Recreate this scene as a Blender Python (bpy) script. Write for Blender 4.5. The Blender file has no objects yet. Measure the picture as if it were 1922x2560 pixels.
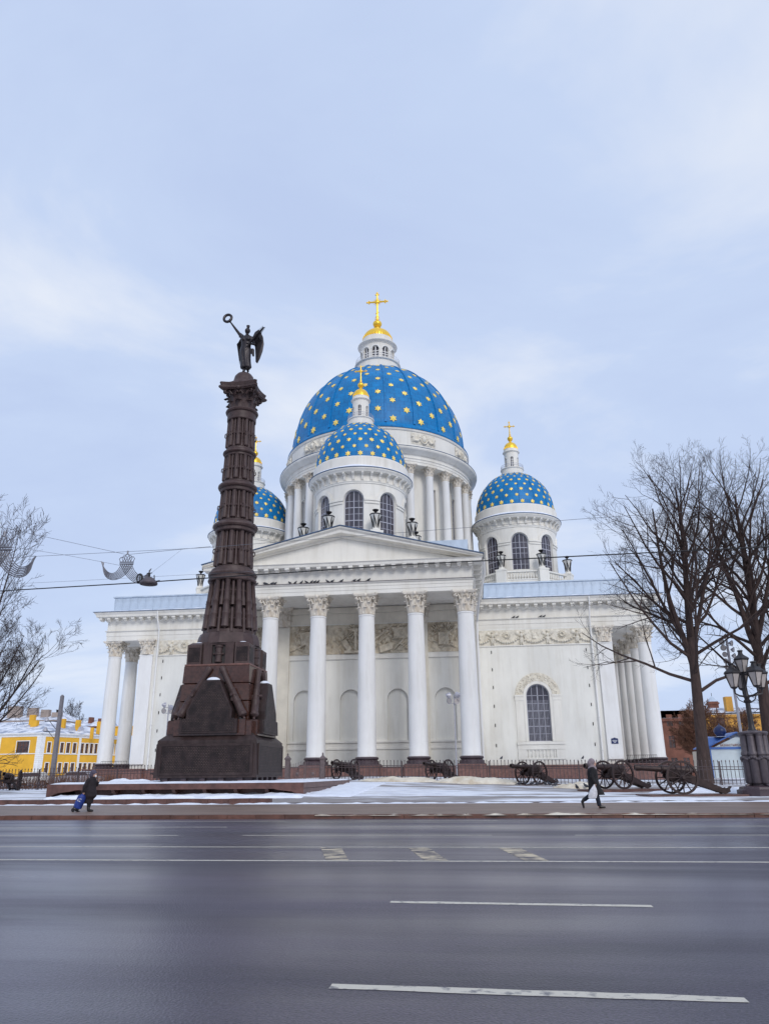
import bpy, bmesh, math, random
import numpy as np
from mathutils import Vector, Matrix, noise
from math import sin, cos, pi, radians, sqrt, atan2, asin, acos
random.seed(7)
SC = bpy.context.scene
COL = SC.collection

# ------------------------------------------------------------------ camera
CAM_POS = Vector((14.6, -118.0, 1.4))
YAW, PITCH, ROLL = -0.1175, 0.3317, -0.0096
def cam_axes():
    f = Vector((sin(YAW) * cos(PITCH), cos(YAW) * cos(PITCH), sin(PITCH)))
    r = Vector((cos(YAW), -sin(YAW), 0))
    u = r.cross(f)
    r2 = r * cos(ROLL) + u * sin(ROLL)
    u2 = u * cos(ROLL) - r * sin(ROLL)
    return r2, u2, f
_r, _u, _f = cam_axes()
cam = bpy.data.cameras.new('camera')
camo = bpy.data.objects.new('camera', cam)
COL.objects.link(camo)
camo.matrix_world = Matrix(((_r.x, _u.x, -_f.x, CAM_POS.x), (_r.y, _u.y, -_f.y, CAM_POS.y), (_r.z, _u.z, -_f.z, CAM_POS.z), (0, 0, 0, 1)))
cam.sensor_fit = 'HORIZONTAL'; cam.sensor_width = 36.0; cam.lens = 1902.4 / 1922 * 36
cam.clip_start = 0.1; cam.clip_end = 8000
SC.camera = camo

# ------------------------------------------------------------------ sky: thin high overcast over a Nishita sky
SUN_DIR = Vector((0.36, -0.76, 0.53)).normalized()      # towards the veiled sun
world = bpy.data.worlds.new('World'); SC.world = world; world.use_nodes = True
wt = world.node_tree; wt.nodes.clear()
def wn(t, **kw):
    n = wt.nodes.new(t)
    for k, v in kw.items(): setattr(n, k, v)
    return n
w_out = wn('ShaderNodeOutputWorld'); w_bg = wn('ShaderNodeBackground')
w_sky = wn('ShaderNodeTexSky'); w_sky.sky_type = 'NISHITA'; w_sky.sun_disc = False
w_sky.sun_elevation = asin(SUN_DIR.z); w_sky.sun_rotation = atan2(SUN_DIR.x, SUN_DIR.y)
w_skyk = wn('ShaderNodeMix', data_type='RGBA', blend_type='MULTIPLY'); w_skyk.inputs[0].default_value = 1
w_skyk.inputs[7].default_value = (0.10, 0.10, 0.10, 1)
wt.links.new(w_sky.outputs[0], w_skyk.inputs[6])
w_tc = wn('ShaderNodeTexCoord'); w_sep = wn('ShaderNodeSeparateXYZ')
wt.links.new(w_tc.outputs['Generated'], w_sep.inputs[0])
w_add = wn('ShaderNodeMath', operation='ADD'); w_add.inputs[1].default_value = 0.32
w_abs = wn('ShaderNodeMath', operation='ABSOLUTE'); wt.links.new(w_sep.outputs[2], w_abs.inputs[0]); wt.links.new(w_abs.outputs[0], w_add.inputs[0])
w_dx = wn('ShaderNodeMath', operation='DIVIDE'); w_dy = wn('ShaderNodeMath', operation='DIVIDE')
wt.links.new(w_sep.outputs[0], w_dx.inputs[0]); wt.links.new(w_add.outputs[0], w_dx.inputs[1])
wt.links.new(w_sep.outputs[1], w_dy.inputs[0]); wt.links.new(w_add.outputs[0], w_dy.inputs[1])
w_cmb = wn('ShaderNodeCombineXYZ'); wt.links.new(w_dx.outputs[0], w_cmb.inputs[0]); wt.links.new(w_dy.outputs[0], w_cmb.inputs[1])
w_map = wn('ShaderNodeMapping'); w_map.inputs['Location'].default_value = (3.3, 1.7, 0.0); w_map.inputs['Rotation'].default_value = (0, 0, 0.6); w_map.inputs['Scale'].default_value = (0.8, 1.15, 1)
wt.links.new(w_cmb.outputs[0], w_map.inputs[0])
w_n1 = wn('ShaderNodeTexNoise'); w_n1.inputs['Scale'].default_value = 1.5; w_n1.inputs['Detail'].default_value = 7.0; w_n1.inputs['Roughness'].default_value = 0.55; w_n1.inputs['Distortion'].default_value = 0.5
wt.links.new(w_map.outputs[0], w_n1.inputs['Vector'])
w_r1 = wn('ShaderNodeValToRGB'); e = w_r1.color_ramp.elements
e[0].position = 0.36; e[0].color = (0.525, 0.63, 0.875, 1)
e[1].position = 0.68; e[1].color = (0.83, 0.875, 0.965, 1)
m = e.new(0.50); m.color = (0.575, 0.685, 0.915, 1)
wt.links.new(w_n1.outputs['Fac'], w_r1.inputs[0])
w_mix = wn('ShaderNodeMix', data_type='RGBA'); w_mix.inputs[0].default_value = 0.93
wt.links.new(w_skyk.outputs[2], w_mix.inputs[6]); wt.links.new(w_r1.outputs[0], w_mix.inputs[7])
wt.links.new(w_mix.outputs[2], w_bg.inputs['Color'])
w_bg.inputs['Strength'].default_value = 1.04
wt.links.new(w_bg.outputs[0], w_out.inputs[0])

# veiled sun of the overcast day: soft, weak
sl = bpy.data.lights.new('sun', 'SUN'); sl.energy = 1.5; sl.angle = radians(22); sl.color = (1.0, 0.965, 0.92)
slo = bpy.data.objects.new('sun', sl); COL.objects.link(slo)
slo.rotation_euler = (-SUN_DIR).to_track_quat('-Z', 'Y').to_euler(); slo.location = (30, -60, 120)

SC.view_settings.view_transform = 'Standard'; SC.view_settings.look = 'None'
SC.view_settings.exposure = 0.0; SC.view_settings.gamma = 1.0
try: SC.view_settings.use_curve_mapping = False
except Exception: pass

# ------------------------------------------------------------------ materials
def mat(name, col, rough=0.7, metal=0.0, var=0.12, scale=1.5, bump=0.0, bscale=40.0, col2=None, coords='Object', stretch=(1, 1, 1), spec=0.5, ramp=(0.35, 0.68), detail=6.0, dist=0.02):
    m = bpy.data.materials.new(name); m.use_nodes = True
    nt = m.node_tree; N = nt.nodes; L = nt.links
    b = N['Principled BSDF']
    tc = N.new('ShaderNodeTexCoord'); mp = N.new('ShaderNodeMapping'); mp.inputs['Scale'].default_value = stretch
    L.new(tc.outputs[coords], mp.inputs[0])
    nz = N.new('ShaderNodeTexNoise'); nz.inputs['Scale'].default_value = scale; nz.inputs['Detail'].default_value = detail; nz.inputs['Roughness'].default_value = 0.6
    L.new(mp.outputs[0], nz.inputs['Vector'])
    rp = N.new('ShaderNodeValToRGB'); el = rp.color_ramp.elements
    c2 = col2 if col2 else tuple(c * (1 - var) for c in col)
    c1 = col if col2 else tuple(min(1, c * (1 + var * 0.5)) for c in col)
    el[0].position = ramp[0]; el[0].color = (*c2, 1); el[1].position = ramp[1]; el[1].color = (*c1, 1)
    L.new(nz.outputs['Fac'], rp.inputs[0]); L.new(rp.outputs[0], b.inputs['Base Color'])
    b.inputs['Roughness'].default_value = rough; b.inputs['Metallic'].default_value = metal
    b.inputs['Specular IOR Level'].default_value = spec
    if bump > 0:
        n2 = N.new('ShaderNodeTexNoise'); n2.inputs['Scale'].default_value = bscale; n2.inputs['Detail'].default_value = 4.0
        L.new(mp.outputs[0], n2.inputs['Vector'])
        bp = N.new('ShaderNodeBump'); bp.inputs['Strength'].default_value = bump; bp.inputs['Distance'].default_value = dist
        L.new(n2.outputs['Fac'], bp.inputs['Height']); L.new(bp.outputs[0], b.inputs['Normal'])
    return m

M = {}
M['stucco'] = mat('cream stucco', (0.79, 0.76, 0.695), 0.88, var=0.09, scale=0.35, bump=0.15, bscale=14, stretch=(1, 1, 0.45))
M['wall'] = mat('pale wall stucco', (0.785, 0.765, 0.705), 0.9, var=0.10, scale=0.3, bump=0.15, bscale=14, stretch=(1, 1, 0.4))
M['porch'] = mat('tan porch stucco', (0.735, 0.685, 0.585), 0.9, var=0.12, scale=0.5, bump=0.15, bscale=14)  # deeper tan for the pilasters and upper bands within the porch
M['column'] = mat('white column stucco', (0.80, 0.785, 0.76), 0.85, var=0.06, scale=0.5, bump=0.1, bscale=10, stretch=(1, 1, 0.4))
M['relief'] = mat('weathered relief stucco', (0.66, 0.585, 0.46), 0.9, var=0.3, scale=1.6, bump=0.2, bscale=12)
M['reliefw'] = mat('pale relief stucco', (0.75, 0.70, 0.595), 0.9, var=0.2, scale=1.6, bump=0.2, bscale=12)
M['capital'] = mat('stucco capital', (0.775, 0.715, 0.62), 0.88, var=0.16, scale=1.4, bump=0.1, bscale=14)
M['metal'] = mat('pale blue sheet metal', (0.50, 0.58, 0.68), 0.42, metal=0.15, var=0.16, scale=0.8, bump=0.08, bscale=3)
M['flash'] = mat('dark blue flashing', (0.045, 0.10, 0.20), 0.5, var=0.2)
M['granite'] = mat('red brown granite', (0.215, 0.105, 0.085), 0.55, var=0.35, scale=3.0, bump=0.15, bscale=30)
M['granite_wet'] = mat('dark wet red granite', (0.125, 0.058, 0.046), 0.45, var=0.4, scale=2.2, bump=0.2, bscale=20)
M['granite_dark'] = mat('dark purple granite', (0.075, 0.05, 0.058), 0.45, var=0.3, scale=3.0, bump=0.1, bscale=30)
M['polished'] = mat('polished red granite', (0.072, 0.031, 0.023), 0.14, var=0.4, scale=5.0, detail=10)
M['bronze'] = mat('brown bronze', (0.070, 0.044, 0.042), 0.5, metal=0.0, var=0.28, scale=2.5, bump=0.15, bscale=20, spec=0.28)
M['bronze_ped'] = mat('dark pedestal bronze', (0.036, 0.022, 0.021), 0.45, metal=0.0, spec=0.3, var=0.3, scale=2.0, bump=0.15, bscale=18)
M['bronze_dark'] = mat('dark statue bronze', (0.028, 0.022, 0.026), 0.42, metal=0.4, var=0.3, scale=4, bump=0.12, bscale=25)
M['gold'] = mat('gilded metal', (1.0, 0.62, 0.06), 0.34, metal=0.55, var=0.12, scale=3)
M['stargold'] = mat('gilded star', (1.0, 0.72, 0.17), 0.4, metal=0.25, var=0.06, scale=3)
M['iron'] = mat('black iron', (0.022, 0.020, 0.022), 0.5, metal=0.3, var=0.3, scale=6)
M['fence'] = mat('brown painted iron', (0.085, 0.06, 0.062), 0.55, metal=0.2, var=0.3, scale=6)
M['fencepost'] = mat('grey brown iron post', (0.17, 0.13, 0.13), 0.6, metal=0.2, var=0.25, scale=6)
M['gun'] = mat('rust brown gun iron', (0.046, 0.028, 0.026), 0.5, metal=0.4, var=0.35, scale=5, bump=0.2, bscale=40)
M['frame'] = mat('grey painted window frame', (0.42, 0.42, 0.48), 0.6, var=0.1)
M['whiteframe'] = mat('white window surround', (0.8, 0.79, 0.76), 0.7, var=0.1)
M['yellow'] = mat('ochre yellow stucco', (0.76, 0.41, 0.035), 0.88, var=0.12, scale=0.4)
M['ochre'] = mat('dark ochre stucco', (0.62, 0.32, 0.06), 0.88, var=0.2, scale=0.3)
M['brick'] = mat('red brown brickwork', (0.20, 0.082, 0.055), 0.9, var=0.3, scale=0.8)
M['taupe'] = mat('brown grey stucco', (0.36, 0.29, 0.25), 0.9, var=0.2, scale=0.4)
M['bark'] = mat('dark brown bark', (0.062, 0.038, 0.032), 0.9, var=0.4, scale=6, bump=0.8, bscale=18, stretch=(1, 1, 0.25), dist=0.05)
M['twig'] = mat('dark twig bark', (0.038, 0.022, 0.018), 0.9, var=0.2)
M['palebark'] = mat('warm brown twig bark', (0.046, 0.032, 0.029), 0.9, var=0.2)
M['rust_twig'] = mat('reddish brown brush', (0.16, 0.075, 0.045), 0.9, var=0.3)
M['lampiron'] = mat('dark lamp iron', (0.03, 0.026, 0.028), 0.45, metal=0.3, var=0.3, scale=8)
M['lampbase'] = mat('grey purple cast iron', (0.115, 0.095, 0.105), 0.5, metal=0.3, var=0.25, scale=5, bump=0.1, bscale=30)
M['floodgrey'] = mat('grey floodlight', (0.45, 0.44, 0.48), 0.45, metal=0.3, var=0.15)
M['pole'] = mat('grey concrete pole', (0.20, 0.19, 0.21), 0.85, var=0.2)
M['cable'] = mat('black cable', (0.02, 0.02, 0.022), 0.6, var=0.1)
M['cablegrey'] = mat('grey steel cable', (0.16, 0.17, 0.20), 0.5, var=0.1)
M['garland'] = mat('silver grey garland tubing', (0.20, 0.20, 0.23), 0.4, metal=0.3, var=0.15)
M['coat'] = mat('black wool coat', (0.013, 0.012, 0.015), 0.9, var=0.4, scale=12, bump=0.3, bscale=60)
M['coat2'] = mat('black purple coat', (0.018, 0.012, 0.016), 0.85, var=0.4, scale=10, bump=0.3, bscale=50)
M['knit'] = mat('grey pink knit', (0.27, 0.22, 0.24), 0.95, var=0.25, scale=30, bump=0.5, bscale=90)
M['hood'] = mat('purple grey hat', (0.085, 0.075, 0.115), 0.9, var=0.3, scale=20)
M['skin'] = mat('skin', (0.55, 0.33, 0.25), 0.6, var=0.12, scale=20)
M['trousers'] = mat('navy trousers', (0.014, 0.018, 0.032), 0.9, var=0.2)
M['boot'] = mat('black boot leather', (0.015, 0.012, 0.012), 0.45, var=0.2)
M['bag'] = mat('white plastic bag', (0.66, 0.66, 0.70), 0.5, var=0.25, scale=9, bump=0.4, bscale=16)
M['bluebag'] = mat('blue shopping bag', (0.016, 0.045, 0.26), 0.55, var=0.4, scale=9)
M['mask'] = mat('white face mask', (0.8, 0.8, 0.82), 0.8, var=0.05)
M['pigeon'] = mat('dark grey pigeon', (0.05, 0.052, 0.065), 0.7, var=0.4, scale=20)
M['kiosk'] = mat('pale kiosk panel', (0.66, 0.72, 0.72), 0.6, var=0.06)
M['kioskblue'] = mat('blue kiosk roof', (0.07, 0.17, 0.47), 0.45, var=0.15)
M['kioskcream'] = mat('cream kiosk wall', (0.60, 0.52, 0.42), 0.7, var=0.1)
M['lettering'] = mat('red brown lettering', (0.30, 0.09, 0.06), 0.7, var=0.1)
M['plate'] = mat('navy enamel plate', (0.012, 0.025, 0.10), 0.35, var=0.1)
M['platetext'] = mat('white enamel', (0.75, 0.75, 0.78), 0.4, var=0.05)
M['asphalt_walk'] = mat('wet dirty pavement', (0.215, 0.148, 0.115), 0.5, var=0.35, scale=0.9, bump=0.25, bscale=18, stretch=(0.4, 1.6, 1))
M['kerb'] = mat('wet red granite kerb', (0.15, 0.066, 0.046), 0.5, var=0.45, scale=2.0, bump=0.4, bscale=12)
M['dirtysnow'] = mat('dirty yellow snow', (0.72, 0.66, 0.55), 0.75, col2=(0.50, 0.41, 0.29), scale=1.1, bump=0.7, bscale=5, ramp=(0.30, 0.58), dist=0.12)
M['snow'] = mat('snow', (0.80, 0.83, 0.90), 0.7, col2=(0.66, 0.69, 0.78), scale=0.9, bump=0.5, bscale=6, ramp=(0.2, 0.6), dist=0.06)
M['roofsnow'] = mat('snow covered metal roof', (0.80, 0.82, 0.88), 0.65, col2=(0.30, 0.34, 0.43), scale=0.5, ramp=(0.40, 0.58))
M['distant'] = mat('far ground', (0.45, 0.45, 0.49), 0.9, var=0.2, scale=0.02)
M['niche_shade'] = mat('niche shade', (0.05, 0.045, 0.045), 0.9, var=0.2)  # dark colour standing in for shade at the back of the mortar niches

def weather(m, col=(0.45, 0.40, 0.31), amt=0.36, sc=1.3, zs=0.07, lo=0.48, hi=0.78):
    """rain streaks and blotchy stains over a stucco material"""
    nt = m.node_tree; N = nt.nodes; L = nt.links; b = N['Principled BSDF']; src = b.inputs['Base Color'].links[0].from_socket
    tc = N.new('ShaderNodeTexCoord'); mp = N.new('ShaderNodeMapping'); mp.inputs['Scale'].default_value = (1, 1, zs); L.new(tc.outputs['Object'], mp.inputs[0])
    a = N.new('ShaderNodeTexNoise'); a.inputs['Scale'].default_value = sc; a.inputs['Detail'].default_value = 8; a.inputs['Roughness'].default_value = 0.65; L.new(mp.outputs[0], a.inputs['Vector'])
    c = N.new('ShaderNodeTexNoise'); c.inputs['Scale'].default_value = 0.28; c.inputs['Detail'].default_value = 5; L.new(tc.outputs['Object'], c.inputs['Vector'])
    s_ = N.new('ShaderNodeMath'); s_.operation = 'ADD'; L.new(a.outputs['Fac'], s_.inputs[0])
    h_ = N.new('ShaderNodeMath'); h_.operation = 'MULTIPLY_ADD'; h_.inputs[1].default_value = 0.5; h_.inputs[2].default_value = -0.25; L.new(c.outputs['Fac'], h_.inputs[0]); L.new(h_.outputs[0], s_.inputs[1])
    mr = N.new('ShaderNodeMapRange'); mr.inputs[1].default_value = lo; mr.inputs[2].default_value = hi; mr.inputs[3].default_value = 0; mr.inputs[4].default_value = amt; L.new(s_.outputs[0], mr.inputs[0])
    mx = N.new('ShaderNodeMix'); mx.data_type = 'RGBA'; L.new(mr.outputs[0], mx.inputs[0]); L.new(src, mx.inputs[6]); mx.inputs[7].default_value = (*col, 1); L.new(mx.outputs[2], b.inputs['Base Color'])
for k_ in ('stucco', 'wall', 'porch'): weather(M[k_])
weather(M['column'], (0.50, 0.47, 0.41), 0.40); weather(M['capital'], (0.40, 0.31, 0.21), 0.6, 2.5, 0.6, 0.44, 0.66); weather(M['relief'], (0.38, 0.29, 0.19), 0.6, 2.5, 0.7, 0.44, 0.66); weather(M['reliefw'], (0.45, 0.38, 0.28), 0.5, 2.5, 0.7, 0.46, 0.68)
weather(M['granite'], (0.09, 0.045, 0.04), 0.6, 1.6, 0.3, 0.45, 0.7); weather(M['bronze'], (0.13, 0.095, 0.088), 0.55, 2.2, 0.12, 0.46, 0.7); weather(M['bronze_ped'], (0.085, 0.06, 0.056), 0.45, 2.0, 0.15, 0.48, 0.72)
def glass_mat(name, col, rough=0.12):
    m = mat(name, col, rough, var=0.45, scale=0.9, spec=0.8); return m
M['glass'] = glass_mat('dark church glass', (0.050, 0.042, 0.058))
M['glassbrown'] = glass_mat('brown window glass', (0.055, 0.030, 0.026), 0.2)
M['lampglass'] = mat('frosted lamp glass', (0.46, 0.42, 0.40), 0.35, var=0.15, scale=4)

def dome_mat():
    m = mat('blue dome sheet metal', (0.0, 0.205, 0.50), 0.5, spec=0.35, metal=0.0, var=0.20, scale=0.6)
    nt = m.node_tree; N = nt.nodes; L = nt.links; b = N['Principled BSDF']
    tc = N.new('ShaderNodeTexCoord'); sp = N.new('ShaderNodeSeparateXYZ'); L.new(tc.outputs['Object'], sp.inputs[0])
    at = N.new('ShaderNodeMath'); at.operation = 'ARCTAN2'; L.new(sp.outputs[1], at.inputs[0]); L.new(sp.outputs[0], at.inputs[1])
    ml = N.new('ShaderNodeMath'); ml.operation = 'MULTIPLY'; ml.inputs[1].default_value = 60 / (2 * pi); L.new(at.outputs[0], ml.inputs[0])
    mz = N.new('ShaderNodeMath'); mz.operation = 'MULTIPLY'; mz.inputs[1].default_value = 1.5; L.new(sp.outputs[2], mz.inputs[0])
    cb = N.new('ShaderNodeCombineXYZ'); L.new(ml.outputs[0], cb.inputs[0]); L.new(mz.outputs[0], cb.inputs[1])
    br = N.new('ShaderNodeTexBrick'); br.inputs['Scale'].default_value = 1.0; br.inputs['Mortar Size'].default_value = 0.03; br.inputs['Brick Width'].default_value = 1.0; br.inputs['Row Height'].default_value = 1.0
    br.inputs['Color1'].default_value = (1, 1, 1, 1); br.inputs['Color2'].default_value = (0.74, 0.79, 0.84, 1); br.inputs['Mortar'].default_value = (0.42, 0.48, 0.58, 1)
    L.new(cb.outputs[0], br.inputs['Vector'])
    mx = N.new('ShaderNodeMix'); mx.data_type = 'RGBA'; mx.blend_type = 'MULTIPLY'; mx.inputs[0].default_value = 0.85
    src = b.inputs['Base Color'].links[0].from_socket
    L.new(src, mx.inputs[6]); L.new(br.outputs['Color'], mx.inputs[7]); L.new(mx.outputs[2], b.inputs['Base Color'])
    return m
M['dome'] = dome_mat()

def asphalt():
    m = mat('wet asphalt', (0.080, 0.068, 0.094), 0.4, var=0.5, scale=0.35, stretch=(0.25, 1.0, 1), detail=8)
    nt = m.node_tree; N = nt.nodes; L = nt.links; b = N['Principled BSDF']
    tc = N.new('ShaderNodeTexCoord')
    n1 = N.new('ShaderNodeTexNoise'); n1.inputs['Scale'].default_value = 55; n1.inputs['Detail'].default_value = 3
    L.new(tc.outputs['Object'], n1.inputs['Vector'])
    n3 = N.new('ShaderNodeTexVoronoi'); n3.inputs['Scale'].default_value = 48
    L.new(tc.outputs['Object'], n3.inputs['Vector'])
    ad = N.new('ShaderNodeMath'); ad.operation = 'ADD'; L.new(n1.outputs['Fac'], ad.inputs[0]); L.new(n3.outputs['Distance'], ad.inputs[1])
    bp = N.new('ShaderNodeBump'); bp.inputs['Strength'].default_value = 0.45; bp.inputs['Distance'].default_value = 0.012
    L.new(ad.outputs[0], bp.inputs['Height']); L.new(bp.outputs[0], b.inputs['Normal'])
    mp = N.new('ShaderNodeMapping'); mp.inputs['Scale'].default_value = (0.12, 0.9, 1); L.new(tc.outputs['Object'], mp.inputs[0])
    n2 = N.new('ShaderNodeTexNoise'); n2.inputs['Scale'].default_value = 0.6; n2.inputs['Detail'].default_value = 6; L.new(mp.outputs[0], n2.inputs['Vector'])
    mr = N.new('ShaderNodeMapRange'); mr.inputs[1].default_value = 0.3; mr.inputs[2].default_value = 0.7; mr.inputs[3].default_value = 0.27; mr.inputs[4].default_value = 0.50
    L.new(n2.outputs['Fac'], mr.inputs[0]); L.new(mr.outputs[0], b.inputs['Roughness'])
    cw = N.new('ShaderNodeMapRange'); cw.inputs[1].default_value = 0.42; cw.inputs[2].default_value = 0.62; cw.inputs[3].default_value = 0.46; cw.inputs[4].default_value = 0.05; L.new(n2.outputs['Fac'], cw.inputs[0]); L.new(cw.outputs[0], b.inputs['Coat Weight']); b.inputs['Coat Roughness'].default_value = 0.30
    # pale aggregate specks
    n4 = N.new('ShaderNodeTexNoise'); n4.inputs['Scale'].default_value = 38; n4.inputs['Detail'].default_value = 5; n4.inputs['Roughness'].default_value = 0.75; L.new(tc.outputs['Object'], n4.inputs['Vector'])
    r4 = N.new('ShaderNodeValToRGB'); r4.color_ramp.elements[0].position = 0.36; r4.color_ramp.elements[0].color = (0.42, 0.42, 0.43, 1); r4.color_ramp.elements[1].position = 0.66; r4.color_ramp.elements[1].color = (1.7, 1.66, 1.7, 1)
    L.new(n4.outputs['Fac'], r4.inputs[0])
    mx = N.new('ShaderNodeMix'); mx.data_type = 'RGBA'; mx.blend_type = 'MULTIPLY'; mx.inputs[0].default_value = 1
    src = b.inputs['Base Color'].links[0].from_socket
    L.new(src, mx.inputs[6]); L.new(r4.outputs[0], mx.inputs[7]); L.new(mx.outputs[2], b.inputs['Base Color'])
    return m
M['asphalt'] = asphalt()
M['paint'] = mat('worn white road paint', (0.58, 0.54, 0.46), 0.55, col2=(0.20, 0.19, 0.195), scale=9, ramp=(0.33, 0.46), bump=0.3, bscale=60)
M['paintworn'] = mat('badly worn road paint', (0.56, 0.47, 0.33), 0.55, col2=(0.085, 0.075, 0.085), scale=3.4, ramp=(0.44, 0.58), bump=0.3, bscale=60, stretch=(0.6, 1.2, 1))

def snowground():
    m = mat('trodden snow', (0.80, 0.82, 0.87), 0.7, col2=(0.62, 0.645, 0.72), scale=0.8, bump=0.6, bscale=5, ramp=(0.3, 0.6), dist=0.06)
    nt = m.node_tree; N = nt.nodes; L = nt.links; b = N['Principled BSDF']
    tc = N.new('ShaderNodeTexCoord'); mp = N.new('ShaderNodeMapping'); mp.inputs['Scale'].default_value = (0.09, 0.42, 1); mp.inputs['Location'].default_value = (2.35, 0.3, 0)
    L.new(tc.outputs['Object'], mp.inputs[0])
    nz = N.new('ShaderNodeTexNoise'); nz.inputs['Scale'].default_value = 1.0; nz.inputs['Detail'].default_value = 7; L.new(mp.outputs[0], nz.inputs['Vector'])
    rp = N.new('ShaderNodeValToRGB'); rp.color_ramp.elements[0].position = 0.455; rp.color_ramp.elements[1].position = 0.54
    L.new(nz.outputs['Fac'], rp.inputs[0])
    mx = N.new('ShaderNodeMix'); mx.data_type = 'RGBA'; L.new(rp.outputs[0], mx.inputs[0])
    src = b.inputs['Base Color'].links[0].from_socket
    L.new(src, mx.inputs[6]); mx.inputs[7].default_value = (0.27, 0.245, 0.24, 1)
    L.new(mx.outputs[2], b.inputs['Base Color'])
    return m
M['snowground'] = snowground()

# a bronze tablet covered in rows of raised lettering too small to read: relief and grain only
def tablet_mat():
    m = mat('inscribed bronze tablet', (0.026, 0.016, 0.016), 0.5, metal=0.0, spec=0.3, var=0.5, scale=3.2, stretch=(1, 1, 0.6))
    nt = m.node_tree; N = nt.nodes; L = nt.links; b = N['Principled BSDF']
    tc = N.new('ShaderNodeTexCoord'); sp = N.new('ShaderNodeSeparateXYZ'); L.new(tc.outputs['Object'], sp.inputs[0])
    ad = N.new('ShaderNodeMath'); ad.operation = 'ADD'; L.new(sp.outputs[0], ad.inputs[0]); L.new(sp.outputs[1], ad.inputs[1])
    cb = N.new('ShaderNodeCombineXYZ'); L.new(ad.outputs[0], cb.inputs[0]); L.new(sp.outputs[2], cb.inputs[1])
    br = N.new('ShaderNodeTexBrick'); br.inputs['Scale'].default_value = 1; br.inputs['Brick Width'].default_value = 0.15; br.inputs['Row Height'].default_value = 0.085; br.inputs['Mortar Size'].default_value = 0.026; br.offset = 0.37
    L.new(cb.outputs[0], br.inputs['Vector'])
    bp = N.new('ShaderNodeBump'); bp.inputs['Strength'].default_value = 0.8; bp.inputs['Distance'].default_value = 0.03; bp.invert = True
    L.new(br.outputs['Fac'], bp.inputs['Height']); L.new(bp.outputs[0], b.inputs['Normal'])
    nz = N.new('ShaderNodeTexNoise'); nz.inputs['Scale'].default_value = 2.2; nz.inputs['Detail'].default_value = 8; L.new(tc.outputs['Object'], nz.inputs['Vector'])
    rp = N.new('ShaderNodeValToRGB'); rp.color_ramp.elements[0].position = 0.40; rp.color_ramp.elements[1].position = 0.62; L.new(nz.outputs['Fac'], rp.inputs[0])
    iv = N.new('ShaderNodeMath'); iv.operation = 'SUBTRACT'; iv.inputs[0].default_value = 1.0; L.new(br.outputs['Fac'], iv.inputs[1])
    fm = N.new('ShaderNodeMath'); fm.operation = 'MULTIPLY'; L.new(iv.outputs[0], fm.inputs[0]); L.new(rp.outputs[0], fm.inputs[1])
    mx = N.new('ShaderNodeMix'); mx.data_type = 'RGBA'; L.new(fm.outputs[0], mx.inputs[0]); src = b.inputs['Base Color'].links[0].from_socket; L.new(src, mx.inputs[6]); mx.inputs[7].default_value = (0.080, 0.054, 0.047, 1); L.new(mx.outputs[2], b.inputs['Base Color'])
    return m
M['tablet'] = tablet_mat()

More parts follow.
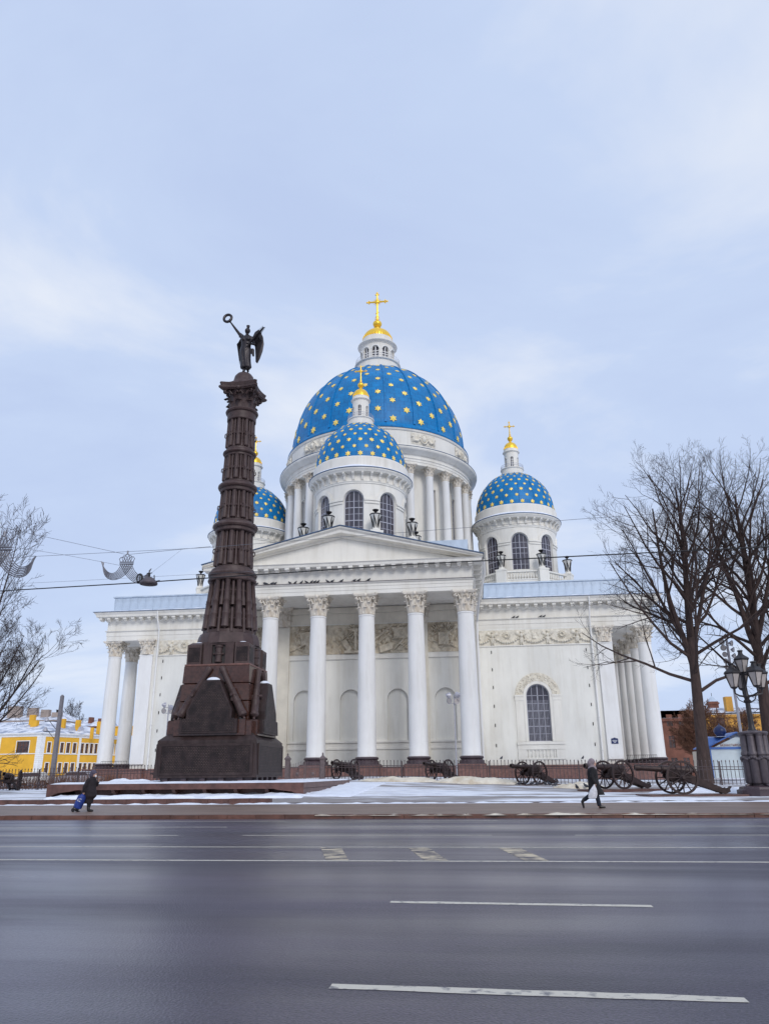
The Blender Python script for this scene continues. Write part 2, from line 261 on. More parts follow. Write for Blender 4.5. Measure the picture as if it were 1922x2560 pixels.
# ------------------------------------------------------------------ mesh building
class MB:
    def __init__(s): s.v = []; s.f = []
    def add(s, vs, fs):
        o = len(s.v); s.v.extend([tuple(p) for p in vs]); s.f.extend([tuple(i + o for i in f) for f in fs]); return s
    def box(s, x0, x1, y0, y1, z0, z1):
        return s.add([(x0, y0, z0), (x1, y0, z0), (x1, y1, z0), (x0, y1, z0), (x0, y0, z1), (x1, y0, z1), (x1, y1, z1), (x0, y1, z1)],
                     [(0, 3, 2, 1), (4, 5, 6, 7), (0, 1, 5, 4), (1, 2, 6, 5), (2, 3, 7, 6), (3, 0, 4, 7)])
    def cbox(s, c, sx, sy, sz): return s.box(c[0] - sx / 2, c[0] + sx / 2, c[1] - sy / 2, c[1] + sy / 2, c[2] - sz / 2, c[2] + sz / 2)
    def frustum(s, x0, x1, y0, y1, z0, a0, a1, b0, b1, z1):
        return s.add([(x0, y0, z0), (x1, y0, z0), (x1, y1, z0), (x0, y1, z0), (a0, b0, z1), (a1, b0, z1), (a1, b1, z1), (a0, b1, z1)],
                     [(0, 3, 2, 1), (4, 5, 6, 7), (0, 1, 5, 4), (1, 2, 6, 5), (2, 3, 7, 6), (3, 0, 4, 7)])
    def prism(s, poly, fn0, fn1):          # poly of 2d points, fn maps (a,b)->xyz on either side
        n = len(poly); vs = [fn0(*p) for p in poly] + [fn1(*p) for p in poly]
        fs = [tuple(range(n - 1, -1, -1)), tuple(range(n, 2 * n))] + [(i, (i + 1) % n, n + (i + 1) % n, n + i) for i in range(n)]
        return s.add(vs, fs)
    def lathe(s, prof, n=32, c=(0, 0, 0), a0=0.0, a1=2 * pi, sy=1.0, cap=False):
        full = abs(a1 - a0 - 2 * pi) < 1e-6; k = len(prof); m = n if full else n + 1
        vs = []
        for i in range(m):
            a = a0 + (a1 - a0) * i / n
            for r, z in prof: vs.append((c[0] + r * cos(a), c[1] + r * sin(a) * sy, c[2] + z))
        fs = []
        for i in range(n):
            j = (i + 1) % m
            for q in range(k - 1): fs.append((i * k + q, j * k + q, j * k + q + 1, i * k + q + 1))
        if cap and full:
            fs.append(tuple(i * k for i in range(m - 1, -1, -1))); fs.append(tuple(i * k + k - 1 for i in range(m)))
        return s.add(vs, fs)
    def tube(s, pts, radii, n=8, cap=True, flat=1.0):
        pts = [Vector(p) for p in pts]
        if not hasattr(radii, '__len__'): radii = [radii] * len(pts)
        vs = []; fs = []; up = None
        for i, p in enumerate(pts):
            t = (pts[min(i + 1, len(pts) - 1)] - pts[max(i - 1, 0)])
            if t.length < 1e-9: t = Vector((0, 0, 1))
            t.normalize()
            if up is None:
                up = Vector((0, 0, 1)) if abs(t.z) < 0.9 else Vector((1, 0, 0))
            b = t.cross(up)
            if b.length < 1e-6: b = t.cross(Vector((1, 0.3, 0)))
            b.normalize(); nn = b.cross(t); up = nn
            for k in range(n):
                a = 2 * pi * k / n
                vs.append(p + b * cos(a) * radii[i] + nn * sin(a) * radii[i] * flat)
        for i in range(len(pts) - 1):
            for k in range(n):
                fs.append((i * n + k, i * n + (k + 1) % n, (i + 1) * n + (k + 1) % n, (i + 1) * n + k))
        if cap and n > 2:
            fs.append(tuple(range(n - 1, -1, -1))); fs.append(tuple(range((len(pts) - 1) * n, len(pts) * n)))
        return s.add(vs, fs)
    def bar(s, a, b, r, n=6): return s.tube([a, b], r, n)
    def ell(s, c, rx, ry, rz, n=14, m=9, rot=None):
        vs = []; fs = []
        for j in range(m + 1):
            t = -pi / 2 + pi * j / m
            for i in range(n):
                a = 2 * pi * i / n; p = Vector((rx * cos(t) * cos(a), ry * cos(t) * sin(a), rz * sin(t)))
                if rot: p = rot @ p
                vs.append(p + Vector(c))
        for j in range(m):
            for i in range(n): fs.append((j * n + i, j * n + (i + 1) % n, (j + 1) * n + (i + 1) % n, (j + 1) * n + i))
        return s.add(vs, fs)
    def capsule(s, a, b, ra, rb, n=10, flat=1.0):
        a = Vector(a); b = Vector(b); d = (b - a); L = max(d.length, 1e-6); d /= L
        pts = []; rr = []
        for k in (0.02, 0.35, 0.7): pts.append(a - d * ra * (1 - k)); rr.append(ra * sqrt(max(0.02, 1 - (1 - k) ** 2)))
        pts.append(a); rr.append(ra); pts.append(b); rr.append(rb)
        for k in (0.3, 0.65, 0.98): pts.append(b + d * rb * k); rr.append(rb * sqrt(max(0.02, 1 - k * k)))
        return s.tube(pts, rr, n, flat=flat)
    def merge(s, o, T=None):
        vs = [T @ Vector(p) for p in o.v] if T else o.v
        return s.add(vs, o.f)
    def mesh(s, name, mt=None, smooth=35):
        me = bpy.data.meshes.new(name); me.from_pydata(s.v, [], s.f)
        if mt is not None: me.materials.append(M[mt] if isinstance(mt, str) else mt)
        if smooth:
            me.polygons.foreach_set('use_smooth', [True] * len(me.polygons))
            me.set_sharp_from_angle(angle=radians(smooth))
        me.update(); return me

WM = {}
def T3(x, y, z): return Matrix.Translation((x, y, z))
def RZ(a): return Matrix.Rotation(a, 4, 'Z')
ID = Matrix.Identity(4)
def link(o, parent=None, Mw=ID):
    COL.objects.link(o)
    if parent is not None:
        o.parent = parent; o.matrix_parent_inverse = WM[parent.name].inverted()
    o.matrix_basis = Mw; WM[o.name] = Mw.copy(); return o
def tag(o, label=None, cat=None, group=None, kind=None):
    if label: o['label'] = label
    if cat: o['category'] = cat
    if group: o['group'] = group
    if kind: o['kind'] = kind
    return o
def thing(name, label, cat, loc=(0, 0, 0), rz=0.0, group=None):
    o = bpy.data.objects.new(name, None); o.empty_display_size = 0.3
    link(o, None, T3(*loc) @ RZ(rz)); return tag(o, label, cat, group)
def obj(name, me, parent=None, Mw=ID):     # me: Mesh or MB already meshed; Mw: world matrix
    o = bpy.data.objects.new(name, me); return link(o, parent, Mw)
def put(name, mb, mt, parent=None, Mw=ID, smooth=35): return obj(name, mb.mesh(name, mt, smooth), parent, Mw)
CHILD = {}
def kids(o): return list(o.children)
def copy_tree(o, Mw=None, parent=None):
    c = o.copy(); COL.objects.link(c)
    if Mw is not None: c.matrix_basis = Mw
    if parent is not None:
        inv = o.matrix_parent_inverse.copy(); c.parent = parent; c.matrix_parent_inverse = inv
    for ch in kids(o): copy_tree(ch, None, c)
    return c
def remesh(mb, voxel, mt, name, smooth_it=4):
    me = mb.mesh(name, mt, 0); o = bpy.data.objects.new('tmp', me); COL.objects.link(o)
    md = o.modifiers.new('r', 'REMESH'); md.mode = 'VOXEL'; md.voxel_size = voxel
    if smooth_it:
        sm = o.modifiers.new('s', 'SMOOTH'); sm.factor = 0.5; sm.iterations = smooth_it
    dg = bpy.context.evaluated_depsgraph_get(); dg.update()
    out = bpy.data.meshes.new_from_object(o.evaluated_get(dg))
    bpy.data.objects.remove(o); bpy.data.meshes.remove(me)
    out.name = name
    if not out.materials: out.materials.append(M[mt])
    out.polygons.foreach_set('use_smooth', [True] * len(out.polygons)); return out
# ------------------------------------------------------------------ setting: ground, road, pavement, snow
def smooth01(t): t = max(0.0, min(1.0, t)); return t * t * (3 - 2 * t)
def ground_h(x, y):
    s = max(0.0, min(1.25, (y + 81.0) / 26.0)) if y < -55 else 1.0 + 0.25 * smooth01((y + 55) / 20)
    far = 1 - smooth01((y + 20) / 40)
    return 0.22 + s * (0.2 + 0.6 * math.exp(-((x - 4) / 16.0) ** 2)) * (0.35 + 0.65 * far)
KERB_Y, WALK_Y = -91.2, -81.2
put('ground', MB().add([(-3500, -700, -0.06), (3500, -700, -0.06), (3500, 4500, -0.06), (-3500, 4500, -0.06)], [(0, 1, 2, 3)]), 'distant', smooth=0)['kind'] = 'structure'
road = put('road', MB().add([(-400, -170, 0), (400, -170, 0), (400, KERB_Y, 0), (-400, KERB_Y, 0)], [(0, 1, 2, 3)]), 'asphalt', smooth=0)
road['kind'] = 'structure'
def line(x0, x1, y, w, mt='paint', name='lane_line', skew=0.0):
    mb = MB(); n = max(2, int((x1 - x0) / 0.25)); vs = []; fs = []
    for i in range(n + 1):
        x = x0 + (x1 - x0) * i / n; j1 = random.uniform(-0.012, 0.012); j2 = random.uniform(-0.012, 0.012)
        vs += [(x, y - w / 2 + j1 + skew * (x - x0), 0.003), (x, y + w / 2 + j2 + skew * (x - x0), 0.003)]
    for i in range(n): fs.append((2 * i, 2 * i + 2, 2 * i + 3, 2 * i + 1))
    o = put(name, mb.add(vs, fs), mt, road, smooth=0); return o
# near lane dashes
line(13.48, 16.22, -111.99, 0.135, skew=-0.045); line(13.48, 16.38, -108.30, 0.14, skew=-0.045)
line(5.4, 8.3, -108.0, 0.14); line(22.2, 25.0, -108.6, 0.14); line(5.2, 8.1, -111.7, 0.135)
# double line in the middle with a hatched strip between
line(-60, 60, -101.43, 0.12); line(-60, 60, -103.98, 0.13)
for (xa, xb) in ((11.29, 11.86), (13.05, 13.56), (14.84, 15.24), (9.2, 9.8), (-8, -7.4)):
    if xa in (9.2, -8): continue
    mb = MB().add([(xa, -101.52, 0.003), (xa + 0.42, -101.52, 0.003), (xb + 0.40, -103.88, 0.003), (xb, -103.88, 0.003)], [(3, 2, 1, 0)])
    put('hatch_bar', mb, 'paintworn', road, smooth=0)
for (xa, xb) in ((-13.3, -7.0), (-2.5, 7.06), (8.7, 14.76), (16.69, 24.5), (26.5, 33)): line(xa, xb, -98.33, 0.12)
for (xa, xb) in ((-12, -5.9), (-3, 7.31), (9.05, 14.93), (16.67, 24.6), (27, 34)): line(xa, xb, -95.25, 0.12)
for (xa, xb) in ((2.0, 8.3), (10.65, 15.01), (16.95, 24)): line(xa, xb, -92.45, 0.11)

# kerb, pavement
mb = MB(); n = 160
for i in range(n):
    xa = -80 + i * 1.0; xb = xa + 0.985; j = random.uniform(-0.012, 0.012)
    mb.box(xa, xb, KERB_Y + j, KERB_Y + 0.22, -0.05, 0.135 + random.uniform(-0.008, 0.003))
put('kerb', mb, 'kerb', smooth=0)['kind'] = 'structure'
mb = MB().add([(-400, KERB_Y + 0.2, 0.12), (400, KERB_Y + 0.2, 0.12), (400, WALK_Y, 0.13), (-400, WALK_Y, 0.13)], [(0, 1, 2, 3)])
put('pavement', mb, 'asphalt_walk', smooth=0)['kind'] = 'structure'
# low red granite edging behind the pavement, left of the square
mb = MB()
for i in range(34):
    xa = -29.2 + i * 1.0
    if xa > 4.6: continue
    mb.box(xa, xa + 0.985, WALK_Y + 0.02, WALK_Y + 0.42, 0.0, 0.36 + random.uniform(-0.01, 0.01))
put('edging', mb, 'granite_wet', smooth=0)['kind'] = 'structure'
mb = MB(); mb.box(5.0, 34, WALK_Y + 0.0, WALK_Y + 0.2, 0.05, 0.165)
put('edging', mb, 'granite_dark', smooth=0)['kind'] = 'structure'

# snow covered ground of the square: one sheet with lumps
def snow_sheet(x0, x1, y0, y1, nx, ny):
    vs = []; fs = []
    for j in range(ny + 1):
        t = j / ny; y = y0 + (y1 - y0) * t
        for i in range(nx + 1):
            x = x0 + (x1 - x0) * i / nx
            z = ground_h(x, y) + 0.05 * noise.noise((x * 0.5, y * 0.7, 1.3)) + 0.025 * noise.noise((x * 1.7, y * 2.1, 4.0))
            if t < 0.02: z = 0.165 + 0.04 * noise.noise((x * 0.9, 3, 1))
            vs.append((x, y, z))
    for j in range(ny):
        for i in range(nx):
            a = j * (nx + 1) + i; fs.append((a, a + 1, a + nx + 2, a + nx + 1))
    return MB().add(vs, fs)
put('snow_ground', snow_sheet(-70, 80, WALK_Y + 0.15, -40, 240, 110), 'snowground')['kind'] = 'structure'
put('snow_field', snow_sheet(-150, 150, -40.2, 160, 75, 50), 'snow')['kind'] = 'structure'

# ragged strip of snow left along the back of the pavement and at the kerb
def snow_strip(x0, x1, y, w, h, seed, step=0.22):
    mb = MB(); vs = []; fs = []; n = int((x1 - x0) / step); K = 5
    for i in range(n + 1):
        x = x0 + (x1 - x0) * i / n
        f = 0.38 + 0.6 * noise.noise((x * 0.55, seed, 0)) + 0.55 * noise.noise((x * 2.1, seed, 3))
        f = max(0.02, f)
        for k in range(K):
            u = k / (K - 1) * 2 - 1
            vs.append((x, y + u * w * (0.6 + 0.4 * f) + 0.08 * noise.noise((x * 1.3, seed, k)), h[0] + h[1] * f * max(0, 1 - u * u) * (0.8 + 0.4 * noise.noise((x * 4, k, seed)))))
    for i in range(n):
        for k in range(K - 1): a = i * K + k; fs.append((a, a + K, a + K + 1, a + 1))
    return mb.add(vs, fs)
o = put('snow_bank', snow_strip(-40, 45, WALK_Y - 0.18, 0.33, (0.128, 0.13), 1.0), 'snow'); tag(o, kind='stuff', label='ragged white snow edge along the back of the pavement', cat='snow')
o = put('slush_line', snow_strip(9, 45, KERB_Y + 0.12, 0.22, (0.10, 0.09), 5.0), 'dirtysnow'); tag(o, kind='stuff', label='brown slush lying along the kerb of the road', cat='slush')

def snow_pile(x, y, rx, ry, h, label, seed, mt='dirtysnow'):
    vs = []; fs = []; n = 46; m = 24
    for j in range(m + 1):
        for i in range(n + 1):
            u = i / n * 2 - 1; v = j / m * 2 - 1; d = sqrt(u * u + v * v)
            f = max(0, 1 - d ** 2.2)
            z = h * f ** 0.6 * (0.75 + 0.45 * noise.noise((u * 2.4, v * 2.2, seed))) + 0.12 * h * noise.noise((u * 8, v * 6, seed + 2)) * (f > 0)
            vs.append((u * rx, v * ry, max(-0.15, z) - (0.15 if f == 0 else 0.04)))
    for j in range(m):
        for i in range(n): a = j * (n + 1) + i; fs.append((a, a + 1, a + n + 2, a + n + 1))
    o = put('snow_pile', MB().add(vs, fs), mt, None, T3(x, y, ground_h(x, y) - 0.02)); tag(o, label, 'snow pile', 'shovelled snow piles by the fence'); return o
snow_pile(14.1, -60.0, 3.2, 1.3, 0.62, 'large dirty yellow snow pile between the two middle cannons', 1)
snow_pile(8.3, -58.6, 3.2, 1.3, 0.42, 'low long snow pile right of the granite platform', 2)
snow_pile(20.6, -66.0, 1.7, 1.1, 0.45, 'lumpy yellow snow pile beside the walking woman', 3)
snow_pile(26.0, -74.2, 3.0, 1.3, 0.40, 'white snow drift between the rightmost cannon and the ornate lamp', 4, 'snow')
snow_pile(-12.5, -58.5, 4.2, 1.3, 0.75, 'white snow drift left of the column pedestal', 6, 'snow')

# ------------------------------------------------------------------ overhead cables
def cable(pts, r, label, mt='cable', sag=0.0):
    P = []
    for a, b in zip(pts, pts[1:]):
        for k in range(10):
            t = k / 10; p = Vector(a).lerp(Vector(b), t); p.z -= sag * 4 * t * (1 - t); P.append(p)
    P.append(Vector(pts[-1]))
    o = put('overhead_cable', MB().tube(P, r, 6), mt); tag(o, label, 'cable', 'cables strung over the road'); return o
cable([(-30, -100, 5.6), (2.4, -100, 5.98), (6.3, -100, 6.06), (12.85, -100, 6.25), (21.5, -100, 6.33), (60, -100, 6.5)], 0.0145, 'thick black cable crossing the whole view and carrying the dish lamp')
cable([(-25, -97, 7.6), (1.3, -97, 7.79), (6.8, -97, 7.83), (10.8, -97, 7.97), (18.0, -97, 8.2), (55, -97, 9.0)], 0.006, 'thin upper wire passing in front of the pediment', 'cablegrey')
cable([(-22, -97, 14.2), (0.12, -97, 8.78), (4.29, -97, 7.72), (5.04, -97, 7.76), (6.9, -97, 7.86)], 0.006, 'steep thin wire coming down to the garland crown', 'cablegrey')
cable([(-30, -90, 8.6), (-1.33, -90, 8.82), (4.3, -90, 8.9), (9, -90, 8.95)], 0.005, 'faint thin wire just above the thick black cable', 'cablegrey')
cable([(-6, -95, 9.6), (1.35, -97, 7.98), (2.33, -97, 7.79), (3.47, -97, 7.54), (4.5, -97, 7.30), (6.2, -100, 6.2)], 0.005, 'thin wire linking the two hanging garlands', 'cablegrey')
cable([(6.0, -97.0, 7.80), (6.1, -98.4, 7.0), (6.45, -100, 6.28)], 0.003, 'short vertical wire above the dish lamp', 'cablegrey')

# hanging street dish lamp
lamp = thing('hanging_lamp', 'dark flat dish street lamp hanging on the thick cable', 'street lamp', (6.43, -100, 6.0))
put('shade', MB().lathe([(0.02, 0.20), (0.07, 0.19), (0.13, 0.15), (0.21, 0.07), (0.225, 0.03), (0.215, 0.0), (0.02, -0.01)], 24, (6.43, -100, 6.0)), 'lampbase', lamp)
put('hanger', MB().box(6.41, 6.45, -100.02, -99.98, 6.19, 6.30).bar((6.36, -100, 6.29), (6.50, -100, 6.30), 0.012), 'iron', lamp)
put('bracket', MB().bar((6.58, -100, 6.08), (6.56, -100, 6.24), 0.013).bar((6.60, -100, 6.07), (6.72, -100, 6.09), 0.017), 'iron', lamp)
o = put('cable_coil', MB().tube([(6.19 + 0.075 * cos(a), -100.02, 6.17 + 0.11 * sin(a)) for a in np.linspace(0, 2 * pi, 25)], 0.018, 6).tube([(6.185 + 0.062 * cos(a), -100.045, 6.17 + 0.10 * sin(a)) for a in np.linspace(0, 2 * pi, 25)], 0.014, 6).bar((6.19, -100.02, 6.05), (6.19, -100.02, 6.29), 0.012), 'cable'); tag(o, 'black coil of spare cable beside the dish lamp', 'cable coil')

# festive garlands (tubing bent into swags under a crown)
def garland(cx, y, cz, s, label, name='street_garland'):
    g = thing(name, label, 'garland', (cx, y, cz), 0, 'garlands hung over the road')
    def W(u, v, d=0.0): return (cx + u * s, y + d, cz + v * s)
    def bez(p0, p1, p2, p3, t): a = 1 - t; return tuple(a ** 3 * p0[i] + 3 * a * a * t * p1[i] + 3 * a * t * t * p2[i] + t ** 3 * p3[i] for i in range(2))
    for side, tipx, tipz in ((-1, -1.0, 0.15), (1, 0.98, -0.20)):
        for k in range(7):
            t = k / 6.0; p0 = (tipx + side * -0.015 * k, tipz - 0.01 * k); p3 = (-side * 0.25 + side * 0.44 * (1 - t), 0.0)
            p1 = (tipx - side * (0.02 + 0.16 * (1 - t)), tipz - 0.42 - 0.45 * t); p2 = (-side * (-0.42 + 0.30 * t), -0.62 - 0.22 * t + 0.02 * side)
            pts = [W(*bez(p0, p1, p2, p3, q / 14), side * 0.02 + 0.004 * k) for q in range(15)]
            put('swag_tube', MB().tube(pts, 0.016 * s, 5), 'garland', g)
    put('crown_band', MB().tube([W(-0.27, 0.02), W(0.27, 0.0)], 0.028 * s, 6).tube([W(-0.27, 0.09), W(0.27, 0.07)], 0.026 * s, 6), 'garland', g)
    cr = MB()
    for k in range(5):
        c0 = -0.2 + 0.1 * k; h = 0.20 + 0.12 * (1 - abs(k - 2) / 2)
        cr.tube([W(c0 - 0.05, 0.1), W(c0 - 0.10, 0.1 + h * 0.55), W(c0 - 0.04, 0.1 + h * 0.9), W(c0 + 0.04, 0.1 + h * 0.9), W(c0 + 0.10, 0.1 + h * 0.55), W(c0 + 0.05, 0.1)], 0.015 * s, 5)
    cr.tube([W(0, 0.38), W(0, 0.52)], 0.03 * s, 6)
    put('crown', cr, 'garland', g)
    return g
garland(4.32, -97, 7.42, 0.80, 'silver crown shaped garland with two swags left of the column')
garland(-4.55, -90, 10.25, 1.55, 'large silver garland cut off by the left edge among branches')
# ------------------------------------------------------------------ cathedral
CH = thing('cathedral', 'white neoclassical cathedral with blue starred domes and gold lanterns', 'cathedral', (0, 0, 0.9))
CXM = -0.3      # axis of the great dome
def cpart(name, mb, mt, Mw=ID, parent=None, smooth=35): return put(name, mb, mt, parent or CH, Mw, smooth)

# --- Corinthian capital, bottom radius 1, from z = 0 to hc
def corinth(hc=2.55, ab=1.62, n1=8, detail=1):
    mb = MB()
    mb.lathe([(1.02, 0.0), (1.08, 0.03), (1.08, 0.09), (1.0, 0.12), (0.96, 0.2), (0.95, hc * 0.55), (1.02, hc * 0.72), (1.2, hc * 0.85), (1.22, hc * 0.88)], 24)
    def leaf(a, z0, h, w, out, curl):
        rad = Vector((cos(a), sin(a), 0)); tan = Vector((-sin(a), cos(a), 0)); S = 7
        rows = []
        for i in range(S):
            t = i / (S - 1)
            if t < 0.62: r = 0.97 + out * 0.22 * (t / 0.62) ** 2; z = z0 + h * t / 0.62 * 0.9
            else:
                b = (t - 0.62) / 0.38 * pi * 0.95
                r = 0.97 + out * 0.22 + curl * (1 - cos(b)) * 0.5; z = z0 + h * 0.9 + curl * 0.45 * sin(b)
            ww = w * (0.55 + 0.45 * sin(pi * min(1, t * 1.15) * 0.62 + 0.5)) * (1.0 if t < 0.8 else 0.75)
            c = rad * r + Vector((0, 0, z))
            rows.append([c - tan * ww - rad * 0.05 * 1.0, c - tan * ww * 0.45 + rad * 0.03, c + rad * 0.09, c + tan * ww * 0.45 + rad * 0.03, c + tan * ww - rad * 0.05])
        vs = [p for r_ in rows for p in r_] + [p - rad * 0.07 for r_ in rows for p in r_]; fs = []; o = S * 5
        for i in range(S - 1):
            for k in range(4):
                a_ = i * 5 + k; fs.append((a_, a_ + 1, a_ + 6, a_ + 5)); fs.append((o + a_, o + a_ + 5, o + a_ + 6, o + a_ + 1))
            fs.append((i * 5, i * 5 + 5, o + i * 5 + 5, o + i * 5)); fs.append((i * 5 + 4, o + i * 5 + 4, o + i * 5 + 9, i * 5 + 9))
        e_ = (S - 1) * 5
        for k in range(4): fs.append((e_ + k, e_ + k + 1, o + e_ + k + 1, o + e_ + k))
        mb.add(vs, fs)
    for k in range(n1): leaf(2 * pi * k / n1, 0.1, hc * 0.30, 0.34, 0.5, 0.30)
    for k in range(n1): leaf(2 * pi * (k + 0.5) / n1, 0.12, hc * 0.56, 0.33, 0.9, 0.34)
    for k in range(4):                       # corner volutes on their stalks, helices and flower on each side
        a = pi / 4 + k * pi / 2; rad = Vector((cos(a), sin(a), 0)); tan = Vector((-sin(a), cos(a), 0))
        zc = hc * 0.77
        for sd in (-1, 1):
            c = rad * 1.52 + tan * sd * 0.10 + Vector((0, 0, zc))
            pts = [rad * 1.0 + tan * sd * 0.36 + Vector((0, 0, hc * 0.48)), rad * 1.16 + tan * sd * 0.30 + Vector((0, 0, hc * 0.66)), rad * 1.38 + tan * sd * 0.2 + Vector((0, 0, hc * 0.83))]
            for q in range(9):
                b = pi * 0.55 - q * 0.62; rr = 0.26 - 0.024 * q
                pts.append(c + rad * rr * cos(b) + Vector((0, 0, rr * sin(b))))
            mb.tube(pts, [0.08, 0.09, 0.09] + [0.085] * 9, 6)
            a2 = a + sd * pi / 4; r2 = Vector((cos(a2), sin(a2), 0)); t2 = Vector((-sin(a2), cos(a2), 0))
            mb.tube([r2 * 1.02 - t2 * sd * 0.35 + Vector((0, 0, hc * 0.5)), r2 * 1.13 - t2 * sd * 0.28 + Vector((0, 0, hc * 0.72)), r2 * 1.2 - t2 * sd * 0.12 + Vector((0, 0, hc * 0.80)), r2 * 1.2 - t2 * sd * 0.05 + Vector((0, 0, hc * 0.72))], 0.07, 6)
        a3 = k * pi / 2; r3 = Vector((cos(a3), sin(a3), 0)); mb.ell(r3 * (ab * 0.80) + Vector((0, 0, hc * 0.93)), 0.2, 0.2, 0.24, 10, 6)
    # concave abacus
    poly = []
    for k in range(4):
        a = pi / 4 + k * pi / 2; b = a + pi / 2
        p = Vector((cos(a), sin(a))) * ab * 1.36; q = Vector((cos(b), sin(b))) * ab * 1.36
        tn = Vector((-sin(a), cos(a))) * 0.13
        poly.append(p - tn * 0 + Vector((cos(a + pi / 2), sin(a + pi / 2))) * 0.12)
        p2 = poly[-1]; q2 = q - Vector((cos(b + pi / 2), sin(b + pi / 2))) * 0.12
        mid = (a + b) / 2; nm = Vector((cos(mid), sin(mid)))
        for i in range(1, 8):
            t = i / 8; poly.append(p2.lerp(q2, t) - nm * (0.30 * 4 * t * (1 - t)))
        poly.append(q2)
    for z0, z1, s0, s1 in ((hc * 0.875, hc * 0.93, 0.92, 0.97), (hc * 0.93, hc, 1.0, 1.02)):
        mb.prism([tuple(p) for p in poly], lambda x, y, z0=z0, s0=s0: (x * s0, y * s0, z0), lambda x, y, z1=z1, s1=s1: (x * s1, y * s1, z1))
    return mb
CAPMESH = corinth().mesh('capital', 'capital', 40)

def column_meshes(h, rb, rt):
    sh = MB(); prof = [(rb * 1.06, 0.0), (rb * 1.06, 0.10), (rb, 0.22)]
    for k in range(1, 13):
        t = k / 12; prof.append((rb + (rt - rb) * (t ** 1.7), 0.22 + (h - 0.45) * t))
    prof += [(rt * 1.06, h - 0.18), (rt * 1.06, h - 0.06), (rt, h)]
    sh.lathe(prof, 40); return sh.mesh('shaft', 'column', 30)
bs = MB().lathe([(1.30, 0.0), (1.30, 0.28), (1.16, 0.34), (1.10, 0.42), (1.18, 0.46), (1.24, 0.54), (1.24, 0.64), (1.14, 0.72), (1.03, 0.74)], 32)
bs.box(-1.38, 1.38, -1.38, 1.38, -0.12, 0.02)
BASEMESH = bs.mesh('base', 'granite_dark', 35)

def column(x, y, z0, z1, zc, rb=1.0, rt=0.86, shaft=None, name='column', label=None, base=True):
    o = obj(name, shaft, CH, T3(x, y, z0))
    if label: o['label'] = label
    s = rt; obj('capital', CAPMESH, o, T3(x, y, z1) @ Matrix.Diagonal((s, s, (zc - z1) / 2.55, 1)))
    if base: obj('base', BASEMESH, o, T3(x, y, z0 - 0.72))
    return o

# --- general helpers: walls with arched openings in (u, z) space
def arch_z(u, op):
    uc, hw, zs, zsp = op[:4]
    if abs(u - uc) >= hw: return zsp
    if len(op) > 4 and op[4] == 'flat': return zsp
    return zsp + sqrt(max(0, hw * hw - (u - uc) ** 2))
def wall_strip(mb, f, u0, u1, z0, z1, ops, depth, step=0.6, na=14):
    us = {round(u0, 5), round(u1, 5)}; n = max(1, int((u1 - u0) / step))
    for i in range(n + 1): us.add(round(u0 + (u1 - u0) * i / n, 5))
    for op in ops:
        us = {u for u in us if not (op[0] - op[1] - 0.02 < u < op[0] + op[1] + 0.02)}
        for k in range(na + 1): us.add(round(op[0] - op[1] * cos(pi * k / na), 5))
    us = sorted(us)
    def q(a, b, c, d): mb.add([a, b, c, d], [(0, 1, 2, 3)])
    for a, b in zip(us, us[1:]):
        m_ = (a + b) / 2; op = next((o for o in ops if abs(m_ - o[0]) < o[1]), None)
        if op is None: q(f(a, z0, 0), f(b, z0, 0), f(b, z1, 0), f(a, z1, 0))
        else:
            if op[2] > z0 + 1e-4: q(f(a, z0, 0), f(b, z0, 0), f(b, op[2], 0), f(a, op[2], 0)); q(f(a, op[2], 0), f(b, op[2], 0), f(b, op[2], depth), f(a, op[2], depth))
            za, zb = arch_z(a, op), arch_z(b, op)
            q(f(a, za, 0), f(b, zb, 0), f(b, z1, 0), f(a, z1, 0)); q(f(a, za, depth), f(b, zb, depth), f(b, zb, 0), f(a, za, 0))
    for op in ops:
        for sd in (-1, 1):
            u = op[0] + sd * op[1]; q(f(u, op[2], 0), f(u, op[3], 0), f(u, op[3], depth), f(u, op[2], depth))
def strip_fill(mb, f, op, d, u0=None, u1=None, z0=None, z1=None, na=10):   # sheet filling (a cell of) an opening
    ua = op[0] - op[1] if u0 is None else u0; ub = op[0] + op[1] if u1 is None else u1
    za = op[2] if z0 is None else z0; zb = 1e9 if z1 is None else z1
    ok = False
    for i in range(na):
        a = ua + (ub - ua) * i / na; b = ua + (ub - ua) * (i + 1) / na
        ta, tb = min(zb, arch_z(a * 0.9999 + op[0] * 0.0001, op)), min(zb, arch_z(b * 0.9999 + op[0] * 0.0001, op))
        if ta <= za + 0.01 and tb <= za + 0.01: continue
        ok = True
        mb.add([f(a, za, d), f(b, za, d), f(b, max(za, tb), d), f(a, max(za, ta), d)], [(0, 1, 2, 3)])
    return ok
def fbox(mb, f, u0, u1, z0, z1, d0, d1, n=1):
    for i in range(n):
        a = u0 + (u1 - u0) * i / n; b = u0 + (u1 - u0) * (i + 1) / n
        vs = [f(a, z0, d0), f(b, z0, d0), f(b, z0, d1), f(a, z0, d1), f(a, z1, d0), f(b, z1, d0), f(b, z1, d1), f(a, z1, d1)]
        mb.add(vs, [(0, 3, 2, 1), (4, 5, 6, 7), (0, 1, 5, 4), (1, 2, 6, 5), (2, 3, 7, 6), (3, 0, 4, 7)])
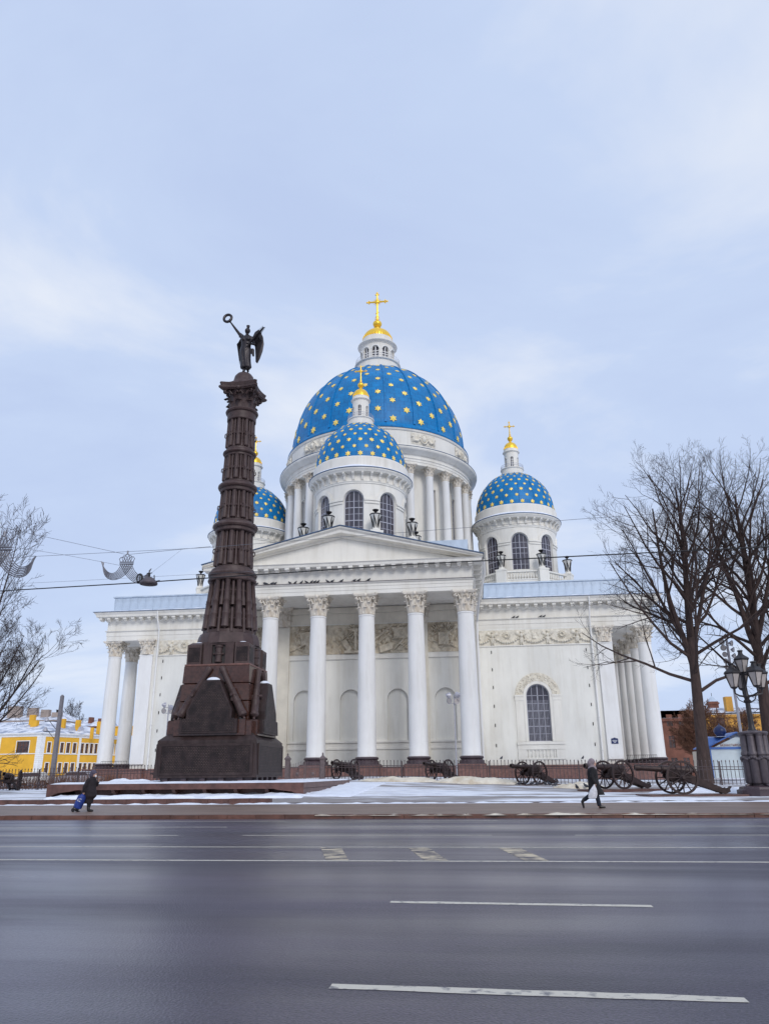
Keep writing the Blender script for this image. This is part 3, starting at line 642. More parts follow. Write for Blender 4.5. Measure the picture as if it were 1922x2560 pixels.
def archband(mb, f, op, w0, w1, d0, d1, na=20, a0=0.0, a1=pi):   # archivolt between radii hw+w0 and hw+w1
    uc, hw, zs, zsp = op[:4]
    for i in range(na):
        A, B = a0 + (a1 - a0) * i / na, a0 + (a1 - a0) * (i + 1) / na
        r0, r1 = hw + w0, hw + w1
        c = [(uc + r * cos(t), zsp + r * sin(t)) for t in (A, B) for r in (r0, r1)]
        p = [f(u, z, d) for d in (d0, d1) for (u, z) in c]   # A0 A1 B0 B1 | same deep
        mb.add(p, [(0, 1, 3, 2), (1, 5, 7, 3), (4, 6, 7, 5), (0, 2, 6, 4), (0, 4, 5, 1), (2, 3, 7, 6)])
def church_window(f, op, depth, cols, rows, parent, label=None, fr='frame', gl='glass', bar=0.05, heavy=None, name='window'):
    mb = MB(); d = depth * 0.72; u0, u1 = op[0] - op[1], op[0] + op[1]
    fw = bar * 1.5
    for u in (u0 + fw / 2, u1 - fw / 2): fbox(mb, f, u - fw / 2, u + fw / 2, op[2], op[3], d - 0.06, d + 0.05)
    fbox(mb, f, u0, u1, op[2], op[2] + fw, d - 0.06, d + 0.05)
    if len(op) < 5: archband(mb, f, op, -fw, 0.0, d - 0.06, d + 0.05, 14)
    else: fbox(mb, f, u0, u1, op[3] - fw, op[3], d - 0.06, d + 0.05)
    us = [u0 + (u1 - u0) * c for c in cols]; zt = op[3] + (op[1] if len(op) < 5 else 0)
    zs = [op[2] + (zt - op[2]) * r for r in rows]
    for i, u in enumerate(us):
        b = bar * (2.0 if heavy and i in heavy[0] else 1.0); fbox(mb, f, u - b / 2, u + b / 2, op[2], arch_z(u, op), d - 0.05, d + 0.04)
    for i, z in enumerate(zs):
        b = bar * (1.9 if heavy and i in heavy[1] else 1.0); hw = op[1] if z <= op[3] else sqrt(max(0, op[1] ** 2 - (z - op[3]) ** 2))
        fbox(mb, f, op[0] - hw, op[0] + hw, z - b / 2, z + b / 2, d - 0.05, d + 0.04, 4)
    w = cpart(name, mb, fr, ID, parent, 0)
    if label: w['label'] = label
    UU = [u0] + us + [u1]; ZZ = [op[2]] + zs + [zt]
    for a, b in zip(UU, UU[1:]):
        for za, zb in zip(ZZ, ZZ[1:]):
            m_ = MB()
            if strip_fill(m_, f, op, d + random.uniform(-0.008, 0.008), a, b, za, zb, 4): put('pane', m_, gl, w, ID, 0)
    return w
def flat_y(y0): return lambda u, z, d: (u, y0 + d, z)

# --- moulded band around a rectangle: profile of (outset, z)
def band_rect(mb, x0, x1, y0, y1, prof):
    vs = []
    for o_, z in prof: vs += [(x0 - o_, y0 - o_, z), (x1 + o_, y0 - o_, z), (x1 + o_, y1 + o_, z), (x0 - o_, y1 + o_, z)]
    fs = [(0, 3, 2, 1)]
    for i in range(len(prof) - 1):
        for k in range(4): a = i * 4 + k; b = i * 4 + (k + 1) % 4; fs.append((a, b, b + 4, a + 4))
    e_ = (len(prof) - 1) * 4; fs.append((e_, e_ + 1, e_ + 2, e_ + 3)); mb.add(vs, fs)

# ================= side (east-west) arms =================
ZA, ZT, ZM, ZC = 19.65, 21.05, 22.45, 23.55
EX, EY = 37.7, 15.0
mb = MB(); band_rect(mb, -EX, EX, -EY + 0.1, EY - 0.1, [(0.0, ZA), (0.0, 20.3), (0.06, 20.32), (0.06, ZT - 0.12), (0.20, ZT - 0.1), (0.26, ZT), (0.0, ZT + 0.05), (0.0, ZM - 0.15), (0.12, ZM - 0.1), (0.22, ZM + 0.05), (0.25, 22.85), (1.25, 22.9), (1.3, 23.2), (1.52, 23.45), (1.55, ZC), (0.2, ZC + 0.25)])
cpart('entablature', mb, 'stucco', smooth=25)
mb = MB(); band_rect(mb, -EX, EX, -EY + 0.1, EY - 0.1, [(1.55, ZC + 0.005), (1.66, ZC + 0.01), (1.66, ZC + 0.07), (0.6, ZC + 0.2)]); cpart('flashing', mb, 'flash', smooth=0)
MOD = MB().box(-0.24, 0.24, -0.95, 0.0, 0.12, 0.44).box(-0.19, 0.19, -0.72, 0.0, -0.06, 0.14).mesh('modillion', 'stucco', 0)
for sd in (-1, 1):
    x = 15.6
    while x < 38.7: obj('modillion', MOD, CH, T3(sd * x, -EY + 0.0, ZM + 0.02)); x += 1.2
    for y in (-12.6, -10.2, -7.8): obj('modillion', MOD, CH, T3(sd * EX, y, ZM + 0.02) @ RZ(sd * pi / 2))
# snow lying on the cornice
mb = MB()
for sd in (-1, 1):
    vs = []; fs = []; n = 60
    for i in range(n + 1):
        x = sd * (15.2 + 23.0 * i / n); h_ = 0.10 + 0.07 * noise.noise((x * 0.8, 2, sd)) + 0.05 * noise.noise((x * 3, 2, sd))
        for (yy, zz) in ((-16.35, 0.1), (-16.2, 0.1 + h_), (-15.3, 0.25 + h_ * 1.5), (-14.1, 0.35 + h_)): vs.append((x, yy, ZC + zz))
    for i in range(n):
        for k in range(3): a = i * 4 + k; fs.append((a, a + 4, a + 5, a + 1) if sd > 0 else (a, a + 1, a + 5, a + 4))
    mb.add(vs, fs)
o = cpart('cornice_snow', mb, 'snow'); o['kind'] = 'stuff'
# sheet metal attic, one panel after the other
mb = MB().box(-37.5, 37.5, -13.9, 13.9, ZC + 0.1, 26.15); cpart('attic', mb, 'flash', smooth=0)
PANEL = MB().box(0.012, 1.158, -0.05, 0.0, 0.0, 2.45).box(-0.02, 0.02, -0.09, 0.0, 0.0, 2.45).mesh('roof_panel', 'metal', 0)
for sd in (-1, 1):
    for k in range(19): obj('roof_panel', PANEL, CH, T3(15.45 + 1.17 * k if sd > 0 else -37.5 + 1.17 * k, -13.9 + random.uniform(-0.01, 0.01), ZC + 0.2))
mb = MB().box(-37.75, 37.75, -14.1, 14.1, 26.12, 26.3); cpart('attic_cap', mb, 'metal', smooth=0)
# walls
core = MB().box(-32.3, 32.3, -14.3, 14.9, 0.9, ZA + 0.5); cpart('core', core, 'wall', smooth=0)
for sd in (-1, 1):
    op = (sd * 22.25, 1.48, 5.15, 10.85)
    mb = MB(); f = flat_y(-EY)
    u0, u1 = (14.4, 32.38) if sd > 0 else (-32.38, -14.4)
    wall_strip(mb, f, u0, u1, 2.2, ZA + 0.1, [op], 0.65, 1.0, 20)
    ex = 32.38 * sd; mb.add([(ex, -EY, 2.2), (ex, 14.9, 2.2), (ex, 14.9, ZA + 0.1), (ex, -EY, ZA + 0.1)], [(0, 1, 2, 3) if sd > 0 else (3, 2, 1, 0)])
    cpart('wall', mb, 'wall', smooth=20)
    wn_ = church_window(f, op, 0.65, [1 / 6, 0.25, 0.5, 0.75, 5 / 6][1:4], [0.13, 0.26, 0.40, 0.53, 0.66, 0.80], CH, 'tall arched window with grey mullions and inner bars', bar=0.06, heavy=((1,), (1, 3)))
    # inner grille bars
    gb = MB()
    for k in range(17):
        u = op[0] - 1.35 + 2.7 * k / 16; fbox(gb, f, u - 0.018, u + 0.018, op[2] + 0.1, 10.3, 0.36, 0.40)
    cpart('grille', gb, 'frame', ID, wn_, 0)
    sr = MB()      # surround: plain arch, jambs, imposts, sill and apron
    archband(sr, f, op, 0.02, 0.38, -0.12, 0.3, 24)
    for j in (-1, 1):
        a, b = sorted((op[0] + j * (op[1] + 0.02), op[0] + j * (op[1] + 0.38))); fbox(sr, f, a, b, 5.15, 10.85, -0.12, 0.3)
        a, b = sorted((op[0] + j * (op[1] + 0.40), op[0] + j * (op[1] + 1.42))); fbox(sr, f, a, b, 5.15, 10.25, -0.10, 0.3); fbox(sr, f, a - 0.05, b + 0.05, 10.25, 10.95, -0.16, 0.3); fbox(sr, f, a - 0.09, b + 0.09, 10.75, 10.98, -0.24, 0.3)
    fbox(sr, f, op[0] - 3.0, op[0] + 3.0, 4.75, 5.12, -0.26, 0.3); fbox(sr, f, op[0] - 2.95, op[0] + 2.95, 4.15, 4.73, -0.16, 0.3)
    fbox(sr, f, op[0] - 2.95, op[0] - 1.85, 2.95, 4.13, -0.14, 0.3); fbox(sr, f, op[0] + 1.85, op[0] + 2.95, 2.95, 4.13, -0.14, 0.3); fbox(sr, f, op[0] - 1.85, op[0] + 1.85, 2.95, 3.1, -0.14, 0.3)
    cpart('window_surround', sr, 'stucco', ID, wn_, 25)
    # blind balusters
    bp_ = [(0.13, 0), (0.13, 0.08), (0.08, 0.12), (0.16, 0.32), (0.10, 0.62), (0.07, 0.80), (0.12, 0.92), (0.12, 1.02)]
    BM = MB().lathe(bp_, 10).mesh('baluster', 'stucco', 40)
    for k in range(8): obj('baluster', BM, wn_, T3(op[0] - 1.62 + 3.24 * k / 7, -EY - 0.02, 3.1))
    # sculpted arch band, leaf lumps
    ab = MB(); archband(ab, f, op, 0.42, 1.44, -0.06, 0.2, 28); rr = random.Random(5)
    for k in range(90):
        a = rr.uniform(0.03, pi - 0.03); r_ = op[1] + rr.uniform(0.52, 1.34); u, z = op[0] + r_ * cos(a), op[3] + r_ * sin(a)
        ab.ell((u, -EY - 0.07, z), rr.uniform(0.08, 0.17), 0.09, rr.uniform(0.05, 0.09), 7, 5, Matrix.Rotation(rr.uniform(0, pi), 3, 'Y'))
    cpart('carved_arch', ab, 'reliefw', ID, wn_, 50)
    # corner pilasters
    for (a, b, lab) in ((30.42, 32.30, 'end'),):
        u0, u1 = sorted((sd * a, sd * b)); pl = MB().box(u0, u1, -EY - 0.30, -EY + 0.05, 2.9, 17.55).box(u0 - 0.07, u1 + 0.07, -EY - 0.36, -EY + 0.04, 17.38, 17.5)
        po = cpart('pilaster', pl, 'column', smooth=0); cx = (u0 + u1) / 2
        obj('capital', CAPMESH, po, T3(cx, -EY + 0.05, 17.55) @ Matrix.Diagonal((0.84, 0.52, (ZA - 17.55) / 2.55, 1)))
    # small iron beam ends in two columns on the wall
    for xx, dx in ((16.6, 0.0), (28.95, 0.0)):
        for z in (16.6, 14.3, 12.0, 9.6, 7.2, 4.7): cpart('wall_tie', MB().box(sd * xx - 0.05, sd * xx + 0.05, -EY - 0.06, -EY + 0.05, z - 0.2, z + 0.2), 'iron', smooth=0)
    # drainpipe
    xx = sd * 29.75
    dp = MB().tube([(xx, -16.4, 23.5), (xx, -16.35, 22.6), (xx, -15.35, 20.9), (xx, -15.32, 19.0), (xx, -15.3, 2.6), (xx, -15.5, 2.2)], 0.11, 10)
    for z in (17.5, 12.5, 8.0, 4.0): dp.lathe([(0.11, -0.06), (0.15, -0.05), (0.15, 0.05), (0.11, 0.06)], 10, (xx, -15.31, z))
    cpart('drainpipe', dp, 'column')
    # plinth
    cpart('plinth', MB().box(*(sorted((sd * 14.0, sd * 30.2))), -15.35, -14, 0.5, 2.24).box(*(sorted((sd * 14.0, sd * 30.2))), -15.45, -14, 2.1, 2.3), 'granite', smooth=0)
    cpart('porch_plinth', MB().box(*(sorted((sd * 30.2, sd * 38.6))), -16.0, 16.0, 0.4, 2.25).box(*(sorted((sd * 30.1, sd * 38.8))), -16.2, 16.2, 2.25, 2.34), 'granite', smooth=0)
    # end portico columns (row of six), the near ones are in view
    for k in range(6): pass
SH_SIDE = column_meshes(17.55 - 3.05, 1.0, 0.86)
for sd in (-1, 1):
    for k in range(6):
        column(sd * 36.75, -13.55 + 5.42 * k, 3.05, 17.55, ZA, shaft=SH_SIDE)
    # iron railing between end columns on the plinth
    rl = MB(); xa, xb = sorted((sd * 32.6, sd * 36.2))
    for k in range(17): x = xa + (xb - xa) * k / 16; rl.bar((x, -15.6, 2.3), (x, -15.6, 3.35), 0.02, 5)
    rl.bar((xa, -15.6, 3.33), (xb, -15.6, 3.33), 0.025, 5).bar((xa, -15.6, 2.42), (xb, -15.6, 2.42), 0.02, 5); cpart('porch_railing', rl, 'iron')

# --- relief panels as carved height fields
def relief(w, h, nx, ny, shapes, lumps=0.06, seed=0, base=0.04):
    X, Y = np.meshgrid(np.linspace(0, w, nx + 1), np.linspace(0, h, ny + 1)); Z = np.zeros_like(X)
    rs = np.random.RandomState(seed)
    for s in shapes:
        k = s[0]
        if k == 'ell':
            _, cx, cy, rx, ry, ht, ro = s; c_, s_ = cos(ro), sin(ro); a = ((X - cx) * c_ + (Y - cy) * s_) / rx; b = (-(X - cx) * s_ + (Y - cy) * c_) / ry
            g = np.clip(1 - a * a - b * b, 0, 1) ** 0.5 * ht
        elif k == 'ring':
            _, cx, cy, rx, ry, wd, ht = s; d = np.sqrt(((X - cx) / rx) ** 2 + ((Y - cy) / ry) ** 2); g = np.clip(1 - ((d - 1) * min(rx, ry) / wd) ** 2, 0, 1) ** 0.5 * ht
        elif k == 'cap':
            _, x0, y0, x1, y1, r, ht = s; dx, dy = x1 - x0, y1 - y0; t = np.clip(((X - x0) * dx + (Y - y0) * dy) / (dx * dx + dy * dy + 1e-9), 0, 1)
            d2 = (X - x0 - t * dx) ** 2 + (Y - y0 - t * dy) ** 2; g = np.clip(1 - d2 / (r * r), 0, 1) ** 0.5 * ht
        else:
            _, cx, cy, rw, rh, ht, ro = s; c_, s_ = cos(ro), sin(ro); a = np.abs((X - cx) * c_ + (Y - cy) * s_) / rw; b = np.abs(-(X - cx) * s_ + (Y - cy) * c_) / rh
            g = np.clip((1 - np.maximum(a, b)) * 8, 0, 1) * ht
        Z = np.maximum(Z, g)
    n_ = np.zeros_like(X)
    for q in range(26):
        n_ += np.sin(X * rs.uniform(-14, 14) + rs.uniform(0, 6)) * np.sin(Y * rs.uniform(-14, 14) + rs.uniform(0, 6)) / 8
    Z = Z * 1.5 + lumps * np.clip(n_, 0, 1)
    return X, Y, Z
def relief_obj(name, x0, z0, y, w, h, shapes, mt, parent, seed=0, nx=110, ny=64, lumps=0.05, fmap=None, label=None):
    X, Y, Z = relief(w, h, nx, ny, shapes, lumps, seed); Z[0, :] = Z[-1, :] = 0; Z[:, 0] = Z[:, -1] = 0
    mb = MB(); vs = []
    for j in range(ny + 1):
        for i in range(nx + 1):
            if fmap: vs.append(fmap(x0 + X[j, i], z0 + Y[j, i], -0.05 - Z[j, i]))
            else: vs.append((x0 + X[j, i], y - Z[j, i], z0 + Y[j, i]))
    fs = [(j * (nx + 1) + i, j * (nx + 1) + i + 1, (j + 1) * (nx + 1) + i + 1, (j + 1) * (nx + 1) + i) for j in range(ny) for i in range(nx)]
    mb.add(vs, fs); o = cpart(name, mb, mt, ID, parent, 60)
    if label: o['label'] = label
    return o
def angel(cx, h, s=1.0):
    L_ = []
    def A(k, *a): L_.append((k, *a))
    y = h * 0.80
    A('ell', cx, y + 0.10, 0.13, 0.16, 0.22, 0)
    A('ell', cx, y - 0.42, 0.24, 0.38, 0.24, 0); A('ell', cx, y - 0.95, 0.30, 0.45, 0.22, 0)
    for sd in (-1, 1):
        A('ell', cx + sd * 0.46, y - 0.12, 0.34, 0.24, 0.15, sd * 0.5); A('ell', cx + sd * 0.60, y - 0.02, 0.20, 0.28, 0.13, sd * 0.3)
        A('cap', cx + sd * 0.20, y - 0.20, cx + sd * 0.45, y - 0.70, 0.08, 0.2); A('cap', cx + sd * 0.12, y - 1.2, cx + sd * 0.15, y - 1.75, 0.09, 0.18)
    return L_
def frieze_shapes(w, h, n=4):
    S = []; p = w / n
    for k in range(n):
        cx = p * (k + 0.5) + (0.15 if k % 2 else -0.05); S += angel(cx, h)
    for k in range(n + 1):
        cx = p * k
        for q in range(11):          # garland swag
            t = q / 10; x = cx - p * 0.42 + p * 0.84 * t; y = 0.30 + 0.55 * (2 * t - 1) ** 2
            S.append(('ell', x, y, 0.17, 0.15, 0.20 + 0.04 * (q % 2), q))
        if k % 2:
            S.append(('ring', cx, h * 0.62, 0.24, 0.26, 0.07, 0.16))
            for q in range(14): a = 2 * pi * q / 14; S.append(('cap', cx + 0.30 * cos(a), h * 0.62 + 0.3 * sin(a), cx + 0.52 * cos(a), h * 0.62 + 0.52 * sin(a), 0.045, 0.10))
        else:
            S.append(('ell', cx, h * 0.64, 0.30, 0.36, 0.14, 0)); S.append(('rect', cx, h * 0.45, 0.26, 0.16, 0.12, 0))
    return S
for sd in (-1, 1):
    x0 = 15.05 if sd > 0 else -29.6; w_, h_ = 14.55, 2.02
    relief_obj('carved_frieze', x0, 17.48, -EY - 0.03, w_, h_, frieze_shapes(w_, h_, 4), 'reliefw', CH, 3 + sd, 230, 40, 0.06, label='carved frieze of winged figures holding garlands')
    cpart('frieze_ledge', MB().box(x0 - 0.1, x0 + w_ + 0.1, -EY - 0.14, -EY + 0.05, 17.33, 17.47), 'stucco', smooth=0)

# ================= front (north-south) arm with the portico =================
FA, FT, FM, FC = 20.33, 21.62, 23.0, 23.72
PX, PYF = 14.55, -36.15
S_COL = 5.45; COLY = -35.2; WY = -29.4
SH_FRONT = column_meshes(18.06 - 3.07, 1.0, 0.86)
for k in range(6):
    x = (-2.5 + k) * S_COL
    column(x, COLY, 3.07, 18.06, FA, shaft=SH_FRONT)
    cpart('pedestal', MB().box(x - 1.42, x + 1.42, COLY - 1.45, COLY + 1.4, 0.5, 2.1).box(x - 1.5, x + 1.5, COLY - 1.52, COLY + 1.4, 2.08, 2.27), 'granite', smooth=0)
cpart('stylobate', MB().box(-15.4, 15.4, COLY - 1.05, WY + 0.6, 0.4, 2.05), 'granite', smooth=0)
cpart('porch_floor', MB().box(-15.35, 15.35, COLY - 1.0, WY + 0.6, 2.05, 2.1), 'granite_dark', smooth=0)
# entablature of the portico
mb = MB(); band_rect(mb, -PX, PX, PYF, 14.0, [(0.0, FA), (0.0, 20.75), (0.05, 20.77), (0.05, 21.15), (0.10, 21.17), (0.10, 21.45), (0.26, 21.52), (0.30, FT), (0.0, FT + 0.06), (0.0, FM - 0.15), (0.12, FM - 0.08), (0.16, FM), (0.18, 23.3)])
cpart('entablature', mb, 'stucco', smooth=25)
mb = MB(); band_rect(mb, -PX, PX, PYF, 14.0, [(0.18, 23.3), (1.1, 23.34), (1.15, 23.6), (1.3, FC), (0.1, FC + 0.04)])
cpart('cornice', mb, 'stucco', smooth=25)
cpart('ledge_cover', MB().box(-PX - 0.34, PX + 0.34, PYF - 0.36, PYF + 0.05, FT + 0.0, FT + 0.05), 'granite_dark', smooth=0)
for k in range(25): obj('modillion', MOD, CH, T3(-14.4 + 28.8 * k / 24, PYF - 0.12, FM - 0.02))
for sd in (-1, 1):
    for k in range(8): obj('modillion', MOD, CH, T3(sd * (PX + 0.12), PYF + 1.2 + 2.4 * k, FM - 0.02) @ RZ(sd * pi / 2))
# pediment: tympanum, raking cornice, roof
AP, HWID, YF = 28.0, 15.85, PYF - 1.3
tym = MB(); tym.prism([(-14.4, FC), (14.4, FC), (0, 27.3)], lambda a, b: (a, PYF + 0.15, b), lambda a, b: (a, PYF + 1.0, b)); cpart('tympanum', tym, 'stucco', smooth=0)
rk = MB(); flat = 24.05; sl_ = (AP - flat) / HWID
def rake_prof():   # (outset to the front, drop below the top line)
    return [(1.30, 0.0), (1.30, 0.16), (1.12, 0.42), (1.08, 0.72), (0.30, 0.78), (0.22, 1.05), (0.05, 1.12)]
pr = rake_prof()
for sd in (-1, 1):
    vs = []
    for (o_, d_) in pr: vs += [(sd * HWID, PYF - o_ + 0.15, flat - d_ * (0.45 if d_ > 0.2 else 1)), (0, PYF - o_ + 0.15, AP - d_)]
    fs = []
    for i in range(len(pr) - 1): a = 2 * i; fs.append((a, a + 1, a + 3, a + 2) if sd < 0 else (a, a + 2, a + 3, a + 1))
    rk.add(vs, fs)
    rk.add([(sd * HWID, PYF - 1.15, flat), (sd * HWID, PYF - 1.15, FC - 0.25), (sd * HWID, PYF + 0.5, FC - 0.25), (sd * HWID, PYF + 0.5, flat)], [(0, 1, 2, 3)])
cpart('raking_cornice', rk, 'stucco', smooth=25)
rf = MB()
for sd in (-1, 1):
    n = 13
    for i in range(n):
        ya = PYF - 1.28 + (24.0) * i / n; yb = PYF - 1.28 + 24.0 * (i + 1) / n - 0.03
        rf = MB(); e0 = HWID + 0.1
        vs = [(sd * e0, ya, flat - 0.02), (0, ya, AP + 0.02), (0, yb, AP + 0.02), (sd * e0, yb, flat - 0.02)]
        vs += [(x, y, z + 0.09) for x, y, z in vs]
        rf.add(vs, [(0, 1, 2, 3), (7, 6, 5, 4), (0, 4, 5, 1), (1, 5, 6, 2), (2, 6, 7, 3), (3, 7, 4, 0)])
        cpart('roof_sheet', rf, 'flash' if i == 0 else 'metal', smooth=0)
# side walls of the front arm above the side arm roofs, and the block under the great drum
cpart('crossing_base', MB().box(-14.0, 14.0, -14.0, 14.0, 23.5, 31.9), 'stucco', smooth=0)
for k in range(12):
    cpart('roof_panel', MB().box(-14.1 + 2.35 * k + 0.01, -14.1 + 2.35 * (k + 1) - 0.01, -14.1, -14.0, 26.5, 32.6), 'metal', smooth=0)
cpart('crossing_roof', MB().box(-14.15, 14.15, -14.05, 14.1, 32.0, 32.75), 'metal', smooth=0)
# porch back wall with blind niches
f = flat_y(WY); ops = [(k * S_COL, 1.2, 4.95, 9.45) for k in (-2, -1, 0, 1, 2)]
mb = MB(); wall_strip(mb, f, -14.5, 14.5, 2.05, FA + 0.1, ops, 0.40, 1.2, 18)
cpart('porch_wall', mb, 'wall', smooth=20)
for op in ops:
    nb = MB(); strip_fill(nb, f, op, 0.38, na=16); cpart('niche', nb, 'wall', smooth=0)
cpart('side_wall', MB().box(-14.5, 14.5, WY + 0.45, -14.0, 0.5, FA + 0.3), 'wall', smooth=0)
cpart('dado_ledge', MB().box(-14.4, 14.4, WY - 0.18, WY + 0.05, 4.72, 4.92).box(-14.4, 14.4, WY - 0.10, WY + 0.05, 4.0, 4.22).box(-14.4, 14.4, WY - 0.05, WY + 0.05, 4.22, 4.72), 'stucco', smooth=0)
cpart('panel_ledge', MB().box(-14.4, 14.4, WY - 0.16, WY + 0.05, 14.1, 14.62), 'stucco', smooth=0)
cpart('porch_cornice', MB().box(-14.4, 14.4, WY - 0.22, WY + 0.05, 19.55, 20.2), 'porch', smooth=0)
cpart('upper_panel', MB().box(-14.4, 14.4, WY - 0.03, WY + 0.05, 18.3, 19.5), 'porch', smooth=0)
for x in (-13.62, -8.18, 8.18, 13.62):
    pl = MB().box(x - 0.9, x + 0.9, WY - 0.35, WY + 0.05, 2.1, 18.0); po = cpart('pilaster', pl, 'porch', smooth=0)
    obj('capital', CAPMESH, po, T3(x, WY - 0.05, 18.0) @ Matrix.Diagonal((0.82, 0.5, (FA - 18.0) / 2.55, 1)))
def trophy(seed, w, h):
    r_ = random.Random(seed); S = []
    for k in range(26):
        a = r_.uniform(0.2, pi - 0.2); x = r_.uniform(0.3, w - 0.3); y = r_.uniform(0.3, h - 0.4); l_ = r_.uniform(0.6, 1.5)
        x1 = min(w - 0.1, max(0.1, x + l_ * cos(a))); y1 = min(h - 0.1, max(0.1, y + l_ * sin(a)))
        S.append(('cap', x, y, x1, y1, r_.uniform(0.05, 0.11), r_.uniform(0.08, 0.2)))
    for k in range(14): S.append(('ell', r_.uniform(0.3, w - 0.3), r_.uniform(0.2, h - 0.4), r_.uniform(0.15, 0.4), r_.uniform(0.12, 0.3), r_.uniform(0.1, 0.24), r_.uniform(0, 3)))
    return S
PH = 3.45; z0 = 14.72
def panel(xa, xb, extra, seed, label):
    w = xb - xa; S = trophy(seed, w, PH) + extra(w, PH)
    relief_obj('relief_panel', xa, z0, WY - 0.04, w, PH, S, 'relief', CH, seed, int(w * 22), 76, 0.06, label=label)
def ex_cross(w, h):
    cx = w * 0.62; S = [('rect', cx, 1.45, 0.17, 1.2, 0.34, 0), ('rect', cx, 2.75, 0.95, 0.2, 0.34, 0), ('ell', cx, 2.75, 0.38, 0.38, 0.42, 0)]
    S += [('cap', cx + 0.45 * cos(a), 2.75 + 0.45 * sin(a), cx + 1.0 * cos(a), min(3.4, 2.75 + 0.95 * sin(a)), 0.10, 0.26) for a in [k * pi / 8 for k in range(1, 16) if k not in (4, 12, 8)]]
    S += [('rect', cx - 1.05, 0.95, 0.36, 0.78, 0.28, 0.6), ('rect', cx + 0.95, 0.8, 0.5, 0.62, 0.24, -0.5), ('rect', cx, 0.22, 1.5, 0.16, 0.3, 0)]
    return S
def ex_banner(w, h): return [('rect', w * 0.72, 2.3, 0.95, 0.72, 0.26, 0.03), ('cap', 0.2, 1.6, 2.2, 3.2, 0.17, 0.24), ('cap', 0.3, 1.0, 3.2, 3.25, 0.14, 0.2), ('rect', 1.5, 0.6, 0.85, 0.45, 0.28, 0.3), ('cap', 2.4, 0.4, 4.2, 2.2, 0.10, 0.22), ('cap', 2.9, 0.3, 4.6, 1.6, 0.09, 0.2), ('ring', w * 0.72, 2.3, 0.36, 0.3, 0.09, 0.32)]
def ex_shield(w, h):
    S = [('rect', w * 0.5, 1.5, 0.62, 0.8, 0.32, 0.0), ('ring', w * 0.5, 1.5, 0.3, 0.4, 0.09, 0.38)]
    for k in range(11): a = pi / 2 + (k - 5) * 0.16; S.append(('cap', w * 0.5 + 0.7 * cos(a), 1.6 + 0.7 * sin(a), w * 0.5 + 2.1 * cos(a), min(3.4, 1.6 + 1.85 * sin(a)), 0.075, 0.22))
    return S
def ex_flag(w, h): return [('rect', w * 0.45, 1.9, 0.8, 0.85, 0.26, 0.12), ('ell', w * 0.45, 2.0, 0.32, 0.4, 0.36, 0), ('cap', 0.2, 0.5, w * 0.5, 1.4, 0.13, 0.2), ('rect', w * 0.5, 0.9, 0.4, 0.8, 0.24, -0.4)]
panel(-7.28, -2.70, ex_flag, 11, 'carved relief of banners and weapons')
panel(-2.70, 2.70, ex_cross, 12, 'carved relief with a cross in a burst of rays')
panel(2.70, 7.28, ex_banner, 13, 'carved relief with flags and a square banner')
panel(9.08, 12.72, ex_shield, 14, 'carved relief with a shield below a fan of spears')
panel(-12.72, -9.08, ex_shield, 15, 'carved relief with a shield below a fan of spears')
# drainpipe at the corner of the portico
dp = MB().tube([(15.9, -36.2, 23.6), (15.95, -35.0, 22.4), (15.2, -33.6, 20.0), (14.85, -29.9, 18.0), (14.8, -29.6, 15), (14.8, -29.6, 2.5)], 0.12, 10); cpart('drainpipe', dp, 'column')
dp = MB().tube([(15.4, -16.3, 26.0), (15.35, -16.4, 25.0), (14.95, -16.2, 22.8), (14.9, -15.6, 20.5), (14.9, -15.3, 3)], 0.12, 10); cpart('drainpipe', dp, 'column')
# dark birds are added later; small plaque on the right corner pilaster
pq = put('street_plaque', MB().prism([(-0.42, 0), (0.42, 0), (0.42, 0.62), (0.2, 0.66), (0, 0.74), (-0.2, 0.66), (-0.42, 0.62)], lambda a, b: (31.36 + a, -15.36, 4.72 + b), lambda a, b: (31.36 + a, -15.302, 4.72 + b)), 'plate', None, ID, 0)
tag(pq, 'small navy street plaque on the right corner pilaster', 'plaque')
for (zz, w_) in ((5.12, 0.30), (4.99, 0.24), (4.86, 0.12)):
    put('text_line', MB().box(31.36 - w_, 31.36 + w_, -15.366, -15.361, zz - 0.025, zz + 0.025), 'platetext', pq, ID, 0)

# ================= domes =================
STAR_POLY = []
for k in range(12): a = pi / 2 + k * pi / 6; r_ = 1.0 if k % 2 == 0 else 0.54; STAR_POLY.append((r_ * cos(a), r_ * sin(a)))
st = MB(); vs = [(x, y, 0.0) for x, y in STAR_POLY] + [(x * 0.97, y * 0.97, 0.14) for x, y in STAR_POLY] + [(0, 0, 0.30)]
st.add(vs, [(i, (i + 1) % 12, 12 + (i + 1) % 12, 12 + i) for i in range(12)] + [(12 + i, 12 + (i + 1) % 12, 24) for i in range(12)])
STAR = st.mesh('star', 'stargold', 0)

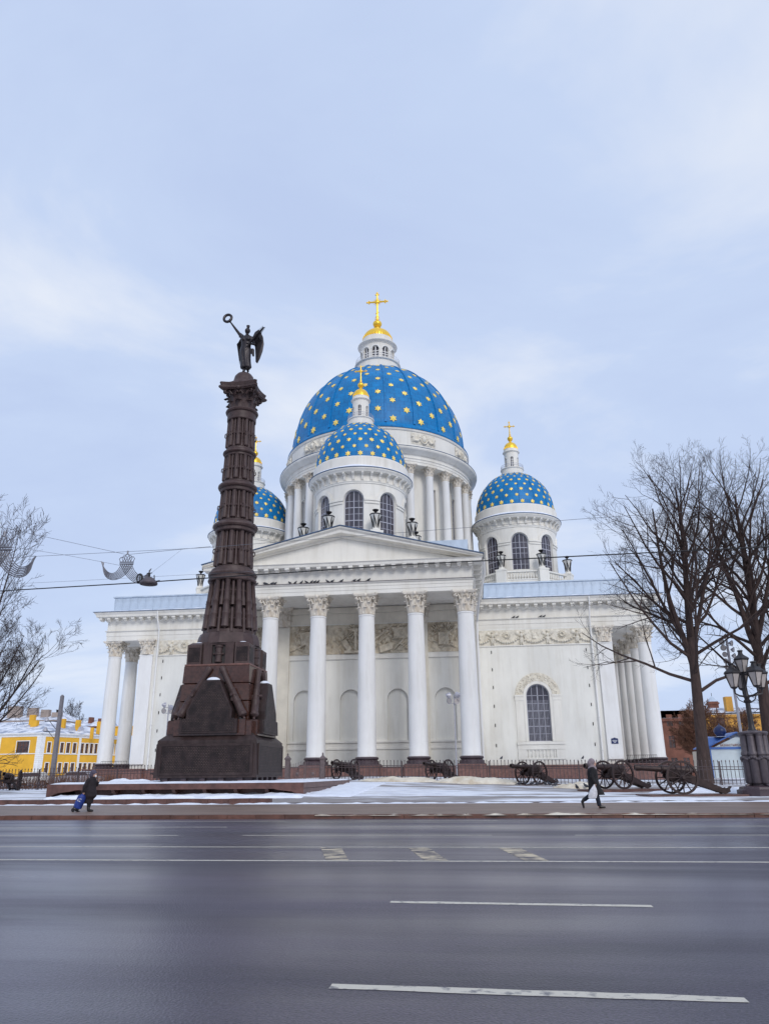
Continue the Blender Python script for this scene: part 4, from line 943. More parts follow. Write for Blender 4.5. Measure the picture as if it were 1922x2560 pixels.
def dome(cx, cy, zb, R, H, tmax, nrib, rib0, star_rows, nstar, star0, size, vis, name='dome', flange=None):
    """zb base height, R base radius, H height of the ellipse, tmax parametric end angle"""
    prof = []
    if flange: prof += flange
    N_ = 28
    for k in range(N_ + 1): t = tmax * k / N_; prof.append((R * cos(t), H * sin(t)))
    d = cpart(name, MB().lathe(prof, 96), 'dome', T3(cx, cy, zb), CH, 40)
    for k in range(nrib):
        az = rib0 + 2 * pi * k / nrib; rb = MB(); vs = []; fs = []
        w = 0.012 * R
        for i in range(23):
            t = tmax * i / 22; r_, z = R * cos(t), H * sin(t); ww = w * (0.35 + 0.65 * cos(t)); e_ = Vector((cos(t) / R, 0, sin(t) / H)).normalized() * 0.011 * R
            for (q, o_) in ((-1, 0), (-0.8, 1), (0.8, 1), (1, 0)):
                p = Vector((r_ + e_.x * o_, q * ww, z + e_.z * o_)); vs.append(p)
        for i in range(22):
            for q in range(3): a = i * 4 + q; fs.append((a, a + 1, a + 5, a + 4))
        rb.add(vs, fs); key = ('rib', R, H)
        if key not in CHILD: CHILD[key] = rb.mesh('rib', 'dome', 30)
        obj('rib', CHILD[key], d, T3(cx, cy, zb) @ RZ(az - pi / 2))
    for ri, (t, sc) in enumerate(star_rows):
        for k in range(nstar):
            az = star0[ri % 2] + 2 * pi * k / nstar
            dl = (az - vis + pi) % (2 * pi) - pi
            if abs(dl) > radians(100): continue
            # azimuth is measured from -Y towards +X
            nr = Vector((cos(t) / R * sin(az), -cos(t) / R * cos(az), sin(t) / H)).normalized()
            p = Vector((cx + R * cos(t) * sin(az), cy - R * cos(t) * cos(az), zb + H * sin(t))) - nr * 0.02 * size
            tx = Vector((cos(az), sin(az), 0)); ty = nr.cross(tx)
            s = size * sc * random.uniform(0.93, 1.06); ro = random.uniform(-0.09, 0.09); tx, ty = tx * cos(ro) + ty * sin(ro), ty * cos(ro) - tx * sin(ro); nr = (nr + tx * random.uniform(-0.05, 0.05) + ty * random.uniform(-0.05, 0.05)).normalized()
            Mx = Matrix(((tx.x * s, ty.x * s, nr.x * s, p.x), (tx.y * s, ty.y * s, nr.y * s, p.y), (tx.z * s, ty.z * s, nr.z * s, p.z), (0, 0, 0, 1)))
            obj('star', STAR, d, Mx)
    return d
def cross_mesh(h):
    mb = MB(); r = 0.028 * h
    mb.tube([(0, 0, 0), (0, 0, h)], [r * 1.2, r * 0.9], 8)
    zc = h * 0.70; aw = h * 0.29
    mb.tube([(-aw, 0, zc), (aw, 0, zc)], r, 8)
    for (x, z, dx, dz) in ((-aw, zc, -1, 0), (aw, zc, 1, 0), (0, h, 0, 1)):
        for (a, b) in ((0.028 * dx * h / 1, 0.028 * dz * h / 1), ):
            mb.ell((x + a * 1.2, 0, z + b * 1.2), 0.034 * h, 0.026 * h, 0.034 * h, 10, 6)
        px, pz = dz, dx
        for s_ in (-1, 1): mb.ell((x - dx * 0.03 * h + s_ * px * 0.045 * h, 0, z - dz * 0.03 * h + s_ * pz * 0.045 * h), 0.026 * h, 0.022 * h, 0.026 * h, 10, 6)
    mb.ell((0, 0, zc), 0.085 * h, 0.05 * h, 0.085 * h, 14, 8)
    for k in range(20):
        a = 2 * pi * k / 20
        if k % 5 == 0: continue
        mb.tube([(0.07 * h * cos(a), 0, zc + 0.07 * h * sin(a)), (0.155 * h * cos(a), 0, zc + 0.155 * h * sin(a))], [0.008 * h, 0.002 * h], 4)
    for s_ in (-1, 1): mb.tube([(0, 0, h * 0.10), (s_ * 0.07 * h, 0, h * 0.04), (s_ * 0.055 * h, 0, h * 0.13), (0, 0, h * 0.20)], 0.012 * h, 6)
    mb.tube([(-0.055 * h, 0, h * 0.26), (0.055 * h, 0, h * 0.31)], 0.014 * h, 6)
    return mb
def lantern(cx, cy, z0, rb, zfl, rf, zc, rc, rg, zg, zball, rball, ztop, nwin, k=1.0):
    """round lantern with windows, balcony rail, gold cap, ball and cross"""
    body_r = rb; b0 = zfl
    base = cpart('lantern_base', MB().lathe([(rf * 1.06, z0 - 0.5), (rf * 1.02, z0 + 0.1), (rf * 0.98, zfl - 0.25), (rf * 1.05, zfl - 0.12), (rf * 1.06, zfl), (0.1, zfl + 0.01)], 40, (cx, cy, 0)), 'stucco')
    f = lambda u, z, d: (cx + (body_r - d) * sin(u / body_r), cy - (body_r - d) * cos(u / body_r), z)
    circ = 2 * pi * body_r; hw = body_r * 0.20; ops = [(circ * (i + 0.0) / nwin - circ / 2 + circ / nwin / 2 * 0, hw, zfl + (zc - zfl) * 0.10, zfl + (zc - zfl) * 0.60) for i in range(nwin)]
    ops = [o for o in ops if o[0] - o[1] > -circ / 2]
    mb = MB(); wall_strip(mb, f, -circ / 2, circ / 2, zfl, zc, ops, 0.12 * body_r, circ / 40, 10)
    lb = cpart('lantern', mb, 'stucco', ID, CH, 30)
    put('lantern_core', MB().lathe([(body_r * 0.86, zfl), (body_r * 0.86, zc)], 24, (cx, cy, 0)), 'glass', lb)
    fr = MB()
    for op in ops:
        if abs(op[0]) > circ * 0.3: continue
        archband(fr, f, op, 0.02, hw * 0.28, -0.035 * body_r, 0.05, 12)
        for zz in (0.3, 0.55, 0.8): fbox(fr, f, op[0] - hw, op[0] + hw, op[2] + (op[3] - op[2]) * zz - 0.02 * body_r, op[2] + (op[3] - op[2]) * zz + 0.02 * body_r, 0.06 * body_r, 0.10 * body_r)
        fbox(fr, f, op[0] - 0.03 * body_r, op[0] + 0.03 * body_r, op[2], op[3] + hw * 0.95, 0.06 * body_r, 0.10 * body_r)
    put('window_frames', fr, 'whiteframe', lb, ID, 20)
    cpart('lantern_cornice', MB().lathe([(body_r * 0.98, zc - 0.30 * k), (body_r * 1.03, zc - 0.26 * k), (body_r * 1.05, zc - 0.12 * k), (rc * 0.97, zc), (rc, zc + 0.10 * k), (rc, zc + 0.22 * k), (rg * 1.06, zc + 0.5 * k), (rg * 1.03, zg)], 48, (cx, cy, 0)), 'stucco')
    rail = MB(); zr = zfl + 0.95 * (k * 0.7 + 0.3); rr = rf
    for i in range(40): a = 2 * pi * i / 40; rail.bar((cx + rr * cos(a), cy + rr * sin(a), zfl), (cx + rr * cos(a), cy + rr * sin(a), zr), 0.018, 4)
    for z in (zr, (zr + zfl) / 2): rail.tube([(cx + rr * cos(a), cy + rr * sin(a), z) for a in np.linspace(0, 2 * pi, 41)], 0.022, 4)
    cpart('balcony_rail', rail, 'frame')
    n = 48; gm = MB(); prof = [(rg, 0.0), (rg, 0.06 * rg)]
    hg = zball - rball - zg - 0.2 * rg
    for i in range(1, 13): t = i / 12 * pi / 2 * 0.94; prof.append((rg * cos(t) ** 0.9, 0.06 * rg + hg * 0.92 * sin(t)))
    prof += [(0.22 * rg, hg * 0.98), (0.16 * rg, hg * 1.06), (0.18 * rg, hg + 0.2 * rg)]
    gm.lathe(prof, n)
    gd = cpart('gold_cap', gm, 'gold', T3(cx, cy, zg))
    fl = MB()
    for i in range(36):
        a = 2 * pi * i / 36; c_ = Vector((cos(a), sin(a), 0))
        fl.tube([c_ * rg * 1.005 + Vector((0, 0, 0.02)), c_ * rg * 0.985 + Vector((0, 0, hg * 0.22)), c_ * rg * 0.93 + Vector((0, 0, hg * 0.34))], [rg * 0.045, rg * 0.045, rg * 0.01], 5)
    put('gold_fringe', fl, 'gold', gd, T3(cx, cy, zg))
    cpart('gold_ball', MB().ell((0, 0, 0), rball, rball, rball * 0.92, 24, 14).lathe([(rball * 0.5, -rball * 0.95), (rball * 0.75, -rball * 0.8), (rball * 0.5, -rball * 0.65)], 20).lathe([(rball * 0.25, rball * 0.8), (rball * 0.4, rball * 0.95), (rball * 0.2, rball * 1.15)], 16), 'gold', T3(cx, cy, zball))
    h = ztop - zball - rball * 0.9
    cpart('cross', cross_mesh(h), 'gold', T3(cx, cy, zball + rball * 0.9))

# --- great drum and dome
RC = 14.65
drum_f = lambda u, z, d: (CXM + (13.2 - d) * sin(u / 13.2), -(13.2 - d) * cos(u / 13.2), z)
bay = 2 * pi / 28
ops = [(13.2 * bay * (k + 0.5), 0.72, 33.2, 42.3, 'flat') for k in range(-14, 14) if k % 2 == 1]
mb = MB(); wall_strip(mb, drum_f, -13.2 * pi, 13.2 * pi, 31, 45.2, ops, 0.5, 1.0, 4); cpart('drum', mb, 'stucco', smooth=30)
for op in ops:
    if abs(op[0] / 13.2) < radians(105):
        church_window(drum_f, op, 0.5, [0.5], [0.1, 0.2, 0.3, 0.4, 0.5, 0.6, 0.7, 0.8, 0.9], CH, None, 'frame', 'glassbrown', 0.07, None)
        fr = MB()
        for j in (-1, 1): a, b = sorted((op[0] + j * 0.74, op[0] + j * 1.1)); fbox(fr, drum_f, a, b, 33, 42.5, -0.1, 0.1)
        fbox(fr, drum_f, op[0] - 1.1, op[0] + 1.1, 42.32, 42.8, -0.14, 0.1); cpart('window_surround', fr, 'stucco', smooth=0)
SH_DRUM = MB().lathe([(0.70, 0), (0.70, 0.15), (0.63, 0.3), (0.62, 4), (0.56, 12.2), (0.60, 12.3), (0.60, 12.45), (0.55, 12.5)], 24).mesh('shaft', 'column', 30)
for k in range(28):
    a = bay * k; x, y = CXM + RC * sin(a), -RC * cos(a)
    if y > 6: continue
    o = obj('drum_column', SH_DRUM, CH, T3(x, y, 31.0))
    obj('capital', CAPMESH, o, T3(x, y, 43.5) @ RZ(a) @ Matrix.Diagonal((0.56, 0.56, 1.45 / 2.55, 1)))
cpart('drum_base', MB().lathe([(15.4, 29.5), (15.4, 30.9), (15.2, 31.0), (13.0, 31.02)], 80, (CXM, 0, 0)), 'stucco')
cpart('drum_entablature', MB().lathe([(13.1, 44.9), (14.1, 44.92), (15.15, 44.95), (15.15, 45.4), (15.22, 45.42), (15.22, 45.75), (15.35, 45.85), (15.3, 45.95), (15.28, 46.35), (15.55, 46.45), (15.9, 46.75), (16.2, 46.95), (16.3, 47.1), (16.32, 47.32), (15.2, 47.65)], 112, (CXM, 0, 0)), 'stucco', smooth=20)
cpart('drum_flashing', MB().lathe([(16.3, 47.325), (16.37, 47.33), (16.37, 47.40), (15.2, 47.75)], 112, (CXM, 0, 0)), 'flash', smooth=20)
cpart('drum_attic', MB().lathe([(15.15, 47.6), (15.15, 47.95), (15.0, 48.05), (14.95, 50.35), (15.1, 50.45), (15.2, 50.7), (14.6, 50.85)], 112, (CXM, 0, 0)), 'stucco', smooth=20)
att_f = lambda u, z, d: (CXM + (14.97 - d) * sin(u / 14.97), -(14.97 - d) * cos(u / 14.97), z)
def wreath_relief(w, h):
    S = [('ell', w / 2, h * 0.55, 0.42, 0.62, 0.3, 0), ('ring', w / 2, h * 0.52, 0.55, 0.75, 0.12, 0.2)]
    for sd in (-1, 1):
        for q in range(7): t = q / 6; S.append(('ell', w / 2 + sd * (0.6 + 1.3 * t), h * (0.62 - 0.35 * sin(pi * t)), 0.24, 0.2, 0.22, q))
        S.append(('ell', w / 2 + sd * (w / 2 - 0.35), h * 0.5, 0.26, 0.7, 0.2, 0.2 * sd))
    return S
for k in range(-3, 4):
    a = radians(34.5 * k + 0.0); u = 14.97 * a
    relief_obj('attic_relief', u - 2.1, 48.35, 0, 4.2, 1.85, wreath_relief(4.2, 1.85), 'reliefw', CH, 20 + k, 60, 28, 0.06, fmap=att_f)
rows = []
for i in range(11): rows.append((radians(2.2 + 6.1 * i), 1.0 - 0.042 * i))
dm = dome(CXM, 0, 51.9, 14.4, 16.0, acos(3.7 / 14.4), 20, radians(11.8), rows, 20, (radians(16.4), radians(7.2)), 0.60, radians(7), flange=[(15.15, -1.1), (15.2, -0.9), (14.75, -0.5)])
lantern(CXM, 0, 67.2, 2.95, 69.3, 3.85, 73.1, 3.5, 2.6, 74.7, 78.3, 0.8, 84.7, 10)

# --- the three small towers in view (the fourth is hidden behind)
URN = MB()
URN.lathe([(0.16, 2.0), (0.30, 2.02), (0.74, 2.05), (0.78, 2.12), (0.74, 2.2), (0.3, 2.28), (0.14, 2.36), (0.12, 2.48), (0.30, 2.62), (0.42, 2.78), (0.30, 2.84), (0.12, 2.86)], 20)
for k in range(6):
    a = 2 * pi * k / 6 + 0.3; b = a + 0.5
    URN.tube([(0.66 * cos(a), 0.66 * sin(a), 2.05), (0.42 * cos(a), 0.42 * sin(a), 0.9), (0.36 * cos(a), 0.36 * sin(a), 0.0)], [0.06, 0.05, 0.05], 6)
    URN.tube([(0.60 * cos(a), 0.60 * sin(a), 1.95), (0.44 * cos(b), 0.44 * sin(b), 1.0), (0.36 * cos(b + 0.3), 0.36 * sin(b + 0.3), 0.05)], [0.04, 0.05, 0.04], 5)
URNM = URN.mesh('tripod_urn', 'iron', 40)
URND = MB().lathe([(0.50, 0.0), (0.52, 0.1), (0.44, 0.2), (0.30, 0.9), (0.44, 1.5), (0.62, 1.9), (0.72, 2.04), (0.2, 2.05)], 18).mesh('urn_body', 'stucco', 40)
def tower(cx, cy, vis, nm):
    RD = 6.05; circ = 2 * pi * RD
    f = lambda u, z, d: (cx + (RD - d) * sin(u / RD), cy - (RD - d) * cos(u / RD), z)
    ops = [(RD * (2 * pi * k / 8), 1.28, 30.15, 34.6) for k in range(-3, 4)]
    mb = MB(); wall_strip(mb, f, -circ / 2, circ / 2, 26, 37.2, ops, 0.5, 0.6, 16)
    tw = cpart('tower_drum', mb, 'stucco', smooth=25); tw['label'] = 'round white tower drum with arched windows, ' + nm
    for op in ops:
        az = op[0] / RD; dl = (az - vis + pi) % (2 * pi) - pi
        if abs(dl) > radians(95): continue
        sr = MB(); archband(sr, f, op, 0.04, 0.42, -0.14, 0.1, 20); archband(sr, f, op, 0.42, 0.58, -0.06, 0.1, 20)
        cpart('arch_moulding', sr, 'stucco', ID, tw, 25)
        church_window(f, op, 0.5, [0.25, 0.5, 0.75], [0.15, 0.3, 0.45, 0.6, 0.75], CH, None, bar=0.055, heavy=((1,), (1, 3)))
    im = MB()
    for k in range(8):
        uc = RD * (2 * pi * (k - 3.5) / 8); hw = RD * pi / 8 - 1.36
        fbox(im, f, uc - hw, uc + hw, 34.45, 34.68, -0.22, 0.1, 6); fbox(im, f, uc - hw + 0.06, uc + hw - 0.06, 34.1, 34.42, -0.12, 0.1, 6)
    cpart('impost', im, 'stucco', ID, tw, 25)
    cpart('frieze_band', MB().lathe([(6.05, 36.75), (6.16, 36.82), (6.16, 36.95), (6.24, 37.05), (6.24, 37.12), (6.1, 37.15), (6.1, 38.1), (6.35, 38.15), (6.8, 38.2), (6.9, 38.38), (7.02, 38.5), (7.05, 38.68), (6.55, 38.85)], 72, (cx, cy, 0)), 'stucco', ID, tw, 20)
    cpart('tower_flashing', MB().lathe([(7.05, 38.685), (7.12, 38.69), (7.12, 38.78), (6.5, 38.98)], 72, (cx, cy, 0)), 'flash', ID, tw, 20)
    cpart('dome_ring', MB().lathe([(6.5, 38.9), (6.5, 40.35), (6.42, 40.5), (6.1, 40.6)], 72, (cx, cy, 0)), 'stucco', ID, tw, 20)
    sn = MB(); vs = []; fs = []
    for i in range(90):
        a = -pi * 0.95 + 1.9 * pi * 0.9 * i / 89; w = 0.10 + 0.10 * max(0, noise.noise((i * 0.11, cx, 1)) + 0.3)
        for (r_, z) in ((7.05, 38.79), (6.9, 38.84 + w), (6.55, 38.95 + w * 1.6), (6.49, 38.95)): vs.append((cx + r_ * sin(a), cy - r_ * cos(a), z))
    for i in range(89):
        for k in range(3): q = i * 4 + k; fs.append((q, q + 4, q + 5, q + 1))
    o = cpart('cornice_snow', sn.add(vs, fs), 'snow', ID, tw); o['kind'] = 'stuff'
    key = 'bracket'
    if key not in CHILD: CHILD[key] = MB().prism([(0, 0), (0, 1.0), (0.72, 1.0), (0.66, 0.82), (0.30, 0.55), (0.16, 0.1)], lambda a, b: (-0.15, -a, b), lambda a, b: (0.15, -a, b)).prism([(0, -0.22), (0, 0.0), (0.2, 0.0), (0.1, -0.16)], lambda a, b: (-0.18, -a, b), lambda a, b: (0.18, -a, b)).mesh('bracket', 'stucco', 0)
    for k in range(34):
        a = 2 * pi * k / 34; dl = (a - vis + pi) % (2 * pi) - pi
        if abs(dl) > radians(105): continue
        obj('bracket', CHILD[key], tw, T3(cx + 6.1 * sin(a), cy - 6.1 * cos(a), 37.18) @ RZ(a))
    rows = [(radians(3.6 + 8.9 * i), (1.0 if i % 2 == 0 else 0.82) - 0.05 * i) for i in range(8)]
    dome(cx, cy, 40.5, 6.22, 7.2, acos(1.75 / 6.22), 16, radians(4), rows, 24, (radians(8), radians(0.5 + 15)), 0.405, vis, flange=[(6.32, -0.12), (6.36, -0.02), (6.25, 0.05)])
    lantern(cx, cy, 47.3, 1.15, 48.5, 1.8, 51.5, 1.38, 1.15, 52.1, 54.2, 0.45, 57.25, 6, 0.5)
    # octagonal balustrade with posts and tripod urns
    RP = 7.75; posts = []
    for k in range(8):
        a = radians(22.5 + 45 * k); dl = (a - vis + pi) % (2 * pi) - pi; x, y = cx + RP * sin(a), cy - RP * cos(a)
        if abs(dl) > radians(115): continue
        cpart('baluster_post', MB().box(-0.76, 0.76, -0.55, 0.55, 26.2, 29.72).box(-0.82, 0.82, -0.6, 0.6, 29.6, 29.85), 'stucco', T3(x, y, 0) @ RZ(a), tw, 0)
        u_ = obj('tripod_urn', URNM, CH, T3(x, y, 29.85)); obj('urn_body', URND, u_, T3(x, y, 29.85))
    if 'bal' not in CHILD:
        CHILD['bal'] = MB().lathe([(0.13, 0), (0.13, 0.08), (0.07, 0.13), (0.15, 0.32), (0.15, 0.42), (0.07, 0.72), (0.06, 0.86), (0.12, 0.92), (0.12, 1.0)], 9).mesh('baluster', 'stucco', 40)
    for k in range(8):
        a = radians(45 * k); dl = (a - vis + pi) % (2 * pi) - pi
        if abs(dl) > radians(85): continue
        rr = RP * cos(radians(22.5)); half = RP * sin(radians(22.5)) - 0.72; Mx = T3(cx, cy, 0) @ RZ(a) @ T3(0, -rr, 0)
        cpart('balustrade', MB().box(-half, half, -0.28, 0.22, 26.2, 28.2).box(-half, half, -0.34, 0.26, 28.2, 28.36).box(-half, half, -0.26, 0.2, 29.4, 29.62), 'stucco', Mx, tw, 0)
        for q in range(11):
            u = -half + (2 * half) * (q + 0.5) / 11; obj('baluster', CHILD['bal'], tw, Mx @ T3(u, -0.03, 28.36) @ Matrix.Diagonal((1, 1, 1.05, 1)))
    cpart('tower_foot', MB().lathe([(7.9, 25.5), (7.9, 26.4), (6.0, 26.45)], 32, (cx, cy, 0)), 'stucco', ID, tw, 20)
tower(0.0, -21.75, radians(8), 'in front of the great dome')
tower(21.9, 0.0, radians(-4), 'right of the great dome')
tower(-21.75, 0.0, radians(17), 'left of the great dome')
# ------------------------------------------------------------------ granite platform and victory column
PF = thing('granite_platform', 'low overhanging red granite platform topped with snow below the column', 'platform', (-1.6, -69.5, 0.2))
px0, px1, py0, py1, pz0, pz1 = -8.65, 5.42, -77.0, -62.5, 0.15, 1.02
put('slab', MB().box(px0, px1, py0, py1, 0.72, pz1), 'granite_wet', PF, ID, 0)
put('core', MB().box(px0 + 1.2, px1 - 1.2, py0 + 0.8, py1 - 1.2, pz0, 0.74), 'granite_wet', PF, ID, 0)
put('slab_edge', MB().prism([(0, 0.74), (1.7, 0.74), (1.35, 0.66), (0.62, 0.58), (0.22, 0.42), (0.0, 0.2)], lambda a, b: (px0 + a, py0 + 0.004, b), lambda a, b: (px0 + a, py1, b)), 'granite_wet', PF, ID, 0)
put('slab_edge', MB().prism([(0, 0.74), (-1.7, 0.74), (-1.35, 0.66), (-0.62, 0.58), (-0.22, 0.42), (0.0, 0.2)], lambda a, b: (px1 + a, py0 + 0.004, b), lambda a, b: (px1 + a, py1, b)), 'granite_wet', PF, ID, 0)
CB = MB().prism([(0.06, 0.74), (1.4, 0.74), (1.4, 0.2), (0.95, 0.28), (0.5, 0.42), (0.16, 0.62)], lambda a, b: (-0.09, a, b), lambda a, b: (0.09, a, b)).mesh('corbel', 'granite_wet', 0)
for k in range(7): obj('corbel', CB, PF, T3(px0 + 2.0 + k * 1.68, py0, 0))
for k in range(6): obj('corbel', CB, PF, T3(px1, py0 + 2.4 + k * 2.1, 0) @ RZ(pi / 2))
for k in range(12): put('joint', MB().box(px0 + 1.3 + k * 1.1, px0 + 1.306 + k * 1.1, py0 - 0.002, py0 + 0.1, 0.73, pz1 - 0.01), 'granite_dark', PF, ID, 0) if k % 2 == 0 else None
# snow on top and drifted under the overhang
def snow_patch(x0, x1, y0, y1, z, h, nx, ny, seed, keep=None):
    vs = []; fs = []
    for j in range(ny + 1):
        for i in range(nx + 1):
            x = x0 + (x1 - x0) * i / nx; y = y0 + (y1 - y0) * j / ny; e = min(i, nx - i, j, ny - j)
            hh = h * (0.7 + 0.5 * noise.noise((x * 0.8, y * 0.8, seed)) + 0.25 * noise.noise((x * 3, y * 3, seed)))
            if e == 0: hh = -0.01
            j_ = 0.05 * noise.noise((x * 2, y * 2, seed + 5)) if e == 0 else 0
            vs.append((x + j_, y + j_, (ground_h(x, y) - 0.04 if z is None else z) + hh))
    for j in range(ny):
        for i in range(nx): a = j * (nx + 1) + i; fs.append((a, a + 1, a + nx + 2, a + nx + 1))
    return MB().add(vs, fs)
o = put('platform_snow', snow_patch(px0 + 0.08, px1 - 0.05, py0 + 0.06, py1 - 0.1, pz1, 0.10, 70, 50, 2.0), 'snow', PF); o['kind'] = 'stuff'
o = put('drifted_snow', snow_patch(px0 + 0.7, px1 + 0.3, py0 - 1.7, py0 + 1.2, None, 0.24, 80, 14, 3.0), 'snow', PF); o['kind'] = 'stuff'
o = put('drifted_snow', snow_patch(px1 - 1.2, px1 + 2.6, py0 - 0.6, py1, None, 0.16, 30, 60, 4.0), 'snow', PF); o['kind'] = 'stuff'

MX, MY = -1.0, -71.0
VC = thing('victory_column', 'dark bronze victory column built of cannon barrels on a stepped pedestal', 'monument', (MX, MY, 1.05))
def mpart(name, mb, mt='bronze', Mw=ID, parent=None, smooth=35): return put(name, mb, mt, parent or VC, Mw, smooth)
C4 = [T3(MX, MY, 0) @ RZ(k * pi / 2) for k in range(4)]         # four faces, face 0 looks to the road
# lower block
mpart('foot', MB().box(MX - 2.7, MX + 2.7, MY - 2.7, MY + 2.7, 1.0, 1.34), 'granite_dark', smooth=0)
mpart('pedestal', MB().frustum(MX - 3.02, MX + 3.02, MY - 3.02, MY + 3.02, 1.28, MX - 2.94, MX + 2.94, MY - 2.94, MY + 2.94, 3.32).frustum(MX - 2.94, MX + 2.94, MY - 2.94, MY + 2.94, 3.32, MX - 2.5, MX + 2.5, MY - 2.5, MY + 2.5, 3.72), 'bronze_ped', smooth=0)
for F_ in C4:
    mpart('tablet', MB().box(-2.62, 2.62, -3.035, -2.9, 1.55, 3.0), 'tablet', F_, smooth=0)
    fr = MB(); fr.box(-2.78, -2.62, -3.06, -2.9, 1.42, 3.13).box(2.62, 2.78, -3.06, -2.9, 1.42, 3.13).box(-2.62, 2.62, -3.06, -2.9, 3.0, 3.13).box(-2.62, 2.62, -3.06, -2.9, 1.42, 1.55)
    mpart('tablet_frame', fr, 'bronze_ped', F_, smooth=0)
    for k in range(5): mpart('foot_pier', MB().box(-2.5 + k * 1.1, -2.2 + k * 1.1, -2.9, -2.6, 1.0, 1.3), 'granite_dark', F_, smooth=0)
    # stepped block with notched corners and the tall inscribed shield
    mpart('step_block', MB().box(-2.15, 2.15, -2.72, 0, 3.6, 4.48).box(-2.62, -2.12, -2.5, 0, 3.6, 4.40), 'polished', F_, smooth=0)
    sh = [(-1.72, 3.72), (1.72, 3.72), (1.72, 4.5), (1.36, 4.5), (1.36, 5.02), (0.50, 6.75), (-0.50, 6.75), (-1.36, 5.02), (-1.36, 4.5), (-1.72, 4.5)]
    mpart('shield', MB().prism(sh, lambda a, b: (a, -2.96 + (b - 3.7) * 0.055, b), lambda a, b: (a, -2.05, b)), 'bronze_ped', F_, smooth=0)
    mpart('shield_tablet', MB().prism([(x * 0.90, 3.82 + (z - 3.72) * 0.93) for x, z in sh], lambda a, b: (a, -2.985 + (b - 3.7) * 0.055, b), lambda a, b: (a, -2.9 + (b - 3.7) * 0.055, b)), 'tablet', F_, smooth=0)
    mpart('shield_snow', MB().ell((0, -2.45, 6.75), 0.42, 0.32, 0.20, 12, 8), 'snow', F_)
# polished granite courses
for (za, zb, ha, hb) in ((4.30, 5.57, 2.16, 2.12), (5.60, 6.62, 2.11, 2.08), (6.65, 7.70, 2.07, 2.03)):
    b = 0.03; mb = MB().frustum(MX - ha + b, MX + ha - b, MY - ha + b, MY + ha - b, za, MX - ha, MX + ha, MY - ha, MY + ha, za + b)
    mb.frustum(MX - ha, MX + ha, MY - ha, MY + ha, za + b, MX - hb, MX + hb, MY - hb, MY + hb, zb - b).frustum(MX - hb, MX + hb, MY - hb, MY + hb, zb - b, MX - hb + b, MX + hb - b, MY - hb + b, MY + hb - b, zb)
    mpart('granite_course', mb, 'polished', smooth=0)
# leaning cannon barrels, two to a face
def barrel_profile(L, r0, r1):      # breech at z=0, muzzle at L
    return [(0.0, -0.16 * L * 0.5), (r0 * 0.28, -0.075 * L), (r0 * 0.34, -0.05 * L), (r0 * 0.2, -0.03 * L), (r0 * 0.7, -0.015 * L), (r0 * 1.05, 0.0), (r0 * 1.12, 0.02 * L), (r0 * 1.12, 0.05 * L), (r0, 0.06 * L), (r0 * 0.97, 0.26 * L), (r0 * 1.06, 0.27 * L), (r0 * 1.06, 0.295 * L), (r0 * 0.93, 0.30 * L), (r0 * 0.89, 0.50 * L), (r0 * 0.98, 0.51 * L), (r0 * 0.98, 0.53 * L), (r1 * 1.08, 0.54 * L), (r1, 0.88 * L), (r1 * 1.14, 0.90 * L), (r1 * 1.22, 0.965 * L), (r1 * 1.05, L), (r1 * 0.7, L), (r1 * 0.65, 0.93 * L)]
bl = MB().lathe(barrel_profile(3.25, 0.235, 0.165), 20)
for sd in (-1, 1): bl.tube([(sd * 0.18, 0, 1.36), (sd * 0.36, 0, 1.36)], 0.085, 10)
LEAN = bl.mesh('leaning_barrel', 'bronze', 40)
for F_ in C4:
    for sd in (-1, 1):
        a = Vector((sd * 1.90, -2.42, 4.72)); b = Vector((sd * 0.33, -2.12, 7.62)); d = (b - a).normalized()
        q = d.to_track_quat('Z', 'Y').to_matrix().to_4x4(); obj('leaning_barrel', LEAN, VC, F_ @ T3(*a) @ q)
        mpart('barrel_rest', MB().box(sd * 1.3 - 0.16, sd * 1.3 + 0.16, -2.5, -2.0, 5.55, 5.95), 'bronze', F_, smooth=0)
